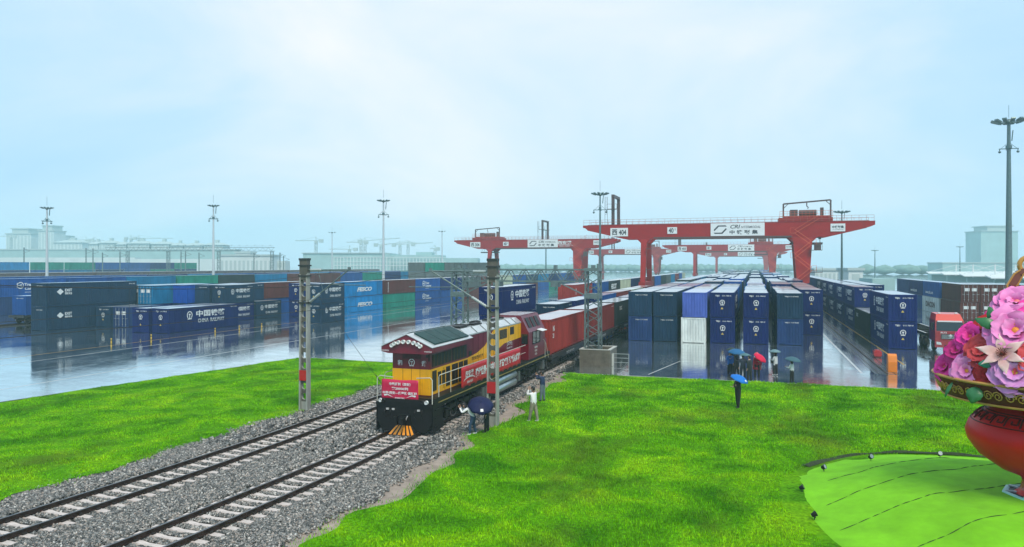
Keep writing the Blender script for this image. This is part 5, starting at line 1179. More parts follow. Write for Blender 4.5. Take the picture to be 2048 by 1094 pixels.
high_mast(-88.6, 318.3, 23.4, 'hazy light mast seen above the 304 crane', 0.4, 1.6, False, False, 6)
high_mast(110.5, 478.4, 18.2, 'hazy light mast beyond the white canopy roofs', 0.4, 1.8, False, False, 6)
high_mast(60.0, 430.0, 15.5, 'fainter light mast left of the canopy roofs', 0.4, 1.8, False, False, 6)

# yellow bollards along the line before the lone lettered container
for i, (x, y) in enumerate(((-63.2, 58.6), (-62.6, 63.2), (-61.7, 72.0), (-61.3, 75.8), (-60.9, 79.6))):
    t = thing('bollard', f'short yellow bollard, {ORD[i]} from the left before the lone lettered container', 'bollard', (x+1.2, y, 0), 0, 'yellow bollards on the wet yard')
    m = MB(); m.lathe([(0.0, 0.58), (0.05, 0.57), (0.065, 0.54), (0.065, 0.02)], 10); m.build('post', mat('bollard_yellow', (0.62, 0.42, 0.05), 0.4, var=0.15), t)
    m = MB(); m.lathe([(0.068, 0.34), (0.068, 0.44)], 10); m.build('band', M_BLK, t)
    m = MB(); m.lathe([(0.0, 0.03), (0.16, 0.03), (0.16, 0.0)], 10); m.build('foot', M_BLK, t)
# ------------------------------------------------------------------ far buildings (real places, faded by the haze and by haze painted into their colours)
_c, _s = math.cos(R(YAW)), math.sin(R(YAW))
def at(px, z):
    """ground point at depth z along the camera axis for a column of the photograph"""
    x = (px-1024)/1480*z; return Vector((x*_c-z*_s, x*_s+z*_c, 0))
def hh(py, z): return 8.0+(530-py)*z/1480
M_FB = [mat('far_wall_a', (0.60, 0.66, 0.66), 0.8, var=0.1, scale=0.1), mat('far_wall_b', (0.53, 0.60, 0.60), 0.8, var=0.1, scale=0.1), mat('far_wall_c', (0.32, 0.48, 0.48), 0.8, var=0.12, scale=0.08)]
M_FW = mat('far_window_hazed', (0.42, 0.50, 0.50), 0.3); M_FR = mat('far_roof_hazed', (0.40, 0.48, 0.48), 0.7); M_FP = mat('far_white', (0.66, 0.70, 0.70), 0.6, var=0.05)  # walls, windows and roofs lightened and blued: part of the haze is painted in
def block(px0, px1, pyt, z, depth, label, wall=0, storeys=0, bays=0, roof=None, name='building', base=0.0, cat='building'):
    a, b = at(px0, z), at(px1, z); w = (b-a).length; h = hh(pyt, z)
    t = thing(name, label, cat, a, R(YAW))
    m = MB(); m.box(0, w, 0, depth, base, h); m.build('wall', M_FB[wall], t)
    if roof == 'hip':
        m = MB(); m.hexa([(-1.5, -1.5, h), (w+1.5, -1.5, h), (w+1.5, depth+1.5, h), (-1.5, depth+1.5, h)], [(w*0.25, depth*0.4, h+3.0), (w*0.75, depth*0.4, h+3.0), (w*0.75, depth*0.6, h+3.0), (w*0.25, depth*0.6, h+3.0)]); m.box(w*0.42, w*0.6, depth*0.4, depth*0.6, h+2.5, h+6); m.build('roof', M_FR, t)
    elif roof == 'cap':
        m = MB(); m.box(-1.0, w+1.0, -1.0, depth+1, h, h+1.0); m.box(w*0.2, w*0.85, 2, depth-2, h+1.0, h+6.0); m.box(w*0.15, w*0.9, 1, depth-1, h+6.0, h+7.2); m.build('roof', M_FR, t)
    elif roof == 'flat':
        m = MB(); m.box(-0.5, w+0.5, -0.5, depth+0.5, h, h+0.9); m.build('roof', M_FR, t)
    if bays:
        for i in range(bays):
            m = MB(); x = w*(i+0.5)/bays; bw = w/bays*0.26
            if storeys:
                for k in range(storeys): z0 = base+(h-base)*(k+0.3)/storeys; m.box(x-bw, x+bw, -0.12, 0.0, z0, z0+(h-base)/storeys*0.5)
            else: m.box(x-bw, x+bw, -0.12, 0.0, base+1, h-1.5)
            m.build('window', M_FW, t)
    return t
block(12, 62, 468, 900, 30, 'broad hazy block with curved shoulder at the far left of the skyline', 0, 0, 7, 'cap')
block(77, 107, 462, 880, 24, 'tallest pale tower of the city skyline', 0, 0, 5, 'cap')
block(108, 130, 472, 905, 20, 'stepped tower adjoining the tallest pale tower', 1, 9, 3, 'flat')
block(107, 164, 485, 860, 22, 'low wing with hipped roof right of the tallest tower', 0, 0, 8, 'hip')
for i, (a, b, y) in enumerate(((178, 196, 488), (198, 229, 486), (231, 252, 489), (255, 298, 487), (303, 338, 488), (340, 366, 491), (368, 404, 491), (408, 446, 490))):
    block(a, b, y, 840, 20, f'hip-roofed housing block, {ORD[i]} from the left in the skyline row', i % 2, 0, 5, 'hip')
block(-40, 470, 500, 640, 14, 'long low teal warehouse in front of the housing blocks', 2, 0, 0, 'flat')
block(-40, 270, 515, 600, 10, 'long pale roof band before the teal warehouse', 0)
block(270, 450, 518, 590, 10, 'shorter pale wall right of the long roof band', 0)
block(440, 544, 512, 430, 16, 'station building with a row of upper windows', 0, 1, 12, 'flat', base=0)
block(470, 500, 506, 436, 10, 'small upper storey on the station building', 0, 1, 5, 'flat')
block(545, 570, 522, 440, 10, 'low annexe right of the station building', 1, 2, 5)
# long hall with white columns
def hall():
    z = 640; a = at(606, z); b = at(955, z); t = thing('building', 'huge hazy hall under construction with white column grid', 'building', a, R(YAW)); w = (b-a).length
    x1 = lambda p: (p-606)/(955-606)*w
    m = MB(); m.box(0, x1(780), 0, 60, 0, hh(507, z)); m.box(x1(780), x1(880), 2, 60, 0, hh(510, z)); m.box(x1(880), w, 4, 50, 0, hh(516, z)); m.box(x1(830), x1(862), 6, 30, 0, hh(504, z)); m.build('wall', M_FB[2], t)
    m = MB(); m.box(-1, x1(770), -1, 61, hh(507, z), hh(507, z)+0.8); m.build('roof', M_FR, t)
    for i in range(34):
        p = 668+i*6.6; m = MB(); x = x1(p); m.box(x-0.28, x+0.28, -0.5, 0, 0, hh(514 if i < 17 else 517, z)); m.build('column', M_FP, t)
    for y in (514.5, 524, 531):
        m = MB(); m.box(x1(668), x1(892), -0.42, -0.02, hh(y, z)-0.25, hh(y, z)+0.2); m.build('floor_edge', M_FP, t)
hall()
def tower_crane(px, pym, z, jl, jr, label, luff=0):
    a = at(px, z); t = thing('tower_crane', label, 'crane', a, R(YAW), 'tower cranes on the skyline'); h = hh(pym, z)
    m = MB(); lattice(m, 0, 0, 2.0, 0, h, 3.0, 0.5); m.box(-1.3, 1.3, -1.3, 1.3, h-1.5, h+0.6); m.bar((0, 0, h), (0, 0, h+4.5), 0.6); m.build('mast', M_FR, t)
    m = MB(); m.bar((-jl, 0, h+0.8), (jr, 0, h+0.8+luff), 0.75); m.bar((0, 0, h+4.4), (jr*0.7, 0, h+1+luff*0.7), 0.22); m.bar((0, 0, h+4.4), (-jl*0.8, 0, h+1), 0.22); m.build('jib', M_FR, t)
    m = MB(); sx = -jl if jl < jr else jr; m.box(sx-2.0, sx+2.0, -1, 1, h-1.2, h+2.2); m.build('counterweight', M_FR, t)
for i, (px, y, jl, jr, lf) in enumerate(((632, 483, 20, 5, 0), (699, 500, 20, 6, 0), (722, 486, 14, 5, 0), (730, 484, 5, 34, 3), (762, 491, 5, 6, 0), (800, 491, 6, 32, 2), (816, 490, 22, 5, 2), (870, 499, 5, 3, 0))):
    tower_crane(px, y, 720, jl, jr, f'hazy tower crane, {ORD[i]} from the left above the long hall', lf)
for i, (px, y, jl, jr, lf) in enumerate(((22, 474, 14, 4, 0), (172, 481, 22, 7, 0), (188, 482, 6, 12, 0), (262, 478, 6, 16, 0), (278, 478, 5, 40, 0))):
    tower_crane(px, y, 880, jl, jr, f'hazy tower crane, {ORD[i]} from the left above the housing blocks', lf)
# lattice footbridge-like signal gantry
def gantry():
    z = 330; a = at(210, z); b = at(548, z); t = thing('signal_gantry', 'long lattice rail gantry with birds perched along its top', 'gantry', a, R(YAW)); w = (b-a).length
    m = MB(); z0, z1 = hh(502, z), hh(495, z)
    for zz in (z0, z1): m.bar((0, 0, zz), (w, 0, zz), 0.16); m.bar((0, 1.4, zz), (w, 1.4, zz), 0.16)
    n = 60
    for i in range(n): m.bar((w*i/n, 0, z0 if i % 2 else z1), (w*(i+1)/n, 0, z1 if i % 2 else z0), 0.10); m.bar((w*i/n, 0, z1), (w*i/n, 0, z1+0.7), 0.05)
    m.bar((0, 0, z1+0.7), (w, 0, z1+0.7), 0.06)
    for i in range(22): x = w*(i+0.5)/22; m.bar((x-0.25, 0, z1+0.9), (x+0.2, 0, z1+1.15), 0.16)
    m.build('beam', M_STL, t)
    for f in (0.13, 0.37, 0.67, 0.985):
        m = MB(); lattice(m, w*f, 0.7, 1.1, 0, z0, 1.2, 0.16); m.build('post', M_STL, t)
gantry()
for i, (px, y) in enumerate(((48, 495), (172, 496), (186, 497), (205, 505), (240, 503), (362, 503), (371, 502), (398, 505), (508, 506), (560, 505), (567, 512))):
    a = at(px, 300); m = MB(); m.bar((0, 0, 0), (0, 0, hh(y, 300)), 0.32); m.bar((0, 0, hh(y, 300)-0.5), (2.4, 0, hh(y, 300)-1.4), 0.12); m.bar((0, 0, hh(y, 300)-2.2), (2.4, 0, hh(y, 300)-1.4), 0.10); o = m.build('catenary_mast', M_STL); o.location = a; o.rotation_euler.z = R(YAW)
    tag(o, f'slim rail mast, {ORD[i]} from the left before the teal warehouse', 'mast', 'far rail masts')
# long train of brown open wagons behind the far rows
for i in range(16):
    m = MB(); L = 13.4; m.box(-1.5, 1.5, 0.2, L-0.2, 1.1, 3.1)
    for k in range(8): yy = 0.4+k*1.75; m.box(1.5, 1.58, yy, yy+0.12, 1.1, 3.1)
    m.box(-1.56, 1.56, 0.15, L-0.15, 3.1, 3.2, 1); m.box(-1.2, 1.2, 0.2, L-0.2, 0.8, 1.1, 2)
    for yy in (1.2, 2.9, L-2.9, L-1.2):
        m.tube([(-0.8, yy, 0.45), (0.8, yy, 0.45)], 0.42, 10, 2)
    o = m.build('open_wagon', [mat('wagon_brown', (0.105, 0.085, 0.085), 0.5, var=0.25, scale=0.7, coat=0.3), mat('wagon_rim', (0.42, 0.42, 0.42), 0.4, coat=0.5), M_WAG])
    o.location = (-163, 78+i*13.9, 3.0); tag(o, f'grey brown open wagon, {ORD[i]} from the left in the long far train', 'wagon', 'open wagons of the far train')
m = MB(); m.box(-167, -159, 20, 420, 0.0, 3.02); tag(m.build('embankment', mat('embankment_gravel', (0.12, 0.12, 0.11), 0.8, var=0.3, scale=0.3)), 'low embankment under the long far train', 'embankment', kind='structure')
m = MB(); m.box(-268, -250, 100, 420, 0.0, 3.2); tag(m.build('embankment', mat('embankment_gravel', (0.12, 0.12, 0.11), 0.8)), 'low bank under the container row below the skyline', 'embankment', kind='structure')
# boxes half hidden beyond the lattice portal
for i, (px, w_, c) in enumerate(((828, 1, 'grey'), (862, 1, 'green'), (880, 1, 'green'), (900, 1, 'grey'), (920, 1, 'grey'))):
    a = at(px, 235); container(a.x-2, a.y, 5.9, f'hazy {CN[c]} container, {ORD[i]} from the left atop the far stack beside crane 304', c, None, H=2.896, group='far stack beside crane 304', one=True, rz=R(-60)); LOWER.append((a.x-2, a.y, 0, 5.88, 'grey', R(-60)))
# right-hand horizon
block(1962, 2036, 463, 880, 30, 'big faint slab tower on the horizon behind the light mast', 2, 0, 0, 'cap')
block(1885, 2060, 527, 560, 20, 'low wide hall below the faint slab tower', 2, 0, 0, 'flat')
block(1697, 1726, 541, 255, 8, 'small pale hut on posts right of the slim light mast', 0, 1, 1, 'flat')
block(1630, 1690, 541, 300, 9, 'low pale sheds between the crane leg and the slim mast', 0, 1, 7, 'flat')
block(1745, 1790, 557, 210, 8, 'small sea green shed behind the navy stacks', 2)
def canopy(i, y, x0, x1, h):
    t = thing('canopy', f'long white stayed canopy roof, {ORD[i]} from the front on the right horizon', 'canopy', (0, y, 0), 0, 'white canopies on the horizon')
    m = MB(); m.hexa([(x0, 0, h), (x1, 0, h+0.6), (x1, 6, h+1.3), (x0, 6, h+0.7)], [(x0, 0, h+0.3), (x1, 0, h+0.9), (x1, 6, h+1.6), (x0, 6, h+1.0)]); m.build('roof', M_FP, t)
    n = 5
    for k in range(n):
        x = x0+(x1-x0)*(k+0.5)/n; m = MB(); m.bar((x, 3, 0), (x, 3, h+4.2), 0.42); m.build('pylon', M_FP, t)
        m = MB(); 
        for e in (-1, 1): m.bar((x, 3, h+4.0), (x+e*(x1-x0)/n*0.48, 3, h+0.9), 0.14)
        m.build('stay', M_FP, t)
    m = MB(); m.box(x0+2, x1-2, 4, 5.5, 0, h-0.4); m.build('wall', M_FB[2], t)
for i in range(5): canopy(i, 205+i*42, 62+i*3, 148+i*10, 4.0)
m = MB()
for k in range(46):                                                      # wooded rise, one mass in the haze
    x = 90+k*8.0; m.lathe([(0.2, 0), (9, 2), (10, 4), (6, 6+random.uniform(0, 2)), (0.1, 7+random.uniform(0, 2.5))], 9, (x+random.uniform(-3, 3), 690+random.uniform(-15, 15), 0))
tag(m.build('treeline', mat('far_trees_hazed', (0.15, 0.25, 0.22), 0.9, var=0.3, scale=0.2)), 'hazy wooded rise along the right horizon', 'trees', kind='stuff')  # tree green made paler and bluer, haze painted into the colour
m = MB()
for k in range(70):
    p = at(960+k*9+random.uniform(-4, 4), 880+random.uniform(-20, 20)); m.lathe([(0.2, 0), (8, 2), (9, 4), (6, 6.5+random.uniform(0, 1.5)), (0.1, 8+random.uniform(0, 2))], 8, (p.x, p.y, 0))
tag(m.build('treeline', mat('far_trees_hazed', (0.15, 0.25, 0.22), 0.9)), 'hazy line of trees behind the cranes', 'trees', kind='stuff')
def lower_mass():
    m = MB(); cs = ['navy', 'slate', 'blue', 'grey']; ms = [mat('far_container_'+c, CC[c], 0.45, var=0.25, scale=0.8, coat=0.4) for c in cs]
    for x, y, z, H, c, rz in LOWER:
        b = MB(); b.box(-1.2, 1.2, 0.01, 12.18, z, z+H-0.01, cs.index(c) if c in cs else random.randrange(4)); m.merge(b, T(x, y, 0) @ Matrix.Rotation(rz, 4, 'Z'))
    return tag(m.build('far_containers', ms), 'bottom tiers of the far container rows, hidden behind nearer ones', 'containers', kind='stuff')
lower_mass()
# ------------------------------------------------------------------ people and umbrellas
M_SKIN = mat('skin', (0.48, 0.29, 0.21), 0.55); M_HAIR = mat('black_hair', (0.012, 0.010, 0.010), 0.45)
def ik(Sh, Hd, l1, l2, pole):
    d = Hd-Sh; L = min(d.length, (l1+l2)*0.985); dn = d.normalized(); Hd = Sh+dn*L
    a = (l1*l1-l2*l2+L*L)/(2*L); h = math.sqrt(max(l1*l1-a*a, 0)); pv = (pole-dn*pole.dot(dn)).normalized(); return Sh+dn*a+pv*h, Hd
def person(loc, face, label, top, legs, shoes=(0.02, 0.02, 0.02), h=1.72, lean=0.0, lh=None, rh=None, stride=0.06, bend=0.0, long_top=0.0, hair=True, hair_long=False, extra=None, wide=1.1):
    """one continuous skinned body; local frame faces +Y; lh, rh: where the left and right hand reach"""
    k = h/1.72; V = Vector
    root = thing('person', label, 'person', loc, R(face), 'people on the yard and lawn')
    piv = V((0, 0, 0.92)); Rm = Matrix.Rotation(R(-lean), 3, 'X')
    U = lambda x, y, z: piv+Rm @ (V((x, y, z))-piv)
    kz = 0.92-bend*0.1; hip = V((0, -bend*0.1, 0))
    vs, rs, ed, tg = [], [], [], []
    def av(p, r, t): vs.append(V(p)); rs.append(r); tg.append(t); return len(vs)-1
    pel = av(V((0, 0, 0.93))+hip, (0.155*wide, 0.125), 'P'); ab = av(U(0, 0, 1.10)+hip, (0.145*wide, 0.115), 'T'); ch = av(U(0, 0.0, 1.30)+hip, (0.165*wide, 0.12), 'T'); nb = av(U(0, 0.0, 1.455)+hip, (0.075, 0.075), 'T'); nk = av(U(0, 0.01, 1.52)+hip, (0.052, 0.055), 'S')
    for a, b in ((pel, ab), (ab, ch), (ch, nb), (nb, nk)): ed.append((a, b))
    for sx, st in ((-1, stride), (1, -stride)):
        hp = av(V((sx*0.10, 0, 0.86))+hip, (0.098, 0.105), 'P'); kn = av((sx*0.115, st*0.55+bend*0.12, 0.48), (0.066, 0.07), 'P'); an = av((sx*0.12, st, 0.10), (0.045, 0.05), 'P'); he = av((sx*0.12, st-0.02, 0.045), (0.042, 0.042), 'F'); to = av((sx*0.13, st+0.16, 0.035), (0.04, 0.03), 'F')
        for a, b in ((pel, hp), (hp, kn), (kn, an), (an, he), (he, to)): ed.append((a, b))
    hands = []
    for sx, tgt in ((-1, lh), (1, rh)):
        shp = U(sx*0.195*wide, 0, 1.415)+hip; t_ = V(tgt) if tgt else U(sx*0.27, 0.03, 0.80)+hip
        el, wr = ik(shp, t_, 0.285, 0.25, V((sx*0.5, -0.45, -0.8)))
        s_ = av(shp, (0.062, 0.065), 'T'); e_ = av(el, (0.046, 0.046), 'T'); w_ = av(wr, (0.034, 0.034), 'T'); dr = (wr-el).normalized(); pm = av(wr+dr*0.075, (0.036, 0.022), 'S')
        for a, b in ((ch, s_), (s_, e_), (e_, w_), (w_, pm)): ed.append((a, b))
        hands.append((wr+dr*0.06, dr, sx))
    me = bpy.data.meshes.new('body'); me.from_pydata([tuple(p) for p in vs], ed, []); tmp = bpy.data.objects.new('body', me); COL.objects.link(tmp)
    sk = tmp.modifiers.new('skin', 'SKIN'); sk.use_smooth_shade = True; sk.branch_smoothing = 0.6
    for i, d in enumerate(me.skin_vertices[0].data): d.radius = (rs[i][0]*1.3, rs[i][1]*1.3) if tg[i] in 'TP' else (rs[i][0]*1.1, rs[i][1]*1.1); d.use_root = (i == 0)
    sb = tmp.modifiers.new('sub', 'SUBSURF'); sb.levels = 1; sb.render_levels = 1
    dg = bpy.context.evaluated_depsgraph_get(); bm_ = bpy.data.meshes.new_from_object(tmp.evaluated_get(dg)); bpy.data.objects.remove(tmp)
    m = MB(); m.v = [tuple(q.co) for q in bm_.vertices]; m.f = [list(p.vertices) for p in bm_.polygons]
    order = {'T': 0, 'P': 1, 'F': 2, 'S': 3}
    segs = [(vs[a], vs[b], tg[b]) for a, b in ed]
    for p in bm_.polygons:
        c = p.center; best = (9, 'T')
        for a, b, t_ in segs:
            d = b-a; f = max(0, min(1, (c-a).dot(d)/d.length_squared)); dist = (c-(a+d*f)).length
            if dist < best[0]: best = (dist, t_)
        mi = order[best[1]]
        if mi == 1 and c.z > 0.98: mi = 0
        if mi in (0, 1) and long_top and c.z > 0.95-long_top: mi = 0
        m.mi.append(mi); m.sm.append(True)
    hc = U(0, 0.03, 1.625)+hip; n = 12; prof = [(0.01, -0.125), (0.05, -0.115), (0.072, -0.07), (0.078, 0.0), (0.08, 0.05), (0.068, 0.09), (0.04, 0.115), (0.005, 0.122)]
    hd = MB(); hd.lathe(prof, n, (0, 0, 0), 3, True, 0.95, 1.15)
    hd.add([(0, 0.115, -0.03), (-0.018, 0.088, -0.035), (0.018, 0.088, -0.035), (0, 0.088, 0.015)], [(0, 1, 2), (0, 3, 1), (0, 2, 3)], 3)
    for sx in (-1, 1):
        hd.box(*sorted((sx*0.074, sx*0.088)), -0.02, 0.02, -0.035, 0.03, 3); hd.box(*sorted((sx*0.018, sx*0.042)), 0.084, 0.092, 0.004, 0.016, 4)
    hd.box(-0.022, 0.022, 0.084, 0.090, -0.072, -0.062, 5)
    m.merge(hd, T(*hc) @ Rm.to_4x4())
    for w_, dr, sx in hands:                                            # five separate fingers on each hand
        sd = dr.cross(V((0, 0, 1)));
        if sd.length < 0.1: sd = V((1, 0, 0))
        sd.normalize(); cu = sd.cross(dr).normalized()
        for q, (o_, ln) in enumerate(((-0.028, 0.072), (-0.009, 0.082), (0.010, 0.076), (0.028, 0.06))):
            b = w_+dr*0.05+sd*o_; m.tube([b, b+dr*ln*0.5, b+dr*ln*0.85+cu*ln*0.35], [0.0095, 0.009, 0.007], 5, 3)
        b = w_+dr*0.005-sd*0.03; m.tube([b, b-sd*0.02+dr*0.03, b-sd*0.025+dr*0.055+cu*0.012], [0.011, 0.010, 0.008], 5, 3)
    def cm(tag_, c): return mat(f'cloth_{tag_}_{c[0]:.3f}_{c[1]:.3f}_{c[2]:.3f}', c, 0.7, var=0.18, scale=5)
    o = m.build('body', [cm('top', top), cm('legs', legs), cm('shoe', shoes), M_SKIN, M_HAIR, mat('lip', (0.35, 0.10, 0.09), 0.5)], root)
    if hair:
        hm = MB(); hm.lathe([(0.086, -0.02), (0.09, 0.05), (0.08, 0.1), (0.05, 0.132), (0.005, 0.14)], n, (0, -0.012, 0.0), 0, True, 0.98, 1.16)
        if hair_long: hm.lathe([(0.07, -0.24), (0.088, -0.12), (0.09, -0.02)], n, (0, -0.035, 0), 0, True, 1.0, 0.9)
        else: hm.lathe([(0.07, -0.075), (0.087, -0.02)], n, (0, -0.022, 0), 0, True, 0.98, 1.05)
        hm.xf(T(*hc) @ Rm.to_4x4()); hm.build('hair', M_HAIR, root)
    if extra: extra(root, U, hip)
    root.scale = (k, k, k); return root
def umbrella(loc, tilt, az, r, col, label, shaft=0.75, patch=False, canopy_c=None):
    t = thing('umbrella', label, 'umbrella', loc, R(az), 'open umbrellas'); Mt = Matrix.Rotation(R(tilt), 4, 'X'); n = 8
    m = MB(); rings = []; depth = r*0.42
    for j in range(6):
        f = j/5; ring = []
        for k in range(n*4):
            a = 2*PI*k/(n*4); u = abs(((k % 4)/4)-0.5)*2 if k % 4 else 1.0
            sc = 1-(1-u)*0.07*f; zz = depth*(1-f**1.8)+0.0 if True else 0; zz += (1-u)*0.035*f*r
            ring.append((math.cos(a)*r*f*sc, math.sin(a)*r*f*sc, zz))
        rings.append(ring)
    N_ = n*4; vs = [p for q in rings for p in q]; fs = [(i*N_+k, i*N_+(k+1) % N_, (i+1)*N_+(k+1) % N_, (i+1)*N_+k) for i in range(5) for k in range(N_)]
    m.add(vs, fs, 0, True); m.xf(Mt); cn = m.build('canopy', mat(f'umbrella_{col[0]:.3f}_{col[1]:.3f}_{col[2]:.3f}', col, 0.6, var=0.12, scale=3, spec=0.2), t)
    md = cn.modifiers.new('thickness', 'SOLIDIFY'); md.thickness = 0.006
    if patch:
        m = MB(); a = [(-0.06, -r*0.62), (0.06, -r*0.62), (0.07, -r*0.8), (-0.07, -r*0.8)]
        m.add([(x, y, depth*(1-(abs(y)/r)**1.8)+0.012) for x, y in a], [(0, 1, 2, 3)]); m.xf(Mt); m.build('printed_patch', M_WHT, cn)
    for k in range(n):
        m = MB(); a = 2*PI*k/n; m.tube([(math.cos(a)*r*f, math.sin(a)*r*f, depth*(1-f**1.8)-0.012) for f in (0.05, 0.4, 0.75, 0.99)], 0.005, 4); m.xf(Mt); m.build('rib', M_DKST, t)
    m = MB(); m.tube([(0, 0, depth+0.07), (0, 0, -shaft)], 0.009, 6); m.xf(Mt); m.build('shaft', M_DKST, t)
    m = MB(); m.tube([(0, 0, -shaft), (0, 0, -shaft-0.10), (0.02, 0, -shaft-0.14)], 0.017, 6); m.xf(Mt); m.build('handle', M_DKST, t)
    return t
def phone(loc, az, label):
    m = MB(); m.box(-0.038, 0.038, -0.005, 0.005, -0.075, 0.075); m.box(-0.033, 0.033, 0.0052, 0.0065, -0.068, 0.068, 1); o = m.build('phone', [M_DKST, M_GLS]); o.location = loc; o.rotation_euler.z = R(az); tag(o, label, 'phone', 'phones held up')
BK = (0.010, 0.010, 0.012); NV = (0.012, 0.018, 0.05); WH = (0.78, 0.78, 0.78); GREY = (0.10, 0.16, 0.17)
# beside the mast
person((-12.55, 32.35, 0.05), 108, 'person in a white top and blue jeans bending forward under the navy umbrella', WH, (0.025, 0.055, 0.11), (0.62, 0.62, 0.6), 1.66, lean=42, lh=(-0.10, 0.62, 1.30), rh=(0.06, 0.60, 1.34), stride=0.14, bend=0.5, hair_long=True)
person((-12.1, 33.0, 0.05), 105, 'person in black standing behind the navy umbrella by the mast', BK, BK, BK, 1.72, lean=8, rh=(0.12, 0.30, 1.12))
umbrella((-12.2, 32.45, 1.42), 34, 28, 0.62, (0.010, 0.013, 0.06), 'large navy umbrella held low beside the concrete mast', 0.5, True)
person((-10.66, 35.94, 0.06), 75, 'person in a white shirt and khaki trousers raising a phone on the lawn', WH, (0.25, 0.23, 0.17), (0.5, 0.5, 0.5), 1.76, lh=(-0.05, 0.26, 1.56), rh=(0.07, 0.24, 1.58), stride=0.17)
person((-11.75, 41.46, 0.06), 80, 'person in a dark blue jacket and grey jeans photographing the train', (0.012, 0.028, 0.085), (0.12, 0.16, 0.19), (0.03, 0.03, 0.03), 1.74, lh=(-0.05, 0.36, 1.5), rh=(0.07, 0.34, 1.5), stride=0.05)
# lone figure on the lawn
person((-0.9, 42.98, 0.06), 128, 'person in black on the lawn under a tilted blue umbrella', BK, BK, BK, 1.76, rh=(0.16, 0.16, 1.22), lh=(-0.08, 0.34, 1.18))
umbrella((-0.83, 42.93, 1.66), 24, 65, 0.52, (0.012, 0.16, 0.55), 'bright blue umbrella with a white patch above the figure on the lawn', 0.42, True)
# group at the edge of the wet yard
person((-1.62, 56.8, 0), -160, 'person in black behind the blue umbrella, under the dark umbrella', BK, BK, BK, 1.74, rh=(0.14, 0.22, 1.2))
umbrella((-1.62, 56.7, 1.74), -4, 0, 0.46, (0.028, 0.045, 0.042), 'dark green umbrella rearmost in the group', 0.5)
person((-1.72, 55.9, 0), -140, 'person in a bright blue raincoat left of the suited group', (0.02, 0.13, 0.46), BK, BK, 1.70, rh=(0.16, 0.2, 1.25), long_top=0.12, wide=1.15)
person((-1.25, 55.35, 0), -120, 'person in a dark suit and white shirt under the blue umbrella', (0.02, 0.022, 0.035), (0.015, 0.016, 0.022), BK, 1.76, rh=(0.12, 0.28, 1.15), stride=0.10)
umbrella((-1.25, 55.4, 1.72), 8, 30, 0.64, (0.02, 0.115, 0.26), 'large blue umbrella over the suited group', 0.5)
person((-0.80, 53.9, 0), 10, 'person in a navy suit seen from behind under the grey umbrella', (0.018, 0.026, 0.05), (0.018, 0.024, 0.045), BK, 1.76, rh=(0.18, 0.22, 1.25), wide=1.08)
umbrella((-0.66, 54.1, 1.66), -6, 0, 0.46, (0.075, 0.16, 0.18), 'grey umbrella over the two men in dark suits', 0.45)
person((-0.36, 53.45, 0), 62, 'person in a dark suit facing left at the lawn edge', (0.016, 0.022, 0.024), (0.014, 0.018, 0.020), BK, 1.74)
def hood(root, U, hip):
    hm = MB(); c = U(0, -0.005, 1.645)+hip; hm.lathe([(0.10, -0.16), (0.125, -0.06), (0.125, 0.04), (0.10, 0.12), (0.04, 0.165), (0.0, 0.17)], 12, tuple(c)); hm.build('hood', mat('red_raincoat', (0.55, 0.012, 0.05), 0.35, coat=0.5), root)
    sk_ = MB(); sk_.lathe([(0.30, 0.62), (0.27, 0.95), (0.25, 1.2), (0.22, 1.42)], 14, (0, -0.06, 0), 0, True, 1.0, 0.55); o = sk_.build('raincoat_back', mat('red_raincoat', (0.55, 0.012, 0.05), 0.35), root); md = o.modifiers.new('thickness', 'SOLIDIFY'); md.thickness = 0.006
person((0.13, 54.95, 0), -175, 'person in a red hooded raincoat with a red umbrella', (0.40, 0.01, 0.04), BK, BK, 1.76, rh=(-0.06, 0.28, 1.2), hair=False, extra=hood)
umbrella((0.33, 54.75, 1.48), 38, 62, 0.50, (0.62, 0.008, 0.06), 'crimson umbrella tilted beside the red raincoat', 0.4)
def bag(root, U, hip):
    b = MB(); b.box(-0.30, -0.08, 0.16, 0.24, 0.92, 1.16); b.tube([(-0.28, 0.2, 1.16), (-0.19, 0.12, 1.44), (-0.10, 0.2, 1.16)], 0.008, 5); b.build('handbag', mat('black_bag', (0.03, 0.03, 0.03), 0.4), root)
person((1.41, 56.85, 0), 60, 'person in a white jacket and black trousers holding a bag under the grey umbrella', (0.55, 0.57, 0.56), BK, (0.6, 0.6, 0.58), 1.66, lh=(-0.12, 0.30, 1.15), rh=(0.1, 0.24, 1.2), hair_long=True, long_top=0.12, extra=bag, wide=1.05)
umbrella((1.36, 56.85, 1.70), 0, 0, 0.45, (0.13, 0.22, 0.24), 'pale grey umbrella over the white jacket', 0.5)
person((2.36, 53.14, 0), 70, 'person in a white blouse and black trousers at the right of the group', WH, BK, BK, 1.62, lh=(-0.1, 0.34, 1.2), rh=(0.12, 0.25, 1.2), hair_long=True)
umbrella((2.42, 53.1, 1.60), 10, 70, 0.56, (0.05, 0.12, 0.15), 'dark grey umbrella rightmost on the wet yard', 0.45)
phone((-0.55, 43.0, 1.22), 85, 'phone in the hands of the figure on the lawn')
phone((-10.98, 36.02, 1.66), 75, 'phone raised by the person in the white shirt')
phone((-12.15, 41.54, 1.58), 80, 'phone raised by the person in the blue jacket')

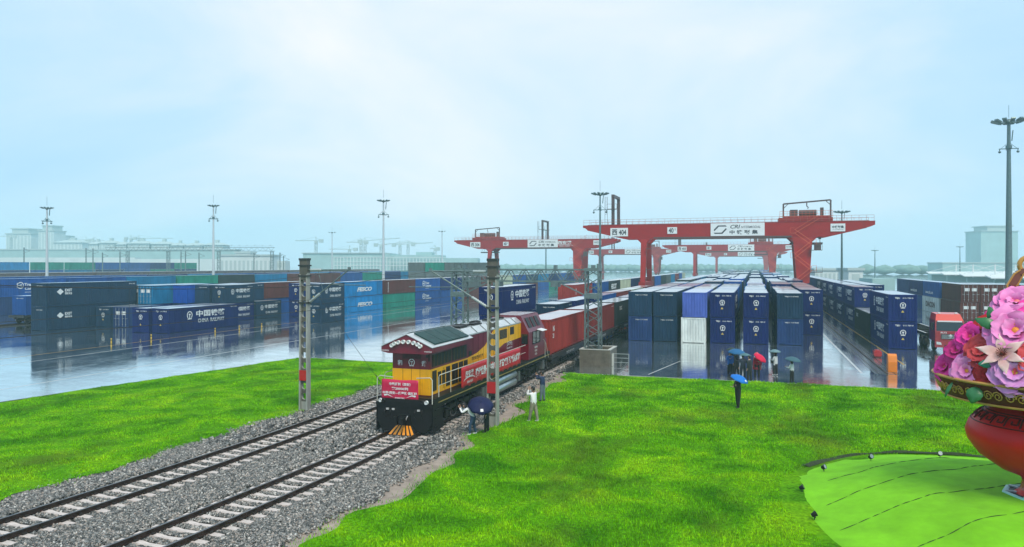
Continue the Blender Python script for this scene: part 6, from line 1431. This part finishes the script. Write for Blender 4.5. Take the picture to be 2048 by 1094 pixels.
# ------------------------------------------------------------------ red lorry
def lorry():
    t = thing('lorry', 'red container lorry with an empty skeletal trailer beside the navy stacks', 'lorry', (17.1, 77.4, 0), R(1.5))
    M_LR = mat('lorry_red', (0.30, 0.012, 0.018), 0.3, var=0.12, coat=0.6); M_LR2 = mat('lorry_red_bright', (0.62, 0.03, 0.012), 0.35, coat=0.5)
    m = MB(); w = 1.24
    m.hexa([(-w, 0.05, 0.95), (w, 0.05, 0.95), (w, 2.2, 0.95), (-w, 2.2, 0.95)], [(-w, 0.0, 1.85), (w, 0.0, 1.85), (w, 2.2, 1.85), (-w, 2.2, 1.85)])
    m.hexa([(-w, 0.0, 1.85), (w, 0.0, 1.85), (w, 2.2, 1.85), (-w, 2.2, 1.85)], [(-w+0.06, 0.28, 2.82), (w-0.06, 0.28, 2.82), (w-0.02, 2.2, 2.95), (-w+0.02, 2.2, 2.95)]); cab_ = m.build('cab', M_LR, t, fix=True)
    m = MB(); m.hexa([(-w+0.08, 0.25, 2.83), (w-0.08, 0.25, 2.83), (w-0.04, 2.15, 2.96), (-w+0.04, 2.15, 2.96)], [(-w+0.25, 0.75, 3.42), (w-0.25, 0.75, 3.42), (w-0.15, 2.1, 3.52), (-w+0.15, 2.1, 3.52)]); rf_ = m.build('roof_fairing', M_LR2, t, fix=True)
    m = MB(); 
    for x in (-0.7, 0.7): m.box(x-0.1, x+0.1, 0.9, 1.1, 3.45, 3.58)
    m.box(-1.0, 1.0, 0.18, 0.27, 2.72, 2.84); m.build('marker_lamp', M_WHT, rf_)
    m = MB(); m.add([(-w+0.10, 0.005, 1.92), (w-0.10, 0.005, 1.92), (w-0.16, 0.235, 2.70), (-w+0.16, 0.235, 2.70)], [(0, 1, 2, 3)])
    for sx in (-1, 1): m.add([(sx*(w+0.004), 0.45, 1.95), (sx*(w+0.004), 1.45, 1.95), (sx*(w-0.035), 1.45, 2.65), (sx*(w-0.035), 0.5, 2.65)], [(0, 1, 2, 3)])
    m.xf(T(0, -0.012, 0)); m.build('windscreen', M_GLS, cab_)
    m = MB(); m.box(-0.75, 0.75, -0.02, 0.03, 1.18, 1.62)
    for k in range(4): m.box(-0.72, 0.72, -0.04, -0.02, 1.22+k*0.1, 1.26+k*0.1, 1)
    m.build('grille', [M_BLK, M_BAR], cab_)
    m = MB(); m.lathe([(0.0, 0.02), (0.13, 0.02), (0.16, 0)], 16); m.xf(T(0, -0.045, 1.42) @ Matrix.Rotation(R(90), 4, 'X')); m.build('badge', M_BAR, cab_)
    m = MB(); text_on(m, '东风', 1, T(-0.55, -0.016, 1.75) @ FRONT, 0.02, width=0.55, height=0.16); m.build('lettering', M_WHT, cab_)
    m = MB(); m.box(-w-0.02, w+0.02, -0.06, 0.35, 0.38, 0.94); m.box(-0.5, 0.5, -0.075, -0.06, 0.46, 0.62, 1); m.build('bumper', [M_LR, M_BLK], t)
    for sx in (-1, 1):
        m = MB(); m.hexa([(sx*0.72, -0.085, 0.62), (sx*1.14, -0.085, 0.66), (sx*1.14, -0.05, 0.66), (sx*0.72, -0.05, 0.62)] if sx > 0 else [(-1.14, -0.085, 0.66), (-0.72, -0.085, 0.62), (-0.72, -0.05, 0.62), (-1.14, -0.05, 0.66)], [(sx*0.78, -0.085, 0.86), (sx*1.16, -0.085, 0.92), (sx*1.16, -0.05, 0.92), (sx*0.78, -0.05, 0.86)] if sx > 0 else [(-1.16, -0.085, 0.92), (-0.78, -0.085, 0.86), (-0.78, -0.05, 0.86), (-1.16, -0.05, 0.92)]); m.build('headlight', M_LAMP, t, fix=True)
        m = MB(); m.bar((sx*1.22, 0.2, 2.7), (sx*1.5, 0.1, 2.6), 0.06); m.box(*sorted((sx*1.4, sx*1.62)), 0.05, 0.15, 1.95, 2.65); m.build('mirror', M_BLK, t)
        m = MB()
        for k in range(2): m.box(*sorted((sx*1.02, sx*1.27)), 0.5, 1.0, 0.35+k*0.32, 0.40+k*0.32)
        m.build('step', M_BLK, t)
    m = MB()
    for sx in (-0.45, 0.45): m.box(sx-0.08, sx+0.08, 0.5, 16.5, 0.85, 1.1)
    for sx in (-1.1, 1.1): m.box(sx-0.08, sx+0.08, 4.0, 16.8, 1.15, 1.35)
    for yy in (4.0, 7, 10, 13, 16.5): m.box(-1.22, 1.22, yy, yy+0.25, 1.1, 1.36)
    m.build('chassis', M_BLK, t); m = MB()
    for sx in (-1.1, 1.1): m.box(sx-0.09, sx+0.09, 4.0, 16.8, 1.362, 1.38)
    m.build('trailer_rail', mat('pale_deck', (0.5, 0.47, 0.45), 0.4, coat=0.4), t)
    for yy in (1.15, 4.6, 5.9, 13.2, 14.5, 15.8):
        for sx in (-1, 1):
            m = MB(); n = 18; xa, xb = sx*0.92, sx*1.22
            def ring(x, r): return [(x, yy+r*math.cos(2*PI*k/n), 0.51+r*math.sin(2*PI*k/n)) for k in range(n)]
            sq = [ring(xa, 0.2), ring(xa, 0.47), ring(xa+sx*0.04, 0.51), ring(xb-sx*0.04, 0.51), ring(xb, 0.47), ring(xb, 0.3), ring(xb-sx*0.08, 0.27), ring(xb-sx*0.08, 0.1), ring(xb, 0.08), ring(xb, 0.005)]
            for i in range(len(sq)-1): m.add(sq[i]+sq[i+1], [(k, (k+1) % n, n+(k+1) % n, n+k) for k in range(n)], 0 if i < 5 else 1)
            m.build('wheel', [mat('tyre_rubber', (0.018, 0.018, 0.018), 0.7), mat('wheel_hub', (0.16, 0.15, 0.15), 0.4, 0.5)], t, fix=True)
lorry()

# ------------------------------------------------------------------ flower basket
FX, FY = 8.5, 27.0; FB = 0.84
M_VASE = mat('vase_red', (0.60, 0.002, 0.003), 0.4, spec=0.3, var=0.1, scale=0.8)
M_VDK = mat('vase_dark_band', (0.115, 0.010, 0.010), 0.5, var=0.2, spec=0.2)
M_GOLD = mat('gold_paint', (0.52, 0.26, 0.05), 0.5, 0.0, var=0.2)
bk = thing('flower_basket', 'giant red vase-shaped flower basket with gold scroll rim on the green mound', 'flower basket', (FX, FY, 0))
m = MB(); m.lathe([(0.0, 0.62), (0.72, 0.62), (0.74, 0.86), (0.55, 1.0), (0.50, 1.25), (0.62, 1.42), (1.15, 1.62), (1.72, 2.02), (2.02, 2.45), (2.08, 2.72), (1.98, 3.02), (1.70, 3.32), (1.35, 3.52), (1.22, 3.62), (1.22, 3.85)], 56, (0, 0, FB-0.84)); m.build('vase', M_VASE, bk)
m = MB(); m.lathe([(1.22, 3.7), (1.45, 3.74), (2.72, 3.86), (2.94, 4.44), (2.98, 4.5), (2.88, 4.5), (2.6, 4.0), (0.0, 3.95)], 64); rim = m.build('rim', M_VDK, bk)
m = MB(); m.lathe([(2.69, 3.84), (2.76, 3.87), (2.74, 3.92), (2.68, 3.90)], 64); m.lathe([(2.95, 4.46), (3.03, 4.51), (2.96, 4.56), (2.86, 4.51)], 64); m.build('rim_moulding', M_GOLD, rim)
m = MB()                                                              # scrolls around the rim
for k in range(30):
    a0 = 2*PI*k/30
    for s_ in (-1, 1):
        pts = []
        for i in range(15):
            f = i/14; th = f*3.4*PI; r_ = 0.145*(1-f*0.78); u = s_*(0.145-r_*math.cos(th)*1.0-0.01); z = 4.17+r_*math.sin(th)*1.1; R_ = 2.72+(z-3.86)/0.58*0.22+0.015; a = a0+u/2.84; pts.append((R_*math.cos(a), R_*math.sin(a), z))
        m.tube(pts, 0.020, 5)
m.build('scroll', M_GOLD, rim)
m = MB()                                                              # meander band on the shoulder
for k in range(26):
    a0 = 2*PI*k/26; U_ = 2*PI/26
    def vp(u, v_): z = 3.12+v_*0.30; r_ = 1.98-(z-3.02)/0.3*0.28+0.012 if z < 3.32 else 1.70-(z-3.32)/0.2*0.35+0.012; a = a0+u*U_; return (r_*math.cos(a), r_*math.sin(a), z)
    path = [(0.0, 0.1), (0.0, 0.9), (0.8, 0.9), (0.8, 0.35), (0.4, 0.35), (0.4, 0.62)]
    for (ua, va), (ub, vb) in zip(path, path[1:]): m.tube([vp(ua+(ub-ua)*q/3, va+(vb-va)*q/3) for q in range(4)], 0.028, 4)
    m.tube([vp(q/4, -0.05) for q in range(5)], 0.02, 4); m.tube([vp(q/4, 1.08) for q in range(5)], 0.02, 4)
m.build('meander_band', M_VDK, bk)
m = MB(); m.lathe([(0.60, 0.98), (0.56, 1.05), (0.52, 1.22), (0.55, 1.3)], 30, (0, 0, 0.004)); m.build('foot_band', mat('foot_salmon', (0.42, 0.07, 0.05), 0.4), bk)
m = MB()
for k in range(16): a = 2*PI*k/16; m.tube([(0.585*math.cos(a), 0.585*math.sin(a), 1.0), (0.54*math.cos(a+0.1), 0.54*math.sin(a+0.1), 1.13), (0.53*math.cos(a), 0.53*math.sin(a), 1.28)], 0.016, 4)
m.build('foot_pattern', M_GOLD, bk)
m = MB(); m.lathe([(0.0, 0.80), (0.98, 0.80), (0.98, 0.86), (0.0, 0.86)], 8); m.build('plinth', M_BLK, bk)
m = MB(); m.lathe([(0.96, 0.74), (1.10, 0.74), (1.10, 0.88), (1.02, 0.90), (0.96, 0.86)], 8); m.build('plinth_edge', mat('plinth_mint', (0.25, 0.55, 0.48), 0.4), bk)
for k in range(8): m = MB(); a = 2*PI*k/8; m.bar((0.7*math.cos(a), 0.7*math.sin(a), 0.88), (1.0*math.cos(a), 1.0*math.sin(a), 0.9), 0.05); m.build('plinth_brace', M_BAR, bk)
for sx in (-1, 1):                                                     # handle of the basket
    m = MB(); ux = lambda x: sx*x; pts = [(ux(0.86), 0, 4.2), (ux(0.86), 0, 7.35), (ux(0.66), 0, 7.72), (ux(0.50), 0, 7.82)]
    for a, b in zip(pts, pts[1:]): m.bar(a, b, 0.26, 0.20)
    hnd = m.build('handle', mat('handle_brown', (0.17, 0.035, 0.012), 0.35, coat=0.5), bk)
    m = MB()
    for e in (-0.14, 0.14):
        for a, b in zip(pts, pts[1:]): m.tube([(a[0]+e*sx, -0.12, a[2]), (b[0]+e*sx*0.9, -0.12, b[2]+abs(e)*0.2)], 0.028, 6)
    m.tube([(ux(0.40+0.24*math.cos(q)), -0.05, 8.0+0.24*math.sin(q)) for q in np.linspace(0, 2*PI, 17)], 0.075, 8); m.tube([(ux(0.40+0.12*math.cos(q)), -0.1, 8.0+0.12*math.sin(q)) for q in np.linspace(0, 2*PI, 13)], 0.03, 6); m.build('handle_trim', M_GOLD, hnd)
m = MB(); m.lathe([(0.0, 5.9), (1.2, 5.7), (2.0, 5.1), (2.35, 4.5), (2.4, 4.2)], 24); m.build('flower_bed', mat('moss_dark', (0.015, 0.03, 0.012), 0.9, var=0.4, scale=4), bk)
# petals and flowers
def petal_mat(name, base, tip):
    m = bpy.data.materials.new(name); m.use_nodes = True; t = m.node_tree; p = t.nodes['Principled BSDF']; N = t.nodes.new; L = t.links.new
    co = N('ShaderNodeTexCoord'); sp = N('ShaderNodeSeparateXYZ'); L(co.outputs['Object'], sp.inputs[0]); nz = N('ShaderNodeTexNoise'); nz.inputs['Scale'].default_value = 5; nz.inputs['Detail'].default_value = 4; L(co.outputs['Object'], nz.inputs[0])
    ad = N('ShaderNodeMath'); ad.operation = 'MULTIPLY_ADD'; L(nz.outputs[0], ad.inputs[0]); ad.inputs[1].default_value = 0.5; L(sp.outputs['Y'], ad.inputs[2])
    cr = N('ShaderNodeValToRGB'); cr.color_ramp.elements[0].position = 0.25; cr.color_ramp.elements[0].color = (*base, 1); cr.color_ramp.elements[1].position = 1.15 if False else 1.0; cr.color_ramp.elements[1].color = (*tip, 1)
    L(ad.outputs[0], cr.inputs[0]); L(cr.outputs[0], p.inputs['Base Color']); p.inputs['Roughness'].default_value = 0.55; p.inputs['Specular IOR Level'].default_value = 0.25
    return m
PM = dict(orchid=petal_mat('petal_orchid', (0.60, 0.02, 0.30), (0.82, 0.26, 0.56)), hot=petal_mat('petal_hot_pink', (0.45, 0.003, 0.09), (0.82, 0.035, 0.34)), lilac=petal_mat('petal_lilac', (0.48, 0.05, 0.40), (0.68, 0.28, 0.60)), rose=petal_mat('petal_rose', (0.36, 0.004, 0.012), (0.62, 0.06, 0.07)), red=petal_mat('petal_red', (0.20, 0.002, 0.004), (0.42, 0.008, 0.012)), pale=petal_mat('petal_pale', (0.55, 0.20, 0.18), (0.80, 0.55, 0.52)), crimson=petal_mat('petal_crimson', (0.28, 0.004, 0.05), (0.55, 0.02, 0.20)))
def petal_mesh(kind, pmat, seed):
    rd = random.Random(seed); m = MB(); nu, nv = 8, 8; vs = []
    for j in range(nv+1):
        v_ = j/nv
        if kind == 'lily': w = 0.20*math.sin(PI*min(1, v_*0.93+0.06))**0.8; cup = 0.15*v_*v_; zz = 0.12*math.sin(v_*PI)-0.05*v_
        else: w = (0.16+0.52*math.sin(PI*min(1.0, 0.10+0.72*v_))**1.1); cup = 0.12; zz = 0.17*math.sin(v_*2.0)-0.08*v_**3
        for i in range(nu+1):
            u = (i/nu-0.5)*2; y = v_*(1-0.16*u*u*(v_ > 0.5)-(0.05*math.cos(u*5+seed) if kind != 'lily' and v_ > 0.85 else 0)); ruf = 0.055*math.sin(u*7+seed*1.7)*v_**3 if kind != 'lily' else 0.0
            vs.append((u*w, y, zz+cup*u*u*w*1.2+ruf+rd.uniform(-0.006, 0.006)))
    m.add(vs, [(j*(nu+1)+i, j*(nu+1)+i+1, (j+1)*(nu+1)+i+1, (j+1)*(nu+1)+i) for j in range(nv) for i in range(nu)], 0, True); return m.mesh('petal', pmat)
_pm = {}
def flower(pos, nrm, r, colr, label, kind='peony', centre=(0.75, 0.42, 0.05), layers=((8, 1.0, 12), (7, 0.78, 34), (5, 0.52, 56)), spin=0.0):
    q = Vector(nrm).normalized().to_track_quat('Z', 'Y'); t = thing('paper_flower', label, 'flower', pos, 0, 'paper flowers in the basket'); t.rotation_euler = q.to_euler(); t.scale = (r, r, r)
    for li, (n, sc, up) in enumerate(layers):
        for k in range(n):
            key = (kind, colr, (k+li) % 3)
            if key not in _pm: _pm[key] = petal_mesh(kind, PM[colr], (k+li) % 3)
            o = obj('petal', _pm[key], t); a = 2*PI*(k+0.5*li)/n+spin+random.uniform(-0.12, 0.12)
            o.rotation_euler = Euler((R(up+random.uniform(-7, 7)), 0, a), 'XYZ'); s_ = sc*random.uniform(0.92, 1.08); o.scale = (s_, s_, s_); o.location = (0, 0, 0.05*li)
    m = MB(); 
    if kind == 'lily': m.lathe([(0.0, 0.35), (0.05, 0.3), (0.09, 0.08), (0.1, 0.0)], 10)
    else: m.lathe([(0.0, 0.26), (0.10, 0.24), (0.16, 0.16), (0.13, 0.06)], 12)
    for k in range(14): a = 2*PI*k/14; m.tube([(0.08*math.cos(a), 0.08*math.sin(a), 0.15), (0.2*math.cos(a), 0.2*math.sin(a), 0.30)], [0.012, 0.02], 4)
    m.build('stamens', mat(f'stamen_{centre[0]:.2f}_{centre[1]:.2f}', centre, 0.6), t); return t
CAMV = Vector((0, 0, 8.0)); DC = Vector((FX, FY, 4.35))
def on_dome(px, py, Rr):
    d = Vector((_c*(px-1024)/1480-_s, _s*(px-1024)/1480+_c, (530-py)/1480)).normalized(); o = CAMV-DC; b = o.dot(d); c_ = o.dot(o)-Rr*Rr; D = b*b-c_
    tt = -b-math.sqrt(max(D, 0)); p = CAMV+d*tt; return p, (p-DC).normalized(), -d
PK = 1/1480*22
for px, py, rp, Rr, c_, kd, lab, ce in (
    (1888, 733, 30, 2.85, 'hot', 'peony', 'hot pink paper flower at the left tip of the basket', (0.6, 0.1, 0.1)),
    (1913, 700, 30, 2.80, 'crimson', 'peony', 'dark magenta paper flower behind the left tip flower', (0.5, 0.05, 0.1)),
    (1934, 742, 38, 2.75, 'orchid', 'peony', 'orchid pink paper flower with orange centre above the rim', (0.80, 0.30, 0.03)),
    (1940, 672, 34, 2.75, 'hot', 'peony', 'hot pink paper flower below the lorry cab', (0.6, 0.1, 0.1)),
    (1968, 652, 28, 2.70, 'red', 'peony', 'bright red paper flower behind the green leaf', (0.5, 0.05, 0.02)),
    (1961, 702, 35, 2.75, 'rose', 'peony', 'salmon rose paper flower in the middle of the left side', (0.5, 0.05, 0.04)),
    (1978, 748, 30, 2.75, 'red', 'peony', 'deep red paper rose just above the rim', (0.3, 0.02, 0.02)),
    (2004, 706, 44, 3.05, 'pale', 'lily', 'pale pink star-shaped paper lily facing out', (0.16, 0.03, 0.02)),
    (2032, 662, 56, 2.85, 'orchid', 'peony', 'largest orchid pink paper flower on the upper left', (0.8, 0.3, 0.1)),
    (2034, 604, 46, 2.75, 'orchid', 'peony', 'orchid pink paper flower topmost near the handle', (0.8, 0.2, 0.2)),
    (2030, 745, 46, 2.85, 'lilac', 'peony', 'lilac paper flower with yellow centre above the rim scrolls', (0.75, 0.50, 0.04)),
    (2026, 702, 32, 2.60, 'red', 'peony', 'dark red paper flower behind the pale lily', (0.3, 0.02, 0.02)),
    (1996, 630, 30, 2.60, 'crimson', 'peony', 'magenta paper flower tucked left of the topmost one', (0.5, 0.05, 0.1)),
    (2076, 720, 50, 2.80, 'rose', 'peony', 'rose paper flower cut by the right edge of the view', (0.5, 0.1, 0.05)),
    (2082, 640, 52, 2.80, 'hot', 'peony', 'hot pink paper flower past the right edge near the handle', (0.6, 0.1, 0.1))):
    p, n_, v_ = on_dome(px, py, Rr); nn = (n_*0.62+v_*0.45+Vector((0, 0, 0.12))).normalized()
    flower(p-nn*0.12, nn, rp*PK*1.06, c_, lab, kd, ce, layers=((6, 1.0, 14),) if kd == 'lily' else ((7, 1.0, -2), (6, 0.76, 17), (4, 0.46, 40)), spin=random.uniform(0, 1))
def leaf(px, py, Rr, ln, w, ang, up, label, col):
    p, n_, v_ = on_dome(px, py, Rr); m = MB(); vs = []; n = 8
    for j in range(n+1):
        f = j/n; ww = w*math.sin(PI*(0.06+0.90*f)**0.85)*(1+0.10*math.sin(f*24)); z = 0.12*math.sin(f*PI)*ln
        vs += [(-ww, f*ln, z+0.10*ww), (0, f*ln, z-0.02), (ww, f*ln, z+0.10*ww)]
    m.add(vs, [(3*j+i, 3*j+i+1, 3*j+i+4, 3*j+i+3) for j in range(n) for i in range(2)], 0, True)
    o = m.build('leaf', mat('leaf_'+col, dict(g=(0.03, 0.16, 0.05), t=(0.02, 0.22, 0.14))[col], 0.4, var=0.2, scale=3)); md = o.modifiers.new('thickness', 'SOLIDIFY'); md.thickness = 0.01
    nn = (n_*0.4+v_*0.7).normalized(); o.rotation_euler = (nn.to_track_quat('Z', 'Y').to_matrix().to_4x4() @ Matrix.Rotation(R(ang), 4, 'Z') @ Matrix.Rotation(R(up), 4, 'X')).to_euler(); o.location = p
    tag(o, label, 'leaf', 'paper leaves of the basket')
leaf(1995, 655, 3.0, 0.62, 0.16, 70, 10, 'long green paper leaf left of the largest orchid flower', 'g')
leaf(2004, 690, 2.72, 0.42, 0.13, 5, 10, 'teal paper leaf above the pale lily', 't')
leaf(1955, 775, 2.95, 0.50, 0.22, 165, 8, 'broad green paper leaf hanging over the rim', 'g')
leaf(1985, 728, 2.95, 0.36, 0.12, 95, 8, 'small teal paper leaf under the pale lily', 't')
leaf(1990, 645, 2.9, 0.5, 0.14, 20, 8, 'dark green paper leaf pointing up beside the red flower', 'g')
leaf(1905, 765, 3.0, 0.5, 0.05, 160, 8, 'thin dark paper leaf poking out below the left tip flower', 'g')
# spotlights around the mound
for i, (x, y, d) in enumerate(((2.49, 30.43, 'second from the top left'), (4.41, 32.64, 'on the far edge'), (7.11, 33.85, 'on the far edge nearest the vase'), (1.55, 27.49, 'at the left tip'), (1.75, 24.71, 'lowest on the left edge'))):
    z = mound_h(x, y); t = thing('spotlight', f'small black garden spotlight {d} of the mound', 'spotlight', (x, y, z), math.atan2(FX-x, -(FY-y))+PI, 'garden spotlights on the mound'); t.scale = (0.75, 0.75, 0.75)
    m = MB(); m.tube([(0, 0, -0.05), (0, 0, 0.14)], 0.02, 6); m.box(-0.1, 0.1, -0.02, 0.02, 0.10, 0.16); m.build('stake', M_BLK, t)
    m = MB(); m.lathe([(0.0, -0.14), (0.08, -0.13), (0.10, 0.0), (0.125, 0.06), (0.125, 0.08)], 14); m.xf(T(0, 0, 0.23) @ Matrix.Rotation(R(-62), 4, 'X')); hd_ = m.build('housing', M_BLK, t)
    m = MB(); m.lathe([(0.0, 0.07), (0.112, 0.07)], 14); m.xf(T(0, 0, 0.23) @ Matrix.Rotation(R(-62), 4, 'X')); m.build('lens', mat('spot_lens', (0.25, 0.30, 0.32), 0.15, coat=0.6), hd_)

# ------------------------------------------------------------------ rain haze
m = MB(); m.box(-1010, 420, -40, 960, -1.0, 60.0)
hz = bpy.data.materials.new('rain_haze'); hz.use_nodes = True; t = hz.node_tree; t.nodes.remove(t.nodes['Principled BSDF'])
pv = t.nodes.new('ShaderNodeVolumePrincipled'); pv.inputs['Color'].default_value = (0.62, 0.97, 1.0, 1); pv.inputs['Density'].default_value = 0.0006; pv.inputs['Anisotropy'].default_value = 0.0
t.links.new(pv.outputs[0], t.nodes['Material Output'].inputs['Volume'])
tag(m.build('haze', hz), 'pale blue rain haze over the whole yard', 'haze', kind='stuff')
